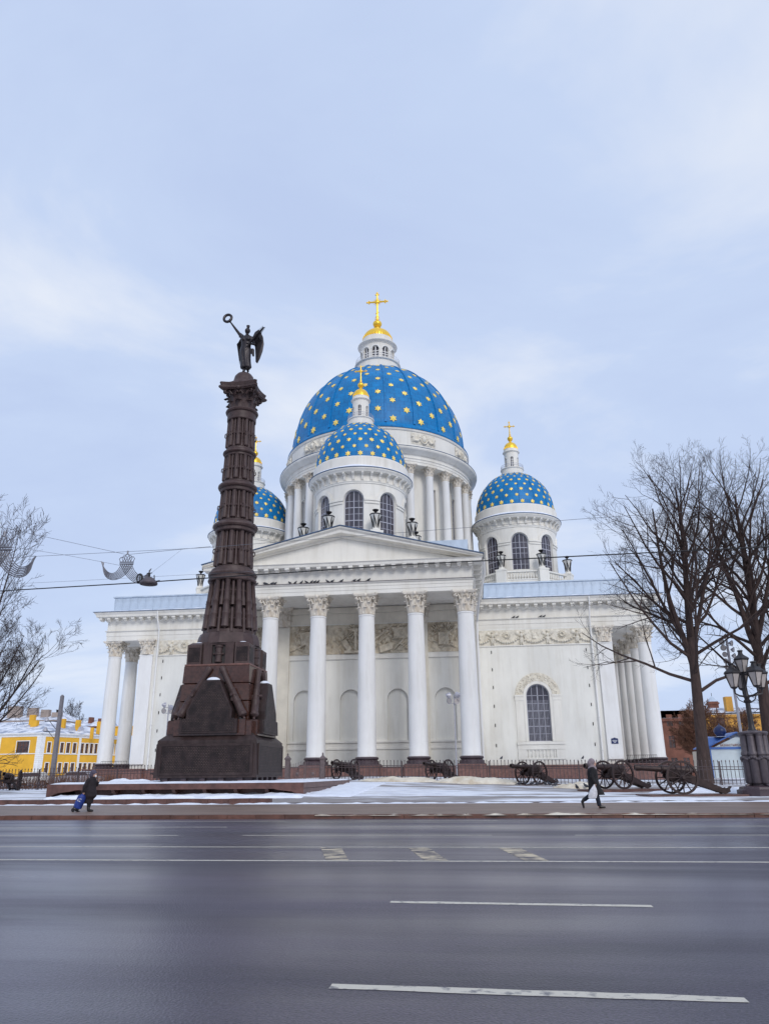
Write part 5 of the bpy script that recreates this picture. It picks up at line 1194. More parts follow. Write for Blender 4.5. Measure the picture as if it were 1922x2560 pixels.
# block with mortar niches
up = MB().box(MX - 1.72, MX + 1.72, MY - 1.72, MY + 1.72, 7.68, 9.12)
mpart('upper_block', up, 'bronze', smooth=0)
mpart('upper_ledge', MB().box(MX - 2.02, MX + 2.02, MY - 2.02, MY + 2.02, 7.705, 7.80), 'granite', smooth=0)
MORT = MB().lathe([(0.0, 0.0), (0.22, 0.0), (0.23, 0.06), (0.19, 0.1), (0.20, 0.42), (0.25, 0.44), (0.25, 0.52), (0.20, 0.56), (0.20, 0.86), (0.26, 0.92), (0.26, 1.0), (0.0, 1.0)], 18)
for sd in (-1, 1): MORT.tube([(sd * 0.18, 0, 0.5), (sd * 0.33, 0, 0.5)], 0.06, 8)
MORTM = MORT.mesh('mortar', 'bronze', 40)
for k, F_ in enumerate(C4):
    fr = MB().box(-0.95, -0.42, -1.86, -1.7, 7.8, 9.15).box(0.42, 0.95, -1.86, -1.7, 7.8, 9.15).box(-0.42, 0.42, -1.86, -1.7, 8.98, 9.15).box(-0.42, 0.42, -1.86, -1.7, 7.8, 7.88)
    mpart('niche_frame', fr, 'bronze', F_, smooth=0); mpart('niche_back', MB().box(-0.44, 0.44, -1.735, -1.70, 7.85, 9.0), 'niche_shade', F_, smooth=0)
    obj('mortar', MORTM, VC, F_ @ T3(0, -1.80, 7.92))
    mpart('corner_block', MB().box(-1.95, -1.05, -1.95, -1.05, 7.8, 8.98).frustum(-1.95, -1.05, -1.95, -1.05, 8.98, -1.72, -1.05, -1.72, -1.05, 9.14), 'bronze', F_, smooth=0)
    mpart('corner_tablet', MB().box(-1.86, -1.14, -1.968, -1.94, 7.95, 8.82), 'tablet', F_, smooth=0)
    mpart('corner_tablet', MB().box(-1.968, -1.94, -1.86, -1.14, 7.95, 8.82), 'tablet', F_, smooth=0)
    mpart('corner_snow', MB().ell((-1.4, -1.4, 9.10), 0.32, 0.32, 0.12, 10, 6), 'snow', F_)
mpart('octagon_base', MB().lathe([(1.98, 9.1), (1.93, 9.55), (1.82, 9.8), (1.5, 9.82)], 16, (MX, MY, 0)), 'bronze', smooth=20)
# shaft drums, rings and the barrels standing round them
SEG = [(9.78, 13.25, 1.46, 1.20, 12), (14.05, 16.65, 1.04, 0.97, 10), (17.28, 19.47, 0.955, 0.895, 10), (20.10, 22.08, 0.87, 0.83, 10), (22.53, 24.85, 0.80, 0.77, 10)]
for (za, zb, ra, rb, n) in SEG:
    h = zb - za
    dr = mpart('shaft_drum', MB().lathe([(ra + 0.14, za), (ra + 0.14, za + h * 0.07), (ra - 0.30, za + h * 0.13), (rb - 0.32, zb - 0.1), (rb + 0.06, zb)], 40, (MX, MY, 0)), 'bronze')
    big = 0.47 * 2 * pi * ra / n / 2 * 1.25
    if n == 12:
        bm = MB().lathe([(0.0, -0.12), (0.07, -0.10), (0.05, -0.04), (big * 0.8, 0.0), (big * 1.1, 0.03), (big * 1.1, 0.12), (big, 0.15), (big * 0.97, h * 0.24), (big * 1.05, h * 0.25), (big * 1.05, h * 0.27), (big * 0.92, h * 0.28), (big * 0.85, h * 0.48), (big * 0.95, h * 0.49), (big * 0.95, h * 0.51), (big * 0.8, h * 0.52), (big * 0.66, h * 0.86), (big * 0.78, h * 0.88), (big * 0.78, h * 0.94), (0.0, h * 0.94)], 16).mesh('barrel', 'bronze', 40)
        sm = MB().lathe([(0.0, 0.0), (big * 0.62, 0.0), (big * 0.62, h * 0.14), (big * 0.42, h * 0.2), (big * 0.48, h * 0.46), (0, h * 0.46)], 12)
        for sd in (-1, 1): sm.tube([(sd * 0.05, 0, h * 0.28), (sd * 0.22, 0, h * 0.28)], 0.05, 8)
        smm = sm.mesh('short_barrel', 'bronze', 40)
        lw = MB().lathe([(big * 0.5, 0.0), (big * 0.42, h * 0.42), (big * 0.36, h * 0.44), (0, h * 0.46)], 12)
        for sd in (-1, 1): lw.tube([(sd * 0.05, 0, h * 0.25), (sd * 0.2, 0, h * 0.25)], 0.045, 8)
        lwm = lw.mesh('slim_barrel', 'bronze', 40)
    else:
        b2 = MB().lathe([(0.0, -0.10), (0.06, -0.08), (0.04, -0.03), (big * 0.75, 0.0), (big, 0.04), (big * 1.04, 0.1), (big * 1.04, h * 0.34), (big * 0.98, h * 0.36), (big * 0.98, h * 0.44), (big * 0.82, h * 0.46), (big * 0.74, h * 0.9), (big * 0.84, h * 0.92), (0, h * 0.92)], 16)
        for sd in (-1, 1):
            b2.tube([(sd * big * 0.8, -0.05, h * 0.40), (sd * big * 1.45, -0.05, h * 0.40)], 0.05, 8)
            b2.tube([(sd * 0.10, -big * 0.9, h * 0.33), (sd * 0.10, -big * 1.5, h * 0.36), (sd * 0.10, -big * 1.5, h * 0.43), (sd * 0.10, -big * 0.8, h * 0.46)], 0.026, 6)
        bm = b2.mesh('barrel', 'bronze', 40)
        smm = MB().lathe([(big * 0.62, 0.0), (big * 0.62, h * 0.09), (big * 0.48, h * 0.11), (big * 0.42, h * 0.9), (0, h * 0.9)], 12).mesh('slim_barrel', 'bronze', 40)
        l2 = MB().lathe([(big * 0.34, 0.0), (big * 0.30, h * 0.38), (big * 0.42, h * 0.40), (big * 0.42, h * 0.47), (big * 0.26, h * 0.50), (big * 0.22, h * 0.86), (big * 0.32, h * 0.9), (0, h * 0.92)], 10)
        lwm = l2.mesh('thin_barrel', 'bronze', 40)
    tilt = math.atan2(ra - rb, h)
    for k in range(n):
        a = 2 * pi * k / n + 0.12
        def place(me, name, a, r, z):
            return obj(name, me, dr, T3(MX + r * sin(a), MY - r * cos(a), z) @ RZ(a) @ Matrix.Rotation(-tilt, 4, 'X'))
        if n == 12:
            place(bm, 'barrel', a, ra + 0.10, za + h * 0.10)
            place(smm, 'short_barrel', a + pi / n, ra + 0.02 - (ra - rb) * 0.5, za + h * 0.52); place(lwm, 'slim_barrel', a + pi / n, ra + 0.10, za + h * 0.02)
        else:
            place(bm, 'barrel', a, ra + 0.07, za + h * 0.10); place(smm, 'slim_barrel', a + pi / n, ra + 0.05, za + h * 0.08)
            for s_ in (-0.5, 0.5): place(lwm, 'thin_barrel', a + pi / n * s_, ra + 0.02, za + h * 0.09)
for (za, zb, r_) in ((13.21, 14.07, 1.58), (16.62, 17.30, 1.49), (19.45, 20.12, 1.32), (22.06, 22.55, 1.14)):
    h = zb - za
    if za < 15: prof = [(0.5, za), (r_ * 0.86, za), (r_ * 0.98, za + 0.04), (r_, za + h * 0.14), (r_ * 0.98, za + h * 0.26), (r_ * 0.93, za + h * 0.32), (r_ * 0.93, za + h * 0.44), (r_ * 0.98, za + h * 0.5), (r_, za + h * 0.62), (r_ * 0.97, za + h * 0.76), (r_ * 0.90, za + h * 0.8), (r_ * 0.88, za + h), (0.5, za + h)]
    else: prof = [(0.5, za), (r_ * 0.84, za), (r_ * 0.88, za + 0.05), (r_ * 0.88, za + h * 0.36), (r_ * 0.96, za + h * 0.42), (r_, za + h * 0.58), (r_ * 0.985, za + h * 0.76), (r_ * 0.93, za + h * 0.88), (r_ * 0.84, za + h), (0.5, za + h)]
    mpart('ring', MB().lathe(prof, 48, (MX, MY, 0)), 'bronze')
mpart('neck', MB().lathe([(0.4, 24.8), (0.96, 24.8), (1.0, 24.85), (1.0, 25.38), (1.10, 25.42), (1.14, 25.52), (1.10, 25.62), (0.98, 25.68)], 48, (MX, MY, 0)), 'bronze')
CAPB = corinth().mesh('capital', 'bronze', 40)
obj('capital', CAPB, VC, T3(MX, MY, 25.66) @ Matrix.Diagonal((0.84, 0.84, 0.60, 1)))
ABP = []
for k in range(4):
    a = pi / 4 + k * pi / 2; b = a + pi / 2; p2 = Vector((cos(a), sin(a))) * 1.76 + Vector((cos(b), sin(b))) * 0.09; q2 = Vector((cos(b), sin(b))) * 1.76 + Vector((cos(a), sin(a))) * 0.09; nm = Vector((cos((a + b) / 2), sin((a + b) / 2)))
    for i in range(9): t = i / 8; ABP.append(tuple(p2.lerp(q2, t) - nm * (0.22 * 4 * t * (1 - t))))
for (za, zb, s0, s1) in ((27.06, 27.20, 0.90, 0.96), (27.20, 27.30, 0.97, 0.97), (27.30, 27.50, 0.98, 1.03)):
    mpart('abacus', MB().prism(ABP, lambda x, y, za=za, s0=s0: (MX + x * s0, MY + y * s0, za), lambda x, y, zb=zb, s1=s1: (MX + x * s1, MY + y * s1, zb)), 'bronze', smooth=30)
cd = MB()
cd.lathe([(1.0, 27.6), (0.90, 27.78), (0.76, 27.98), (0.72, 28.15), (0.66, 28.42), (0.5, 28.63), (0.28, 28.75), (0.0, 28.78)], 40, (MX, MY, 0))
for k in range(4):
    a = pi / 4 + k * pi / 2; b = a + pi / 2; N_ = 10
    vs = []; fs = []
    for i in range(N_ + 1):
        t = i / N_; ang = a + (b - a) * t
        p = Vector((cos(a), sin(a))).lerp(Vector((cos(b), sin(b))), t) * 1.80; nm = Vector((cos((a + b) / 2), sin((a + b) / 2))); p -= nm * (0.22 * 4 * t * (1 - t))
        q = Vector((cos(ang), sin(ang))) * 0.92; m_ = p.lerp(q, 0.55)
        vs += [(MX + p.x, MY + p.y, 27.50), (MX + m_.x, MY + m_.y, 27.62), (MX + q.x, MY + q.y, 27.80)]
    for i in range(N_):
        for j in range(2): c_ = i * 3 + j; fs.append((c_, c_ + 3, c_ + 4, c_ + 1))
    cd.add(vs, fs)
mpart('capital_dome', cd, 'bronze')

# ------------------------------------------------------------------ winged statue
SX, SY, SZ = -1.02, -71.0, 28.74
ST = thing('winged_statue', 'dark winged victory statue holding up a wreath on top of the column', 'statue', (SX, SY, SZ))
b = MB()
def sec(z, cx, cy, rx, ry): return (z, cx, cy, rx, ry)
secs = [(0.42, 0.10, 0, 0.36, 0.26), (0.50, 0.10, 0.0, 0.40, 0.30), (0.9, 0.06, 0, 0.37, 0.30), (1.3, 0.02, 0, 0.38, 0.30), (1.75, 0.0, 0, 0.42, 0.31), (2.0, 0.0, 0, 0.40, 0.30), (2.25, 0.02, 0, 0.36, 0.26), (2.5, 0.03, 0, 0.37, 0.27), (2.8, 0.05, -0.02, 0.42, 0.27), (3.02, 0.06, 0, 0.40, 0.22), (3.14, 0.07, 0, 0.22, 0.15), (3.24, 0.07, 0, 0.11, 0.11), (3.36, 0.07, -0.01, 0.10, 0.11)]
n = 40; vs = []; fs = []
for (z, cx, cy, rx, ry) in secs:
    for k in range(n):
        a = 2 * pi * k / n; fold = 1 + (0.085 * sin(a * 9 + z * 1.2) + 0.04 * sin(a * 15)) * max(0, min(1, (2.2 - z) / 0.7))
        vs.append((cx + rx * cos(a) * fold, cy + ry * sin(a) * fold, z))
for j in range(len(secs) - 1):
    for k in range(n): fs.append((j * n + k, j * n + (k + 1) % n, (j + 1) * n + (k + 1) % n, (j + 1) * n + k))
fs.append(tuple(range(n - 1, -1, -1))); fs.append(tuple(range((len(secs) - 1) * n, len(secs) * n)))
b.add(vs, fs)
b.ell((0.07, -0.02, 3.52), 0.18, 0.2, 0.25, 16, 10).ell((0.07, 0.03, 3.58), 0.21, 0.21, 0.21, 14, 9).ell((0.09, 0.05, 3.88), 0.12, 0.12, 0.11, 12, 7).ell((0.09, 0.04, 3.99), 0.15, 0.13, 0.07, 10, 6)
b.ell((0.07, -0.21, 3.50), 0.035, 0.05, 0.06, 8, 6)
b.capsule((-0.02, 0.02, 0.62), (-0.04, 0, 0.14), 0.13, 0.09).capsule((-0.04, -0.02, 0.10), (-0.03, -0.24, 0.05), 0.08, 0.06).capsule((0.16, 0.10, 0.7), (0.2, 0.24, 0.3), 0.12, 0.08)
b.capsule((-0.26, 0, 2.95), (-0.80, -0.06, 3.72), 0.14, 0.095).capsule((-0.80, -0.06, 3.72), (-1.20, -0.12, 4.30), 0.095, 0.06).ell((-1.25, -0.13, 4.40), 0.08, 0.07, 0.12)
for q in range(4): b.capsule((-1.28 + 0.035 * q, -0.14, 4.44), (-1.33 + 0.04 * q, -0.20, 4.56 + 0.01 * q), 0.028, 0.022, 6)
b.capsule((-1.20, -0.16, 4.40), (-1.16, -0.24, 4.48), 0.028, 0.022, 6)
b.capsule((0.42, 0, 2.92), (0.66, -0.05, 2.35), 0.13, 0.10).capsule((0.66, -0.05, 2.35), (0.30, -0.42, 2.22), 0.095, 0.065).ell((0.24, -0.46, 2.22), 0.09, 0.07, 0.07)
b.ell((-0.13, -0.24, 2.72), 0.16, 0.12, 0.14).ell((0.22, -0.24, 2.72), 0.16, 0.12, 0.14)
b.capsule((0.5, 0.08, 1.95), (0.58, 0.1, 1.5), 0.14, 0.08)
me = remesh(b, 0.03, 'bronze_dark', 'body', 2); obj('body', me, ST, T3(SX, SY, SZ))
# wreath of leaves
wr = MB(); c = Vector((-1.44, -0.16, 4.66))
wr.tube([c + Vector((0.285 * cos(a), 0.05 * sin(a), 0.33 * sin(a))) for a in np.linspace(0, 2 * pi, 33)], 0.10, 8)
for k in range(40):
    a = 2 * pi * k / 40; p = c + Vector((0.285 * cos(a), 0.05 * sin(a), 0.33 * sin(a))); d = Vector((-sin(a), 0, cos(a))) * 0.10 + Vector((cos(a), 0, sin(a))) * (0.085 if k % 2 else -0.04); wr.capsule(p, p + d, 0.045, 0.012, 6, 0.5)
put('wreath', wr, 'bronze_dark', ST, T3(SX, SY, SZ))
def wing(outline, cy, sx):
    mb = MB(); n = len(outline); cxm = sum(p[0] for p in outline) / n; czm = sum(p[1] for p in outline) / n
    vs = [(x * sx, cy - 0.03, z) for x, z in outline] + [(x * sx, cy + 0.05, z) for x, z in outline] + [(cxm * sx, cy - 0.16, czm), (cxm * sx, cy + 0.12, czm)]
    fs = [(i, (i + 1) % n, n + (i + 1) % n, n + i) for i in range(n)] + [(i, (i + 1) % n, 2 * n) for i in range(n)] + [(n + i, n + (i + 1) % n, 2 * n + 1) for i in range(n)]
    mb.add(vs, fs)
    for k in range(12):          # long feathers over the membrane
        t = k / 11; a = Vector(((0.70 + 0.30 * t) * sx, cy - 0.10, 3.45 - 0.5 * t)); e_ = Vector(((0.78 + 0.36 * t) * sx, cy - 0.08, 1.12 + 1.5 * t)); mb.tube([a, a.lerp(e_, 0.5) + Vector((0.07 * sx, -0.04, 0)), e_], [0.06, 0.075, 0.02], 6, flat=0.5)
    mb.tube([(0.2 * sx, cy - 0.2, 2.75), (0.52 * sx, cy - 0.12, 3.1), (0.66 * sx, cy - 0.06, 3.5), (0.80 * sx, cy - 0.04, 3.68), (1.0 * sx, cy - 0.02, 3.45)], [0.10, 0.13, 0.14, 0.12, 0.07], 8)
    return put('wing', mb, 'bronze_dark', ST, T3(SX, SY, SZ))
WOUT = [(0.42, 2.75), (0.58, 3.2), (0.64, 3.58), (0.78, 3.76), (0.95, 3.62), (1.15, 3.2), (1.24, 2.6), (1.17, 2.0), (1.0, 1.4), (0.82, 1.0), (0.70, 1.12), (0.66, 1.7), (0.60, 2.35)]
wing(WOUT, 0.36, 1.0)
wing([(x * 0.62, 0.98 * z - 0.12) for x, z in WOUT], 0.62, -0.72)
pl = MB(); a = Vector((0.16, -0.48, 1.85)); e_ = Vector((1.34, -0.30, 3.55)); pl.tube([a, a.lerp(e_, 0.5), e_], [0.03, 0.028, 0.015], 6); d = (e_ - a).normalized(); s_ = Vector((d.z, 0, -d.x))
for k in range(20):
    p = a.lerp(e_, 0.28 + 0.72 * k / 19); l_ = 0.26 * (0.6 + 0.4 * sin(pi * k / 19))
    for sd in (-1, 1): pl.capsule(p, p + d * l_ * 0.6 + s_ * sd * l_ * 0.8, 0.05, 0.015, 5, 0.5)
put('palm_branch', pl, 'bronze_dark', ST, T3(SX, SY, SZ))
# ------------------------------------------------------------------ field guns on granite slabs
def make_gun():
    g = thing('cannon', 'cannon', 'cannon', (0, 0, 0)); R = 0.775; TR = 1.6     # muzzle towards +X, axle along Y
    bp = barrel_profile(2.75, 0.215, 0.125); q = Matrix.Translation((-0.75, 0, 1.06)) @ Matrix.Rotation(radians(86), 4, 'Y')
    bm = MB().lathe(bp, 20)
    for sd in (-1, 1): bm.tube([(0, sd * 0.15, 1.02), (0, sd * 0.30, 1.02)], 0.07, 10)
    put('barrel', bm, 'gun', g, q)
    cr = MB()
    for sd in (-1, 1):
        cr.prism([(0.55, 1.0), (0.30, 1.16), (-0.1, 1.05), (-0.4, 0.92), (-2.15, 0.10), (-2.35, 0.02), (-2.32, 0.22), (-0.45, 1.15 - 0.45), (0.35, 0.62), (0.6, 0.78)] if False else [(0.58, 0.82), (0.55, 1.02), (0.25, 1.18), (-0.35, 1.02), (-2.2, 0.24), (-2.42, 0.30), (-2.46, 0.10), (-2.2, 0.0), (-0.5, 0.56), (0.3, 0.58)], lambda a, b, sd=sd: (a, sd * 0.24 - 0.05, b), lambda a, b, sd=sd: (a, sd * 0.24 + 0.05, b))
    cr.box(-2.3, -1.9, -0.2, 0.2, 0.06, 0.2).box(-1.3, -1.1, -0.2, 0.2, 0.5, 0.62).box(0.2, 0.45, -0.2, 0.2, 0.62, 0.85)
    cr.tube([(-2.42, -0.1, 0.16), (-2.55, -0.1, 0.3), (-2.62, 0, 0.32), (-2.55, 0.1, 0.3), (-2.42, 0.1, 0.16)], 0.035, 6).tube([(-0.62, 0, 0.55), (-0.62, 0, 0.92)], 0.05, 8)
    put('carriage', cr, 'gun', g, ID, 30)
    put('axle', MB().box(-0.09, 0.09, -TR / 2 + 0.12, TR / 2 - 0.12, R - 0.09, R + 0.09).tube([(0, -TR / 2 - 0.16, R), (0, TR / 2 + 0.16, R)], 0.055, 10), 'gun', g)
    sp = MB().tube([(0, 0, 0.12), (0, 0, R - 0.07)], [0.036, 0.028], 6).mesh('spoke', 'gun', 30)
    for sd in (-1, 1):
        Mw = T3(0, sd * TR / 2, R) @ Matrix.Rotation(pi / 2, 4, 'X'); w = put('wheel', MB().lathe([(R - 0.10, -0.045), (R, -0.045), (R, 0.045), (R - 0.10, 0.045), (R - 0.10, -0.045)], 40), 'gun', g, Mw)
        put('hub', MB().lathe([(0.0, -0.22), (0.075, -0.22), (0.085, -0.1), (0.14, -0.06), (0.14, 0.06), (0.085, 0.1), (0.075, 0.22), (0.0, 0.22)], 16), 'gun', w, Mw)
        for k in range(12): obj('spoke', sp, w, Mw @ RZ(2 * pi * k / 12) @ Matrix.Rotation(pi / 2, 4, 'X'))
    return g
gun0 = make_gun()
GUNS = [((24.05, -77.0, 0.33), 187, 'rightmost cannon with its long trail running towards the ornate lamp'),
        ((22.0, -71.0, 0.47), 212, 'cannon partly hidden behind the woman in the long black coat'),
        ((18.0, -61.0, 0.60), 224, 'cannon below the arched window with pigeons at its slab'),
        ((11.4, -56.4, 0.86), 237, 'cannon in front of the floodlight pole between two snow piles'),
        ((4.0, -56.0, 0.98), 249, 'cannon half hidden behind the right end of the granite platform'),
        ((-22.1, -59.0, 0.40), 291, 'cannon at the far left in front of the yellow house')]
for i, (p, a, lab) in enumerate(GUNS):
    Mw = T3(*p) @ RZ(radians(a))
    if i == 0:
        gun0.matrix_basis = Mw; g = gun0
    else: g = copy_tree(gun0, Mw)
    tag(g, lab, 'cannon', 'captured cannons standing along the fence')
    L_ = 1.85
    sl = MB().frustum(-2.95, 1.75, -1.12, 1.12, -0.30, -2.95, 1.75, -1.12, 1.12, -0.003)
    s = put('gun_slab', sl, 'granite_wet', None, Mw, 0)
    tag(s, ['flat granite slab under the rightmost cannon', 'granite slab under the cannon behind the woman', 'granite slab under the cannon below the arched window', 'granite slab under the cannon by the floodlight pole', 'granite slab under the cannon right of the platform', 'granite slab under the far left cannon'][i], 'stone slab', 'granite slabs under the cannons')

# ------------------------------------------------------------------ iron fence
FY = -57.0
def fence_y(x): return FY + (-2.0 * smooth01((x - 20) / 14.0)) * 0.5
def fence_base(x): return ground_h(x, FY) + 0.0
def fence_top(x):
    return np.interp(x, [-60, -24.2, -14.4, 3.1, 15.5, 21.7, 33.3, 60], [1.95, 2.03, 2.24, 2.45, 2.34, 2.29, 2.11, 2.0])
PK = MB().tube([(0, 0, 0), (0, 0, 0.93)], 0.023, 5).tube([(0, 0, 0.91), (0, 0, 0.955), (0, 0, 1.0)], [0.022, 0.042, 0.005], 5).mesh('picket', 'fence', 30)
def fence(xa, xb, label):
    f = thing('iron_fence', label, 'fence', (xa, fence_y(xa), fence_base(xa)), 0, 'iron railings round the square')
    n = int(round((xb - xa) / 0.272))
    for k in range(n + 1):
        x = xa + (xb - xa) * k / n; z0 = fence_base(x) - 0.05; z1 = fence_top(x); obj('picket', PK, f, T3(x, fence_y(x), z0) @ Matrix.Diagonal((1, 1, z1 - z0, 1)))
    for fr in (0.20, 0.62, 0.72):
        pts = [(x, fence_y(x), fence_base(x) + (fence_top(x) - fence_base(x)) * fr) for x in np.linspace(xa, xb, 14)]
        put('rail', MB().tube(pts, 0.026, 5), 'fence', f)
    x = xa + 2.7
    while x < xb:
        z1 = fence_top(x); put('post', MB().box(x - 0.045, x + 0.045, fence_y(x) - 0.045, fence_y(x) + 0.045, fence_base(x) - 0.1, z1 - 0.1).tube([(x, fence_y(x) + 0.03, fence_base(x) + 0.9), (x, fence_y(x) + 0.6, fence_base(x))], 0.02, 5), 'fence', f, ID, 0); x += 3.3
    return f
fence(-40.0, -7.9, 'dark iron picket fence left of the column, behind the far cannon'); fence(2.55, 22.0, 'dark iron picket fence right of the gate, behind the cannons'); fence(22.25, 45.0, 'dark iron picket fence at the right below the bare trees'); fence(-7.6, -0.55, 'short stretch of iron fence hidden behind the column pedestal')
gt = thing('iron_gate', 'double iron gate between two grey posts with pointed finials', 'gate', (1.0, FY, fence_base(1)))
for x in (-0.37, 2.4):
    put('gate_post', MB().box(x - 0.17, x + 0.17, FY - 0.17, FY + 0.17, 0.7, 2.55).box(x - 0.22, x + 0.22, FY - 0.22, FY + 0.22, 2.5, 2.62).frustum(x - 0.2, x + 0.2, FY - 0.2, FY + 0.2, 2.62, x - 0.05, x + 0.05, FY - 0.05, FY + 0.05, 2.82).ell((x, FY, 2.9), 0.07, 0.07, 0.09, 10, 6).tube([(x, FY, 2.95), (x, FY, 3.05)], [0.03, 0.005], 6), 'fencepost', gt, ID, 0)
for (xa, xb, sg) in ((-0.18, 0.99, 1), (1.04, 2.2, -1)):
    gl = MB().box(xa, xb, FY - 0.025, FY + 0.025, 0.95, 1.02).box(xa, xb, FY - 0.025, FY + 0.025, 1.92, 1.98).box(xa, xa + 0.05, FY - 0.03, FY + 0.03, 0.9, 2.3).box(xb - 0.05, xb, FY - 0.03, FY + 0.03, 0.9, 2.3)
    for k in range(9):
        x = xa + (xb - xa) * (k + 0.5) / 9; h = 2.2 + 0.30 * (k / 8 if sg > 0 else 1 - k / 8) ** 2; gl.bar((x, FY, 0.95), (x, FY, h), 0.016, 5)
    cxx = (xa + xb) / 2
    gl.tube([(cxx + 0.24 * cos(a), FY - 0.02, 1.45 + 0.24 * sin(a)) for a in np.linspace(0, 2 * pi, 21)], 0.02, 5).ell((cxx, FY, 1.45), 0.15, 0.04, 0.15, 12, 6)
    put('gate_leaf', gl, 'fencepost', gt)
# ------------------------------------------------------------------ floodlight poles
def flood_pole(x, y, zb, zt, heads, label, wd=0.045):
    p = thing('floodlight_pole', label, 'floodlight pole', (x, y, zb), 0, 'floodlight poles'); put('pole', MB().tube([(x, y, zb), (x, y, zt)], [wd * 1.2, wd], 10), 'floodgrey', p)
    for (dx, dz, yaw, sc) in heads:
        c = Vector((x + dx, y - 0.12, zt + dz)); d = Vector((sin(yaw), -cos(yaw), -0.15)).normalized(); q = d.to_track_quat('Z', 'Y').to_matrix().to_4x4(); s = sc
        h = put('floodlight', MB().lathe([(0.0, -0.22 * s), (0.09 * s, -0.22 * s), (0.13 * s, -0.12 * s), (0.23 * s, 0.0), (0.25 * s, 0.05 * s), (0.22 * s, 0.05 * s)], 18), 'floodgrey', p, T3(*c) @ q)
        put('lens', MB().lathe([(0.22 * s, 0.03 * s), (0.1 * s, 0.04 * s), (0.0, 0.045 * s)], 18), 'lampglass', h, T3(*c) @ q)
        put('arm', MB().bar((x, y, zt + dz - 0.2 * s), c - d * 0.1 * s - Vector((0, 0, 0.2 * s)), 0.02, 5).bar(c - d * 0.1 * s - Vector((0, 0, 0.2 * s)), c - d * 0.1 * s, 0.018, 5), 'floodgrey', p)
    return p
flood_pole(12.62, -54.0, 0.9, 7.5, [(-0.45, -0.08, 2.4, 1.0), (0.32, -0.05, -2.4, 1.05), (-0.38, -0.52, -0.6, 1.0), (0.18, -0.55, 0.5, 1.0), (0.36, -0.38, 0.9, 0.6)], 'slim white pole with four round floodlights before the right columns')
flood_pole(-9.97, -58.0, 0.5, 6.8, [(-0.32, -0.05, 2.4, 0.9), (-0.32, -0.5, -0.3, 0.9), (0.3, -0.25, -2.2, 0.9), (0.3, -0.55, 0.3, 0.8)], 'floodlight pole with round lamps half hidden left of the pedestal')
flood_pole(37.4, -45.0, 0.6, 13.0, [(-0.1, 0.0, 0.4, 1.0), (-0.45, -0.45, -0.8, 1.2), (0.35, -0.6, 0.9, 1.1), (-0.4, -1.0, -0.6, 1.1), (0.42, -1.2, 1.0, 1.0), (-0.35, -1.6, -0.7, 1.0), (0.42, -1.75, 0.8, 1.0), (-0.35, -2.2, -0.9, 1.0), (0.45, -2.35, 0.9, 1.0), (-0.3, -2.8, -0.7, 1.0), (0.5, -3.0, 0.8, 1.0)], 'tall mast stacked with grey floodlights between the bare trees', 0.11)
# concrete pole at the left with two bracket lamps
cp = thing('concrete_pole', 'tall grey concrete pole with two bracket lamps before the yellow house', 'utility pole', (-29.2, -40.0, 0.6))
put('pole', MB().frustum(-29.42, -28.98, -40.22, -39.78, 0.5, -29.35, -29.05, -40.15, -39.85, 9.5).frustum(-29.35, -29.05, -40.15, -39.85, 9.5, -29.25, -29.15, -40.05, -39.95, 9.66), 'pole', cp, ID, 0)
for z in (6.95, 5.93):
    put('lamp_bracket', MB().bar((-29.3, -40, z), (-30.8, -40, z), 0.04, 6).bar((-29.35, -40, z - 0.95), (-30.25, -40, z), 0.03, 6), 'iron', cp)
    put('lamp_head', MB().lathe([(0.0, 0.42), (0.10, 0.38), (0.16, 0.25), (0.28, 0.08), (0.30, 0.0), (0.0, -0.02)], 16, (-30.62, -40, z + 0.05)), 'floodgrey', cp)
put('insulator', MB().box(-29.7, -29.3, -40.05, -39.95, 8.05, 8.12).box(-29.62, -29.5, -40.08, -39.9, 7.85, 8.05), 'iron', cp, ID, 0)

# ------------------------------------------------------------------ ornate street lamp at the right edge
LX, LY = 27.95, -77.0; LZ = 0.28
SL = thing('ornate_lamp', 'ornate dark lamp with five lanterns on a clustered cast iron base', 'street lamp', (LX, LY, LZ))
put('plinth', MB().lathe([(1.10, LZ - 0.15), (1.12, LZ + 0.22), (1.0, LZ + 0.26), (0.98, LZ + 0.36), (0.6, LZ + 0.42)], 8, (LX, LY, 0), pi / 8, 2 * pi + pi / 8).lathe([(0.45, LZ + 0.3), (0.42, LZ + 0.75), (0.3, LZ + 0.8)], 16, (LX, LY, 0)), 'granite_dark', SL, ID, 20)
CBAR = MB().lathe([(0.0, 0.0), (0.17, 0.0), (0.21, 0.05), (0.20, 0.95), (0.225, 1.0), (0.225, 1.08), (0.19, 1.12), (0.185, 1.28), (0.22, 1.32), (0.22, 1.42), (0.18, 1.5), (0.165, 2.2), (0.2, 2.24), (0.2, 2.32), (0.0, 2.32)], 16).mesh('cluster_barrel', 'lampbase', 40)
for k in range(8):
    a = 2 * pi * k / 8 + 0.2; obj('cluster_barrel', CBAR, SL, T3(LX + 0.47 * cos(a), LY + 0.47 * sin(a), LZ + 0.52))
    if k % 2 == 0: put('paw', MB().capsule((LX + 0.5 * cos(a), LY + 0.5 * sin(a), LZ + 0.5), (LX + 0.72 * cos(a), LY + 0.72 * sin(a), LZ + 0.42), 0.09, 0.06), 'lampbase', SL)
ga = MB()
for k in range(40): a = 2 * pi * k / 40; ga.ell((LX + 0.68 * cos(a), LY + 0.68 * sin(a), LZ + 1.68 + 0.05 * sin(a * 8)), 0.075, 0.075, 0.07, 8, 5)
put('garland_band', ga, 'lampbase', SL)
put('cap_plate', MB().lathe([(0.3, LZ + 2.78), (0.66, LZ + 2.8), (0.70, LZ + 2.86), (0.66, LZ + 2.92), (0.25, LZ + 2.98)], 24, (LX, LY, 0)), 'lampbase', SL)
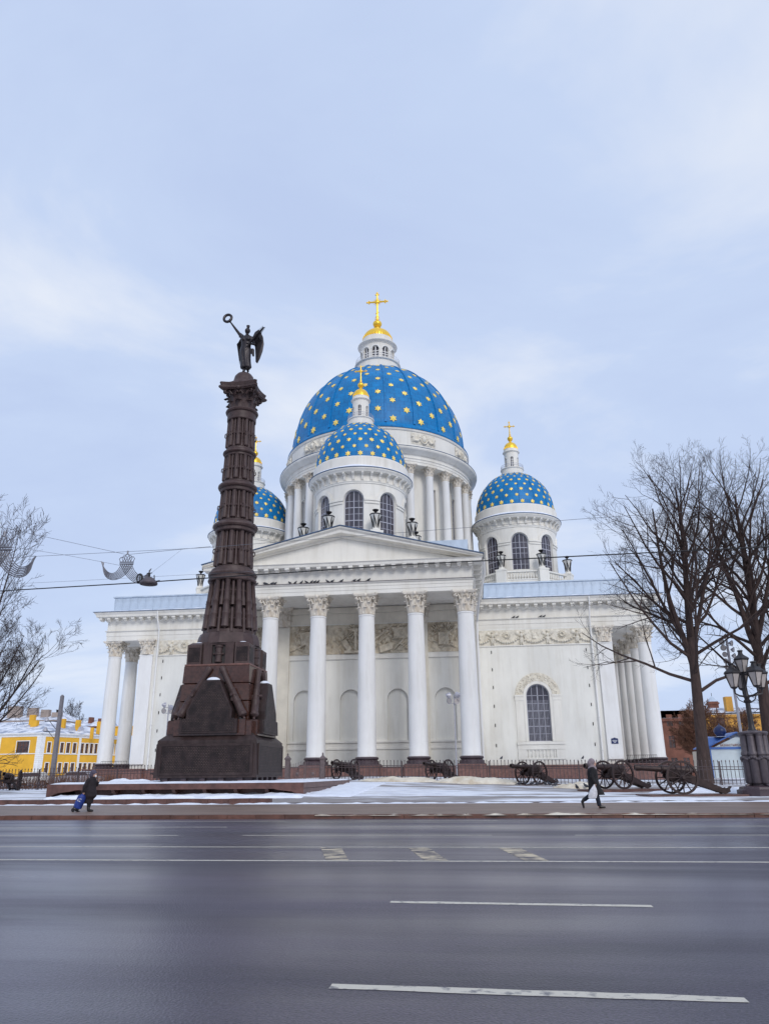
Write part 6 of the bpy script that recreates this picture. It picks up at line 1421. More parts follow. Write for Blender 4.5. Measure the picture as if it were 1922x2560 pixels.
put('shaft', MB().lathe([(0.24, LZ + 2.95), (0.16, LZ + 3.1), (0.13, LZ + 3.3), (0.115, LZ + 4.3), (0.17, LZ + 4.36), (0.18, LZ + 4.42), (0.11, LZ + 4.5), (0.16, LZ + 4.62), (0.10, LZ + 4.75), (0.07, LZ + 5.5), (0.06, LZ + 5.9)], 20, (LX, LY, 0)), 'lampiron', SL)
def lantern_head(x, y, z, s=1.0):
    l = put('lantern', MB(), 'lampiron', SL); fr = MB(); n = 6; r0, r1, h = 0.16 * s, 0.36 * s, 0.62 * s
    for k in range(n):
        a = 2 * pi * k / n + 0.3; fr.bar((x + r0 * cos(a), y + r0 * sin(a), z), (x + r1 * cos(a), y + r1 * sin(a), z + h), 0.017 * s, 5)
    fr.lathe([(r0 * 0.2, z - 0.10 * s), (r0, z - 0.03 * s), (r0 * 1.08, z + 0.02 * s), (r0 * 0.7, z + 0.04 * s)], n, (x, y, 0), 0.3, 2 * pi + 0.3)
    fr.lathe([(r1 * 0.98, z + h - 0.02 * s), (r1 * 1.14, z + h + 0.02 * s), (r1 * 1.12, z + h + 0.07 * s), (r1 * 0.75, z + h + 0.17 * s), (r1 * 0.42, z + h + 0.26 * s), (r1 * 0.36, z + h + 0.30 * s), (r1 * 0.30, z + h + 0.42 * s), (r1 * 0.42, z + h + 0.43 * s), (r1 * 0.40, z + h + 0.49 * s), (0, z + h + 0.5 * s)], n, (x, y, 0), 0.3, 2 * pi + 0.3)
    me = fr.mesh('lantern', 'lampiron', 25); old = l.data; l.data = me; bpy.data.meshes.remove(old)
    for k in range(n):
        a = 2 * pi * k / n + 0.3; b = 2 * pi * (k + 1) / n + 0.3; q = 0.95
        put('lamp_pane', MB().add([(x + r0 * q * cos(a), y + r0 * q * sin(a), z), (x + r0 * q * cos(b), y + r0 * q * sin(b), z), (x + r1 * q * cos(b), y + r1 * q * sin(b), z + h), (x + r1 * q * cos(a), y + r1 * q * sin(a), z + h)], [(0, 1, 2, 3)]), 'lampglass', l, ID, 0)
lantern_head(LX + 0.02, LY, LZ + 5.82, 1.0)
for (a, zz, ra_) in ((pi + 0.15, 5.08, 0.56), (-pi / 2 + 0.75, 5.10, 0.62), (0.18, 5.05, 0.85), (pi / 2 - 0.1, 5.06, 0.6)):
    x, y = LX + ra_ * cos(a), LY + ra_ * sin(a); lantern_head(x, y, LZ + zz, 1.08)
    put('arm', MB().tube([(LX, LY, LZ + 4.62), (LX + 0.35 * cos(a), LY + 0.35 * sin(a), LZ + 4.66), (x, y, LZ + 4.78), (x, y, LZ + 5.0)], [0.05, 0.045, 0.04, 0.045], 8).tube([(LX + 0.1 * cos(a), LY + 0.1 * sin(a), LZ + 4.3), (LX + 0.4 * cos(a), LY + 0.4 * sin(a), LZ + 4.45), (LX + 0.5 * cos(a), LY + 0.5 * sin(a), LZ + 4.66)], 0.022, 6), 'lampiron', SL)

# small dark bronze ornament (anchor like) on the platform left of the pedestal
an = thing('bronze_ornament', 'small dark spiky bronze object beside the left foot of the pedestal', 'ornament', (-7.7, -63.4, 1.1))
put('body', MB().capsule((-7.7, -63.4, 1.1), (-7.68, -63.4, 1.75), 0.16, 0.13).ell((-7.65, -63.4, 1.9), 0.12, 0.1, 0.12), 'iron', an)
put('cross_bar', MB().bar((-8.75, -63.4, 1.55), (-6.5, -63.4, 1.62), 0.04, 6).bar((-8.6, -63.4, 1.55), (-7.8, -63.4, 1.12), 0.03, 6).bar((-6.6, -63.4, 1.6), (-7.6, -63.4, 1.12), 0.03, 6), 'iron', an)
# ------------------------------------------------------------------ ochre house behind the square at the left
YH = thing('yellow_house', 'ochre yellow two storey house with white trim and snowy roof at the left', 'house', (-84.6, 52, 0.6))
A_ = Vector((-84.65, 52)); dR = Vector((5.98, 15.0)).normalized(); dL = Vector((-1, 0.17)).normalized()
nR = Vector((dR.y, -dR.x)); nL = Vector((dL.y, -dL.x)) * -1
if nL.y > 0: nL = -nL
def fR(u, z, d): p = A_ + dR * u - nR * d; return (p.x, p.y, z)
def fL(u, z, d): p = A_ + dL * u - nL * d; return (p.x, p.y, z)
def flip(f): return lambda u, z, d: f(-u, z, d)
winR = [(2.35, 0.45), (4.1, 0.45), (5.9, 0.47), (7.65, 0.5), (9.5, 0.5), (11.75, 0.45), (13.1, 0.45), (14.5, 0.45), (15.9, 0.45), (17.4, 0.45), (18.9, 0.45), (21, 0.45), (22.6, 0.45)]
opsU = [(u, w, 6.72, 8.98, 'flat') for u, w in winR]; opsD = [(u, w, 2.3, 4.48, 'flat') for u, w in winR]
mb = MB(); wall_strip(mb, fR, 0, 26, 5.6, 10.4, opsU, 0.3, 3, 2); wall_strip(mb, fR, 0, 26, 0.3, 5.6, opsD, 0.3, 3, 2); put('wall', mb, 'yellow', YH, ID, 0)
LF = flip(fL)
opB = (-4.8, 1.72, 6.68, 9.22, 'flat'); mb = MB(); wall_strip(mb, LF, -40, 0, 0.3, 10.4, [opB, (-16.5, 1.72, 6.68, 9.22, 'flat'), (-25.5, 1.72, 6.68, 9.22, 'flat')], 0.3, 4, 2); put('wall', mb, 'yellow', YH, ID, 0)
def house_window(f, op, nx, nz, par, fr='whiteframe', gl='glassbrown', trim=0.16, name='window'):
    mb = MB(); u0, u1, z0, z1 = op[0] - op[1], op[0] + op[1], op[2], op[3]
    fbox(mb, f, u0 - trim, u0, z0 - trim, z1 + trim, -0.07, 0.05); fbox(mb, f, u1, u1 + trim, z0 - trim, z1 + trim, -0.07, 0.05); fbox(mb, f, u0, u1, z1, z1 + trim, -0.07, 0.05); fbox(mb, f, u0, u1, z0 - trim, z0, -0.10, 0.05)
    w = put(name, mb, fr, par, ID, 0); b = MB()
    for i in range(1, nx): u = u0 + (u1 - u0) * i / nx; fbox(b, f, u - 0.03, u + 0.03, z0, z1, 0.14, 0.2)
    for i in range(1, nz): z = z0 + (z1 - z0) * i / nz; fbox(b, f, u0, u1, z - 0.03, z + 0.03, 0.14, 0.2)
    put('glazing_bars', b, 'brick', w, ID, 0); g = MB(); g.add([f(u0, z0, 0.2), f(u1, z0, 0.2), f(u1, z1, 0.2), f(u0, z1, 0.2)], [(0, 1, 2, 3)]); put('pane', g, gl, w, ID, 0); return w
for op in opsU + opsD: house_window(fR, op, 2, 4, YH)
for uc in (-4.8, -16.5, -25.5): house_window(LF, (uc, 1.72, 6.68, 9.22), 4, 3, YH)
# white corner piers with courses, string course, cornice
for (f, ua, ub) in ((fR, -0.1, 1.05), (LF, -1.05, 0.1), (fR, 10.6, 11.2), (fR, 19.9, 20.5), (LF, -12.2, -11.0)):
    for k in range(22): put('pier_course', MB().add([], []) if False else (lambda m: (fbox(m, f, ua, ub, 0.4 + k * 0.453, 0.4 + k * 0.453 + 0.43, -0.14, 0.05), m)[1])(MB()), 'whiteframe', YH, ID, 0)
for (f, ua, ub) in ((fR, 0, 26), (LF, -40, 0)):
    m_ = MB(); fbox(m_, f, ua, ub, 6.38, 6.55, -0.16, 0.05); put('string_course', m_, 'whiteframe', YH, ID, 0)
    m_ = MB(); fbox(m_, f, ua - 0.2, ub + 0.2, 10.2, 10.62, -0.12, 0.1); fbox(m_, f, ua - 0.3, ub + 0.3, 10.62, 10.82, -0.35, 0.1); fbox(m_, f, ua - 0.4, ub + 0.5, 10.82, 11.02, -0.6, 0.1); put('cornice', m_, 'whiteframe', YH, ID, 0)
# hipped snowy roof
def P3(u, v, z): p = A_ + dR * u + dL * v; return (p.x, p.y, z)
rf = MB().add([P3(-0.5, -0.5, 11.03), P3(26.5, -0.5, 11.03), P3(26.5, 40, 11.03), P3(-0.5, 40, 11.03), P3(9.5, 9.5, 14.3), P3(17.0, 9.5, 14.3), P3(17, 30, 14.3), P3(9.5, 36, 14.3)], [(0, 1, 5, 4), (1, 2, 6, 5), (2, 3, 7, 6), (3, 0, 4, 7), (4, 5, 6, 7), (0, 3, 2, 1)])
roof_y = put('roof', rf, 'roofsnow', YH, ID, 0)
CHM = [(-90.3, 58, 11.8, 14.2, 0.78), (-92.2, 60, 12.3, 15.6, 0.62), (-85.4, 62, 12.6, 14.7, 0.55), (-82.6, 64, 12.2, 14.5, 0.55), (-78.3, 63, 11.2, 12.6, 0.36), (-78.6, 67.5, 12.4, 14.3, 0.7)]
for (x, y, za, zb, w) in CHM:
    c = put('chimney', MB().box(x - w, x + w, y - w * 0.7, y + w * 0.7, za - 1.2, zb), 'yellow', roof_y, ID, 0)
put('parapet', MB().box(-76.5, -70, 67.5, 69, 10.9, 12.9).box(-76.7, -69.8, 67.3, 69.2, 12.9, 13.1), 'yellow', roof_y, ID, 0)
for (x, y) in ((-81.5, 59.5), (-80.0, 60.8)): put('dormer', MB().prism([(-0.45, 0), (0.45, 0), (0, 0.95)], lambda a, b, x=x, y=y: (x + a, y - 1.0, 11.7 + b), lambda a, b, x=x, y=y: (x + a, y + 0.8, 11.9 + b)), 'frame', roof_y, ID, 0)

# taller brown houses behind it
def plain_house(name, label, x0, x1, y0, y1, z1, roof_h, wall, nx, nz, z0w, group=None, chim=(), hw=0.6, roofm='roofsnow', hz=1.3):
    h = thing(name, label, 'house', ((x0 + x1) / 2, y0, 0.3), 0, group); f = flat_y(y0); ops = []
    for i in range(nx):
        for j in range(nz): ops.append((x0 + (x1 - x0) * (i + 0.5) / nx, hw, z0w + j * 3.6, z0w + j * 3.6 + hz * 1.5, 'flat'))
    for j in range(nz + 1):
        lo = 0.2 if j == 0 else z0w + j * 3.6 - 1.0; hi = z1 if j == nz else z0w + (j + 1) * 3.6 - 1.0
        row = [o for o in ops if lo < o[2] < hi - 0.1]
        mb = MB(); wall_strip(mb, f, x0, x1, lo, hi, row, 0.3, 6, 2); put('wall', mb, wall, h, ID, 0)
        for o in row:
            m_ = MB(); fbox(m_, f, o[0] - o[1], o[0] + o[1], o[2], o[3], 0.18, 0.22); w = put('window', m_, 'glassbrown', h, ID, 0)
            m2 = MB(); fbox(m2, f, o[0] - 0.04, o[0] + 0.04, o[2], o[3], 0.12, 0.17); fbox(m2, f, o[0] - o[1], o[0] + o[1], o[2] + hz, o[2] + hz + 0.07, 0.12, 0.17); put('glazing_bars', m2, 'brick', w, ID, 0)
    put('wall', MB().box(x0, x1, y0 + 0.35, y1, 0.2, z1), wall, h, ID, 0)
    put('cornice', MB().box(x0 - 0.4, x1 + 0.4, y0 - 0.45, y1 + 0.4, z1, z1 + 0.5), wall, h, ID, 0)
    r = put('roof', MB().add([(x0 - 0.5, y0 - 0.5, z1 + 0.5), (x1 + 0.5, y0 - 0.5, z1 + 0.5), (x1 + 0.5, y1, z1 + 0.5), (x0 - 0.5, y1, z1 + 0.5), (x0 + 3, (y0 + y1) / 2, z1 + roof_h), (x1 - 3, (y0 + y1) / 2, z1 + roof_h)], [(0, 1, 5, 4), (1, 2, 5), (2, 3, 4, 5), (3, 0, 4)]), roofm, h, ID, 0)
    for (cx, w, z) in chim: put('chimney', MB().box(cx - w, cx + w, y0 + 2.5, y0 + 4, z1, z), wall, r, ID, 0)
    return h
plain_house('apartment_house', 'brown grey apartment house with snowy roof behind the yellow house', -135, -104, 92, 108, 16.2, 3.2, 'taupe', 9, 4, 2.2, 'houses behind the yellow house', [(-128, 1.2, 20.6), (-119, 2.0, 20.9), (-113.5, 1.4, 20.4), (-109.5, 1.2, 19.8), (-106, 1.3, 19.0)])
plain_house('apartment_house', 'dark red brick house with chimneys right of the concrete pole', -101, -89, 94, 106, 14.4, 2.6, 'brick', 4, 3, 2.2, 'houses behind the yellow house', [(-96.5, 0.5, 17.6), (-93.5, 0.6, 17.2)])
plain_house('apartment_house', 'far pale house glimpsed between the left columns', -62, -44, 110, 122, 9.5, 2.4, 'yellow', 6, 2, 2.2, 'houses behind the yellow house')
# houses at the right behind the trees
plain_house('ochre_house', 'orange ochre house behind the kiosk at the right', 51.5, 92, 32, 46, 10.6, 2.2, 'ochre', 9, 3, 1.6, 'houses at the right behind the trees', [(61, 0.6, 14.5), (75, 0.8, 14)], 0.75)
plain_house('brick_house', 'dark red brown brick house right of the cathedral', 44.4, 52.4, 24, 36, 9.6, 1.2, 'brick', 4, 3, 1.6, 'houses at the right behind the trees', hw=0.5)
bt = thing('brick_turret', 'small red brick turret with a pointed cap above the far roofs', 'turret', (60.1, 42, 10))
put('wall', MB().box(59.3, 61.0, 41.2, 42.9, 10, 14.2).box(59.15, 61.15, 41.05, 43.05, 13.7, 14.0), 'brick', bt, ID, 0); put('cap', MB().frustum(59.3, 61.0, 41.2, 42.9, 14.2, 60.1, 60.2, 42.0, 42.1, 15.3), 'metal', bt, ID, 0)
put('finial', MB().bar((60.15, 42.05, 15.2), (60.15, 42.05, 15.9), 0.05), 'iron', bt)

# kiosk with blue gable roof
KX, KY = 39.0, -35.0
K = thing('kiosk', 'small white chapel shaped kiosk with blue roof and dark cupola', 'kiosk', (KX, KY, 0.8))
put('wall', MB().box(37.35, 42.6, KY, KY + 4.2, 0.7, 3.45), 'kiosk', K, ID, 0)
put('side_wall', MB().box(36.6, 37.33, KY + 0.5, KY + 4, 0.7, 3.3), 'kioskcream', K, ID, 0)
put('door_frame', MB().box(37.3, 37.38, KY - 0.06, KY + 0.05, 0.7, 3.4), 'kioskblue', K, ID, 0)
gb = MB().prism([(37.75, 3.62), (42.4, 3.62), (40.0, 4.62)], lambda a, b: (a, KY - 0.05, b), lambda a, b: (a, KY + 0.3, b)); put('gable', gb, 'kiosk', K, ID, 0)
put('fascia', MB().box(36.9, 42.9, KY - 0.12, KY + 0.1, 3.42, 3.62), 'kioskblue', K, ID, 0)
rfk = MB()
for (xa, za, xb, zb) in ((36.85, 3.5, 40.0, 4.95), (43.1, 3.5, 40.0, 4.95)):
    rfk.add([(xa, KY - 0.4, za), (xb, KY - 0.4, zb), (xb, KY + 4.5, zb), (xa, KY + 4.5, za), (xa, KY - 0.4, za + 0.12), (xb, KY - 0.4, zb + 0.12), (xb, KY + 4.5, zb + 0.12), (xa, KY + 4.5, za + 0.12)], [(0, 1, 2, 3), (4, 7, 6, 5), (0, 4, 5, 1), (1, 5, 6, 2), (2, 6, 7, 3), (3, 7, 4, 0)])
rfk.add([(36.4, KY + 1.0, 4.5), (37.2, KY - 0.45, 3.55), (39.0, KY + 0.6, 4.6), (38.0, KY + 2.5, 4.75)], [(0, 1, 2, 3)])
kr = put('roof', rfk, 'kioskblue', K, ID, 0)
put('cupola', MB().lathe([(0.42, 4.55), (0.45, 4.75), (0.40, 4.8), (0.56, 4.98), (0.62, 5.2), (0.52, 5.48), (0.25, 5.68), (0.06, 5.82), (0.02, 5.98)], 20, (38.75, KY + 0.8, 0)), 'plate', kr)
put('roof_snow', snow_patch(38.1, 40.2, KY - 0.2, KY + 2.2, 4.62, 0.05, 12, 8, 9.0), 'snow', kr)['kind'] = 'stuff'
try:
    tc = bpy.data.curves.new('sign', 'FONT'); tc.body = 'МОНАСТЫРСКИЙ МЁД'; tc.size = 0.40; tc.extrude = 0.012; tc.align_x = 'CENTER'
    to = bpy.data.objects.new('tmp_text', tc); COL.objects.link(to)
    dg = bpy.context.evaluated_depsgraph_get(); dg.update(); tm = bpy.data.meshes.new_from_object(to.evaluated_get(dg)); bpy.data.objects.remove(to)
    w_ = max(v.co.x for v in tm.vertices) - min(v.co.x for v in tm.vertices); tm.materials.clear(); tm.materials.append(M['lettering']); tm.name = 'sign_lettering'
    sx = 3.1 / max(0.1, w_); obj('sign_lettering', tm, K, T3(39.9, KY - 0.07, 3.70) @ Matrix.Rotation(pi / 2, 4, 'X') @ Matrix.Diagonal((sx, 0.72, 1, 1)))
except Exception as ex: print('text', ex)
put('pillar', MB().box(40.55, 40.95, KY - 1.2, KY - 0.8, 0.7, 4.75), 'kiosk', K, ID, 0)

# parked cars behind the left fence, mostly hidden
def car(x, y, rz, label, mt):
    c = thing('parked_car', label, 'car', (x, y, ground_h(x, y)), rz, 'cars parked behind the left fence'); Mw = T3(x, y, ground_h(x, y)) @ RZ(rz)
    prof = [(-2.1, 0.35), (-2.15, 0.75), (-1.95, 0.95), (-1.45, 1.02), (-0.95, 1.42), (0.75, 1.45), (1.25, 1.02), (2.0, 0.90), (2.15, 0.65), (2.12, 0.35)]
    put('body', MB().prism(prof, lambda a, b: (a, -0.85 + 0.10 * max(0, (b - 0.9) / 0.5), b), lambda a, b: (a, 0.85 - 0.10 * max(0, (b - 0.9) / 0.5), b)), mt, c, Mw, 25)
    gl = [(-1.32, 1.04), (-0.92, 1.36), (0.72, 1.38), (1.1, 1.04)]
    for s in (-1, 1): put('side_window', MB().prism(gl, lambda a, b: (a, s * 0.80, b), lambda a, b: (a, s * 0.835, b)), 'glass', c, Mw, 0)
    for (a, s) in ((-1.35, -1), (-1.35, 1), (1.35, -1), (1.35, 1)):
        w = put('wheel', MB().lathe([(0.0, -0.1), (0.30, -0.1), (0.32, 0), (0.30, 0.1), (0.0, 0.1)], 20), 'iron', c, Mw @ T3(a, s * 0.8, 0.32) @ Matrix.Rotation(pi / 2, 4, 'X')); put('rim', MB().lathe([(0.0, s * -0.11), (0.18, s * -0.108)], 14), 'floodgrey', w, Mw @ T3(a, s * 0.8, 0.32) @ Matrix.Rotation(pi / 2, 4, 'X'))
    for s in (-1, 1): put('headlight', MB().box(2.06, 2.16, s * 0.6 - 0.16, s * 0.6 + 0.16, 0.66, 0.80), 'whiteframe', c, Mw, 0)
car(-25.4, -41.5, 0.15, 'grey car parked behind the left iron fence near the porch', 'frame'); car(-33.5, -36.0, 0.1, 'pale car parked further left behind the fence', 'whiteframe')

# ------------------------------------------------------------------ bare trees
def tree(name, x, y, H, spread, seed, label, trunk_r=0.45, fork=0.33, lean=(0, 0), limbs=7, tw='twig', group='bare winter trees', depth=4, dens=1.0, up=0.55, first=None, zb=None, bark='bark', lowlimbs=0, arch=0.0, vase=0.0, twr=1.0, wob=1.0, mono=0):
    rr = random.Random(seed); big = MB(); small = MB()
    zb = ground_h(x, y) - 0.1 if zb is None else zb
    t = thing(name, label, 'tree', (x, y, zb), 0, group)
    def rv(): return Vector((rr.gauss(0, 1), rr.gauss(0, 1), rr.gauss(0, 1)))
    def grow(p, d, L, r, lev, upb):
        n = 7 if lev <= 1 else (5 if lev == 2 else (4 if lev == 3 else 3)); pts = [p.copy()]; rad = [r]; d = d.normalized(); q = p.copy()
        wb = (0.10 if lev == 1 else 0.17) * wob
        for i in range(n):
            d = (d + rv() * wb + Vector((0, 0, upb * 0.13)) + (Vector((0, 0, -arch * 0.12)) if lev >= 3 else Vector((0, 0, 0)))).normalized(); q = q + d * (L / n); pts.append(q.copy()); rad.append(max(0.0085 * twr, r * (1 - 0.80 * (i + 1) / n)))
        (big if r > 0.055 else small).tube(pts, rad, 8 if r > 0.15 else (5 if r > 0.05 else 3), cap=False)
        if lev >= depth + 1: return
        nc = {1: 9, 2: 8, 3: 7, 4: 6}.get(lev, 4); nc = max(2, int(nc * dens * rr.uniform(0.85, 1.15)))
        for k in range(nc):
            f = 0.22 + 0.76 * (k + rr.random() * 0.8) / nc; idx = min(n - 1, int(f * n)); fr = f * n - idx
            bp = pts[idx].lerp(pts[idx + 1], fr); bd = (pts[idx + 1] - pts[idx]).normalized()
            side = bd.cross(rv()).normalized(); ang = rr.uniform(0.45, 0.95) if lev < 3 else rr.uniform(0.4, 1.0)
            nd = bd * cos(ang) + side * sin(ang); nl = L * rr.uniform(0.40, 0.62) * (1.12 - 0.55 * f)
            grow(bp, nd, max(0.35, nl), max(0.010 * twr, rad[idx] * 0.55), lev + 1, upb)
    if mono:
        n = 16; top_f = 0.88; pts = []; rad = []; ph = rr.uniform(0, 6)
        for i in range(n + 1):
            s = i / n; sw = 0.28 * max(0, s - 0.3)
            pts.append(Vector((x + lean[0] * s + sw * sin(s * 9 + ph), y + lean[1] * s + sw * cos(s * 8 + ph), zb + H * top_f * s))); rad.append(trunk_r * (1.3 - 0.3 * min(1, s * 9)) * (1 - 0.90 * s ** 1.15) + 0.015)
        big.tube(pts, rad, 14, cap=False)
        def at(f): k = min(n - 1, int(f * n)); return pts[k].lerp(pts[k + 1], f * n - k), rad[k]
        grow(pts[-1], Vector((0.05, 0, 1)), H * 0.13, 0.03, 3, up)
        for (f, az, tilt, lf, rf) in first:         # second leaders
            p, r = at(f); grow(p, Vector((cos(az) * sin(tilt), sin(az) * sin(tilt), cos(tilt))), H * lf, r * rf, 1, up)
        for k in range(mono):
            f = fork + (0.97 - fork) * (k + rr.uniform(0, 0.8)) / mono; az = k * 2.4 + rr.uniform(-0.4, 0.4); q = (f - fork) / (1 - fork)
            tilt = 1.15 - 0.75 * q + rr.uniform(-0.12, 0.12); p, r = at(f); L = H * spread * (0.36 - 0.20 * abs(q - 0.25) - 0.06 * q)
            grow(p, Vector((cos(az) * sin(tilt), sin(az) * sin(tilt), cos(tilt))), L, min(r * 0.55, 0.15), 2, up)
        put('trunk', big, bark, t); put('crown', small, tw, t, ID, 0); return t
    # trunk
    th = H * fork; pts = []; rad = []
    for i in range(9):
        s = i / 8; pts.append(Vector((x + lean[0] * s * s + 0.10 * sin(s * 4 + seed), y + lean[1] * s * s, zb + th * s))); rad.append(trunk_r * (1.28 - 0.28 * min(1, s * 5)) * (1 - 0.30 * s))
    big.tube(pts, rad, 14, cap=False); top = pts[-1]
    ds = first if first else [(2 * pi * k / limbs + rr.uniform(-0.35, 0.35), rr.uniform(0.16, 0.5)) for k in range(limbs)]
    for k, (az, tilt) in enumerate(ds):
        d = Vector((cos(az) * sin(tilt), sin(az) * sin(tilt), cos(tilt))); st = pts[-1 - (k % 3)]; L = (H - th) * (0.98 if tilt < 0.3 else 0.82) * rr.uniform(0.88, 1.05)
        grow(st, d, L * (spread if tilt > 0.3 else 1), rad[-1] * (0.62 if tilt < 0.35 else 0.48), 1, up)
    for k in range(lowlimbs):
        s = rr.uniform(0.42, 0.95); i = int(s * 8); az = 2 * pi * k / max(1, lowlimbs) + rr.uniform(-0.5, 0.5)
        grow(pts[i], Vector((cos(az), sin(az), rr.uniform(-0.05, 0.45))), (H - th) * 0.40 * spread, trunk_r * 0.22, 2, up * 0.35)
    put('trunk', big, bark, t); put('crown', small, tw, t, ID, 0); return t
tree('bare_tree', 31.6, -53.6, 27.4, 1.18, 21, 'tall bare tree left of the ornate lamp spreading over the cathedral wing', 0.48, 0.28, (0.9, 0), tw='twig', first=[(0.36, pi, 0.20, 0.50, 0.72), (0.42, pi * 1.02, 0.46, 0.42, 0.5), (0.40, pi * 0.96, 0.55, 0.18, 0.30), (0.40, 0.1, 0.26, 0.46, 0.6), (0.5, -pi / 2, 0.3, 0.34, 0.5), (0.5, pi / 2, 0.3, 0.34, 0.5)], dens=0.76, wob=0.75, up=0.6, twr=0.8, mono=28, depth=4)
tree('bare_tree', 37.4, -51.5, 27.4, 1.20, 34, 'tall bare tree behind the ornate lamp at the right edge', 0.54, 0.30, (0.7, 0), tw='twig', first=[(0.42, pi, 0.24, 0.46, 0.7), (0.46, 0.0, 0.25, 0.42, 0.65), (0.5, pi * 0.9, 0.42, 0.32, 0.5), (0.5, -pi / 2, 0.3, 0.34, 0.5)], dens=0.76, wob=0.75, up=0.6, twr=0.8, mono=28, depth=4)
tree('bare_tree', 43.5, -47.5, 25.0, 0.9, 55, 'bare tree at the far right edge with thick forked limbs', 0.55, 0.30, (0, 0), tw='twig', lowlimbs=4, first=[(pi, 0.16), (pi * 0.85, 0.42), (pi * 1.2, 0.42), (0.2, 0.3), (-pi / 2, 0.4), (pi / 2, 0.4)], dens=0.75, wob=0.7, twr=0.72)
tree('bare_tree', -22.0, -66.0, 14.6, 1.0, 8, 'bare tree at the left edge reaching out below the garland', 0.34, 0.22, (0.3, 0), tw='palebark', first=[(0.0, 0.62), (0.12, 0.88), (-0.12, 1.0), (pi, 0.4), (-pi / 2, 0.6), (0.3, 0.75)], lowlimbs=4, bark='palebark', up=0.75, dens=0.68, wob=0.5, twr=0.95)
tree('bare_tree', -14.6, -76.0, 15.8, 0.62, 17, 'upright bare tree just outside the left edge behind the large garland', 0.24, 0.3, (0, 0), tw='palebark', first=[(0.1, 0.10), (-0.2, 0.24), (0.4, 0.32), (pi, 0.3), (pi / 2, 0.4), (-pi / 2, 0.4)], lowlimbs=2, bark='palebark', dens=0.66, wob=0.5, up=0.85, twr=0.95)
for (x, y, h, s, lab) in ((-111.6, 112, 24.0, 4, 'left of two distant bare trees above the far roofs'), (-108.2, 112, 22.6, 5, 'right of two distant bare trees above the far roofs')):
    tree('distant_tree', x, y, h, 0.35, s, lab, 0.25, 0.55, tw='twig', depth=3, dens=0.8, group='distant bare trees', limbs=6, zb=0.3, twr=3.0)
for (x, y, h, s, lab) in ((46.5, 4, 9.5, 61, 'brushy reddish bare tree at the corner of the cathedral wing'), (49.5, -6, 8.0, 62, 'brushy reddish bare tree behind the trunk of the tall tree'), (43.5, -14, 4.2, 63, 'low reddish bush beside the cathedral porch')):
    tree('brushy_tree', x, y, h, 0.8, s, lab, 0.12, 0.12, tw='rust_twig', depth=3, dens=1.25, group='reddish brush by the cathedral', limbs=9, bark='rust_twig', twr=2.2)
# clipped bare hedge behind the left fence
hb = MB(); rr = random.Random(2)
for k in range(2600):
    x = rr.uniform(-38, -16); y = rr.uniform(-53.5, -52.0); z = ground_h(x, y); h = rr.uniform(0.7, 1.45); dx = rr.gauss(0, 0.16)
    hb.tube([(x, y, z), (x + dx * 0.4, y + rr.gauss(0, 0.06), z + h * 0.55), (x + dx, y + rr.gauss(0, 0.1), z + h)], [0.012, 0.009, 0.004], 3, cap=False)
o = put('hedge', hb, 'rust_twig', None, ID, 0); tag(o, 'brown leafless hedge behind the left iron fence', 'hedge', None, 'stuff')
# ------------------------------------------------------------------ people
def loft(mb, secs, n=28, foldk=0, fold=0.0):      # horizontal elliptical sections (z, cx, cy, rx, ry)
    vs = []; fs = []
    for (z, cx, cy, rx, ry) in secs:
        for k in range(n):
            a = 2 * pi * k / n; f = 1 + fold * sin(a * foldk + z * 3)
            vs.append((cx + rx * cos(a) * f, cy + ry * sin(a) * f, z))
    for j in range(len(secs) - 1):
        for k in range(n): fs.append((j * n + k, j * n + (k + 1) % n, (j + 1) * n + (k + 1) % n, (j + 1) * n + k))
    fs.append(tuple(range(n - 1, -1, -1))); fs.append(tuple(range((len(secs) - 1) * n, len(secs) * n))); mb.add(vs, fs); return mb
def hand(b, wrist, d, side, grip=0.7):
    """palm and five curled fingers; d = direction of the hand, side = direction towards the thumb"""
    w = Vector(wrist); d = Vector(d).normalized(); s = Vector(side).normalized(); n = d.cross(s).normalized()
    b.capsule(w, w + d * 0.075, 0.026, 0.034, 8, 0.62)
    for k, L in enumerate((0.066, 0.074, 0.070, 0.055)):
        p = w + d * 0.085 + s * (0.028 - 0.019 * k); q = p + d * L * 0.55 * cos(grip * 0.6) + n * L * 0.55 * sin(grip * 0.6); r = q + d * L * 0.5 * cos(grip * 1.7) + n * L * 0.5 * sin(grip * 1.7); e = r + d * L * 0.3 * cos(grip * 2.6) + n * L * 0.3 * sin(grip * 2.6)
        b.capsule(p, q, 0.0095, 0.009, 6).capsule(q, r, 0.009, 0.0085, 6).capsule(r, e, 0.0085, 0.007, 6)
    t = w + d * 0.03 + s * 0.028; b.capsule(t, t + s * 0.03 + d * 0.03 + n * 0.012, 0.012, 0.010, 6).capsule(t + s * 0.03 + d * 0.03 + n * 0.012, t + s * 0.03 + d * 0.055 + n * 0.03, 0.010, 0.008, 6)
def head(b, c, f=1.0, tilt=0.0):
    c = Vector(c)
    b.ell(c + Vector((0.005, 0, 0.025)), 0.094 * f, 0.075 * f, 0.112 * f, 16, 10).ell(c + Vector((0.022, 0, -0.05)), 0.068 * f, 0.058 * f, 0.075 * f, 14, 8)
    b.ell(c + Vector((0.102, 0, -0.015)), 0.020, 0.014, 0.024, 8, 6).ell(c + Vector((0.088, 0, -0.062)), 0.014, 0.024, 0.010, 8, 6).ell(c + Vector((0.075, 0, -0.098)), 0.022, 0.024, 0.018, 8, 6)
    for s in (-1, 1): b.ell(c + Vector((0.0, s * 0.077, -0.005)), 0.018, 0.010, 0.032, 8, 6).ell(c + Vector((0.082, s * 0.03, 0.018)), 0.012, 0.016, 0.009, 8, 6)

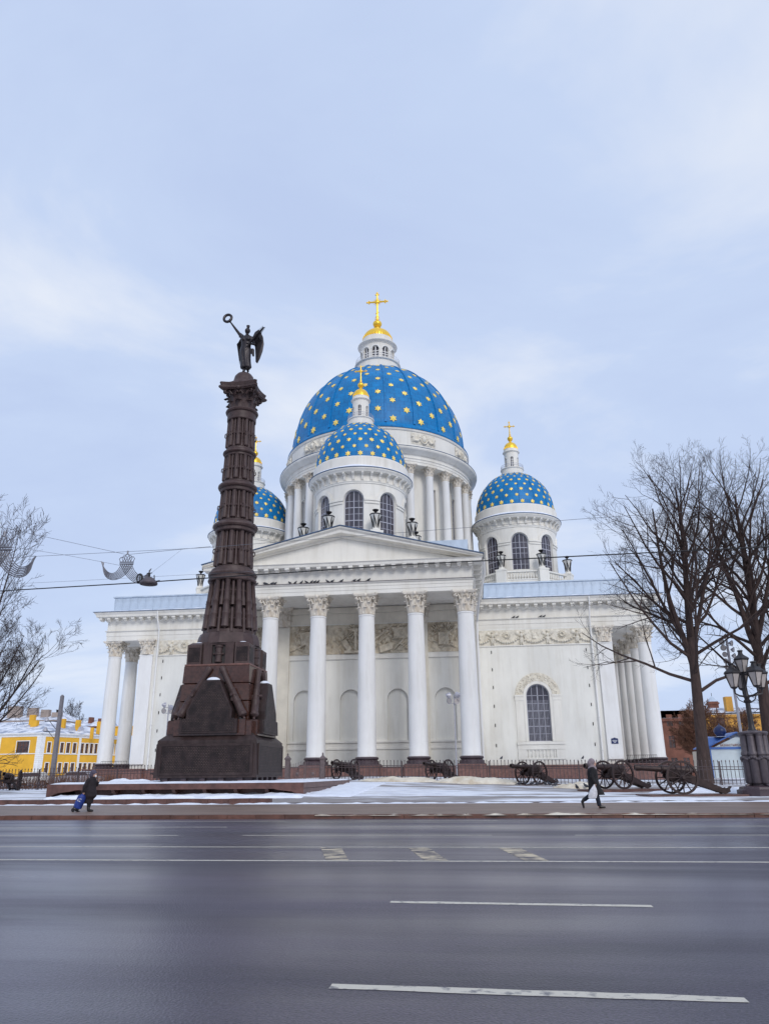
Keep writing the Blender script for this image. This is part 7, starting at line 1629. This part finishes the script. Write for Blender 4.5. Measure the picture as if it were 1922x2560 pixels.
# woman in a long black coat walking to the right
WPX, WPY, WZ = 18.7, -87.0, 0.125
WO = thing('person', 'person in a long black coat and grey knit hood carrying a white bag', 'person', (WPX, WPY, WZ)); TW = T3(WPX, WPY, WZ) @ Matrix.Scale(1.0, 4)
b = MB()
head(b, (0.075, 0, 1.575)); b.capsule((0.03, 0, 1.36), (0.06, 0, 1.50), 0.06, 0.055)
loft(b, [(0.80, 0, 0, 0.12, 0.16), (0.95, 0, 0, 0.135, 0.18), (1.1, 0.01, 0, 0.12, 0.15), (1.28, 0.02, 0, 0.13, 0.18), (1.40, 0.02, 0, 0.10, 0.16), (1.44, 0.02, 0, 0.06, 0.08)], 20)
b.capsule((0.03, -0.08, 0.86), (0.10, -0.08, 0.46), 0.085, 0.06).capsule((0.10, -0.08, 0.46), (0.15, -0.08, 0.10), 0.058, 0.042)
b.capsule((-0.02, 0.08, 0.86), (-0.10, 0.08, 0.46), 0.085, 0.06).capsule((-0.10, 0.08, 0.46), (-0.40, 0.08, 0.25), 0.058, 0.042)
b.capsule((0.14, -0.08, 0.06), (0.31, -0.08, 0.035), 0.045, 0.034).capsule((-0.42, 0.08, 0.25), (-0.40, 0.08, 0.07), 0.045, 0.034)
b.capsule((0.0, -0.19, 1.36), (-0.05, -0.22, 1.10), 0.055, 0.045).capsule((-0.05, -0.22, 1.10), (0.02, -0.22, 0.88), 0.045, 0.033); hand(b, (0.02, -0.22, 0.88), (0.1, 0, -1), (1, 0, 0), 0.9)
b.capsule((0.03, 0.19, 1.36), (0.06, 0.22, 1.10), 0.055, 0.045).capsule((0.06, 0.22, 1.10), (0.18, 0.20, 0.92), 0.045, 0.033); hand(b, (0.18, 0.20, 0.92), (0.5, 0, -1), (1, 0, 0.5), 0.7)
obj('body', remesh(b, 0.0085, 'skin', 'body', 1), WO, TW)
c = MB(); loft(c, [(0.46, 0.10, 0, 0.30, 0.23), (0.50, 0.09, 0, 0.295, 0.235), (0.70, 0.05, 0, 0.235, 0.235), (0.90, 0.02, 0, 0.20, 0.235), (1.05, 0.01, 0, 0.185, 0.215), (1.20, 0.01, 0, 0.19, 0.225), (1.33, 0.01, 0, 0.175, 0.235), (1.41, 0.015, 0, 0.13, 0.20), (1.46, 0.03, 0, 0.09, 0.11)], 40, 7, 0.025)
c.capsule((0.0, -0.20, 1.36), (-0.05, -0.24, 1.10), 0.085, 0.075).capsule((-0.05, -0.24, 1.10), (0.02, -0.235, 0.90), 0.075, 0.062).capsule((0.03, 0.20, 1.36), (0.06, 0.24, 1.10), 0.085, 0.075).capsule((0.06, 0.24, 1.10), (0.17, 0.215, 0.95), 0.075, 0.062)
obj('coat', remesh(c, 0.014, 'coat', 'coat', 2), WO, TW)
k_ = MB(); k_.ell((0.03, 0, 1.63), 0.128, 0.115, 0.135, 20, 12).ell((-0.03, 0, 1.58), 0.11, 0.11, 0.13, 18, 10).ell((0.02, 0, 1.73), 0.05, 0.05, 0.035, 12, 8); loft(k_, [(1.36, 0.03, 0, 0.165, 0.165), (1.40, 0.03, 0, 0.165, 0.15), (1.45, 0.03, 0, 0.14, 0.125), (1.52, 0.015, 0, 0.105, 0.105)], 24)
obj('knit_hood', remesh(k_, 0.012, 'knit', 'knit_hood', 1), WO, TW)
tr = MB(); tr.capsule((0.04, -0.08, 0.72), (0.10, -0.08, 0.44), 0.098, 0.082).capsule((0.10, -0.08, 0.44), (0.15, -0.08, 0.13), 0.082, 0.078).capsule((-0.03, 0.08, 0.72), (-0.11, 0.08, 0.46), 0.098, 0.082).capsule((-0.11, 0.08, 0.46), (-0.34, 0.08, 0.30), 0.082, 0.072)
put('trousers', tr, 'trousers', WO, TW)
for (a, m_, e) in (((0.15, -0.08, 0.12), (0.17, -0.08, 0.055), (0.34, -0.08, 0.035)), ((-0.37, 0.08, 0.30), (-0.43, 0.08, 0.22), (-0.40, 0.08, 0.035))):
    bt_ = MB().capsule(a, m_, 0.062, 0.058).capsule(m_, e, 0.056, 0.036); put('boot', bt_, 'boot', WO, TW)
bg = MB(); loft(bg, [(0.34, -0.10, -0.26, 0.12, 0.05), (0.36, -0.10, -0.26, 0.15, 0.08), (0.50, -0.075, -0.26, 0.165, 0.09), (0.64, -0.04, -0.26, 0.125, 0.075), (0.74, -0.01, -0.26, 0.07, 0.05), (0.80, 0.01, -0.26, 0.03, 0.03), (0.83, 0.02, -0.255, 0.028, 0.028)], 24, 5, 0.06)
o = put('carrier_bag', bg, 'bag', None, TW); tag(o, 'white plastic carrier bag hanging from the walking hand', 'bag')

# hooded person pulling a blue shopping trolley
HPX, HPY, HZ = -0.55, -88.1, 0.125
HO = thing('person', 'person in a dark hooded coat and white mask pulling a blue trolley', 'person', (HPX, HPY, HZ)); TH = T3(HPX, HPY, HZ) @ Matrix.Scale(0.90, 4)
b = MB()
head(b, (0.10, 0, 1.50)); b.capsule((0.03, 0, 1.28), (0.08, 0, 1.42), 0.065, 0.06)
loft(b, [(0.74, 0, 0, 0.13, 0.18), (0.9, 0, 0, 0.14, 0.19), (1.1, 0.0, 0, 0.14, 0.17), (1.26, 0.01, 0, 0.13, 0.19), (1.34, 0.02, 0, 0.08, 0.12)], 20)
b.capsule((0.0, -0.09, 0.82), (0.03, -0.09, 0.44), 0.09, 0.065).capsule((0.03, -0.09, 0.44), (0.05, -0.09, 0.10), 0.06, 0.045).capsule((0, 0.09, 0.82), (0.03, 0.09, 0.44), 0.09, 0.065).capsule((0.03, 0.09, 0.44), (-0.04, 0.09, 0.10), 0.06, 0.045)
for s, x in ((-1, 0.05), (1, -0.05)): b.capsule((x, s * 0.09, 0.06), (x + 0.16, s * 0.09, 0.035), 0.045, 0.034)
b.capsule((-0.02, -0.2, 1.27), (-0.14, -0.24, 1.0), 0.06, 0.05).capsule((-0.14, -0.24, 1.0), (-0.16, -0.24, 0.80), 0.05, 0.035); hand(b, (-0.16, -0.24, 0.80), (-0.2, 0, -1), (1, 0, 0), 0.9)
b.capsule((0.04, 0.18, 1.27), (0.16, 0.2, 1.08), 0.06, 0.05).capsule((0.16, 0.2, 1.08), (0.27, 0.12, 1.22), 0.05, 0.035); hand(b, (0.27, 0.12, 1.22), (0.3, -0.1, 1), (0, -1, 0.2), 0.8)
obj('body', remesh(b, 0.0085, 'skin', 'body', 1), HO, TH)
c = MB(); loft(c, [(0.34, -0.01, 0, 0.17, 0.19), (0.50, -0.01, 0, 0.185, 0.2), (0.60, 0.02, 0, 0.26, 0.25), (0.64, 0.02, 0, 0.275, 0.26), (0.85, 0.0, 0, 0.25, 0.26), (1.05, -0.02, 0, 0.225, 0.245), (1.2, -0.01, 0, 0.205, 0.245), (1.30, 0.01, 0, 0.16, 0.215), (1.37, 0.05, 0, 0.11, 0.13)], 40, 6, 0.02)
c.capsule((-0.02, -0.2, 1.27), (-0.14, -0.25, 1.0), 0.10, 0.088).capsule((-0.14, -0.25, 1.0), (-0.16, -0.245, 0.83), 0.085, 0.07).capsule((0.04, 0.18, 1.27), (0.16, 0.2, 1.08), 0.10, 0.085).capsule((0.16, 0.2, 1.08), (0.25, 0.13, 1.19), 0.075, 0.062)
obj('coat', remesh(c, 0.014, 'coat2', 'coat', 2), HO, TH)
k_ = MB(); k_.ell((0.055, 0, 1.575), 0.135, 0.125, 0.125, 20, 12).ell((0.0, 0, 1.50), 0.115, 0.12, 0.14, 18, 10).ell((0.15, 0, 1.565), 0.06, 0.085, 0.022, 12, 6)
obj('hat', remesh(k_, 0.012, 'hood', 'hat', 1), HO, TH)
sc_ = MB(); loft(sc_, [(1.28, 0.04, 0, 0.15, 0.16), (1.34, 0.05, 0, 0.14, 0.14), (1.42, 0.06, 0, 0.115, 0.115)], 24); put('collar', sc_, 'coat2', HO, TH)
put('face_mask', MB().ell((0.185, 0, 1.435), 0.032, 0.058, 0.052, 14, 8), 'mask', HO, TH)
put('leggings', MB().capsule((0.02, -0.09, 0.5), (0.05, -0.09, 0.14), 0.085, 0.062).capsule((0.02, 0.09, 0.5), (-0.04, 0.09, 0.14), 0.085, 0.062), 'coat', HO, TH)
for s, x in ((-1, 0.05), (1, -0.05)): put('boot', MB().capsule((x, s * 0.09, 0.16), (x + 0.01, s * 0.09, 0.065), 0.066, 0.062).capsule((x + 0.01, s * 0.09, 0.06), (x + 0.19, s * 0.09, 0.04), 0.058, 0.042), 'boot', HO, TH)
tb = thing('shopping_trolley', 'blue wheeled shopping trolley with white pattern pulled by the hooded person', 'shopping trolley', (HPX - 0.45, HPY, HZ))
TB = T3(HPX - 0.34, HPY - 0.22, HZ + 0.14) @ Matrix.Rotation(radians(20), 4, 'Y')
bgm = MB(); loft(bgm, [(0.0, 0, 0, 0.12, 0.13), (0.02, 0, 0, 0.155, 0.16), (0.2, 0, 0, 0.165, 0.17), (0.42, 0, 0, 0.155, 0.165), (0.5, 0.01, 0, 0.11, 0.13), (0.53, 0.01, 0, 0.05, 0.08)], 24)
put('bag', bgm, 'bluebag', tb, TB)
rr = random.Random(4); pt = MB()
for k in range(9): x, z = rr.uniform(-0.07, 0.06), 0.26 + rr.uniform(0, 0.14); pt.bar((x, -0.168, z), (x + rr.uniform(0.03, 0.07), -0.166, z + rr.uniform(-0.015, 0.015)), 0.006, 4)
put('white_pattern', pt, 'platetext', tb, TB)
put('frame', MB().bar((-0.1, 0.12, -0.02), (-0.02, 0.12, 0.72), 0.011, 6).bar((-0.1, -0.12, -0.02), (-0.02, -0.12, 0.72), 0.011, 6).bar((-0.02, 0.12, 0.72), (-0.02, -0.12, 0.72), 0.013, 6).bar((-0.12, -0.12, 0.0), (0.14, -0.12, -0.02), 0.01, 6), 'iron', tb, TB)
for s in (-1, 1): put('wheel', MB().lathe([(0.0, -0.02), (0.07, -0.02), (0.075, 0), (0.07, 0.02), (0.0, 0.02)], 16), 'iron', tb, T3(HPX - 0.42, HPY - 0.22 + s * 0.15, HZ + 0.075) @ Matrix.Rotation(pi / 2, 4, 'X'))
put('foot_rest', MB().capsule((-0.02, 0, -0.10), (0.16, 0, -0.10), 0.025, 0.03), 'iron', tb, TB)

# ------------------------------------------------------------------ pigeons
pg = MB().ell((0, 0, 0.12), 0.15, 0.075, 0.075, 12, 8, Matrix.Rotation(-0.35, 3, 'Y')).ell((0.13, 0, 0.22), 0.045, 0.04, 0.045, 10, 6).capsule((0.09, 0, 0.15), (0.12, 0, 0.2), 0.05, 0.038, 8).capsule((-0.1, 0, 0.09), (-0.27, 0, 0.03), 0.05, 0.025, 8, 0.5).capsule((0.165, 0, 0.215), (0.195, 0, 0.205), 0.012, 0.004, 6)
for s in (-1, 1): pg.bar((0.0, s * 0.03, 0.07), (0.01, s * 0.03, 0.0), 0.008, 4)
PG = pg.mesh('pigeon', 'pigeon', 60)
rr = random.Random(12)
lx = [-10.6, -10.2, -9.7, -8.7, -8.5, -7.9, -7.55, -5.8, -5.2, -4.5, -3.9, -3.35, -3.0, -2.6, -1.5, -1.0, 0.05, 1.5, 2.0, 3.1]
for x in lx:
    o = obj('pigeon', PG, None, T3(x, PYF - 0.22, FT + 0.05) @ RZ(rr.choice((0, pi)) + rr.uniform(-0.6, 0.6)) @ Matrix.Scale(1.35, 4)); tag(o, 'one of the dark pigeons perched in a row on the portico ledge', 'pigeon', 'pigeons on the portico ledge')
for (x) in (19.8, 20.3, 23.4, 23.85):
    o = obj('pigeon', PG, None, T3(x, -15.05, ZT + 0.02) @ RZ(rr.uniform(-1, 1)) @ Matrix.Scale(1.3, 4)); tag(o, 'one of the dark pigeons in pairs on the right wing ledge', 'pigeon', 'pigeons on the wing ledge')
gp = [(17.05, -63.2), (17.4, -63.4), (17.85, -63.3), (18.2, -63.6), (18.75, -63.2), (19.0, -63.5), (20.9, -67.2), (21.0, -64.0), (20.1, -69.4), (19.3, -64.5)]
for (x, y) in gp:
    o = obj('pigeon', PG, None, T3(x, y, ground_h(x, y) + 0.03) @ RZ(rr.uniform(0, 6.28)) @ Matrix.Scale(1.15, 4)); tag(o, 'one of the pigeons feeding on the snow by the cannon slab', 'pigeon', 'pigeons on the snow')
for x in (16.1, 22.1):
    o = obj('pigeon', PG, None, T3(x, fence_y(x), fence_top(x)) @ RZ(1.0)); tag(o, 'dark pigeon sitting on top of the iron fence', 'pigeon', 'pigeons on the fence')
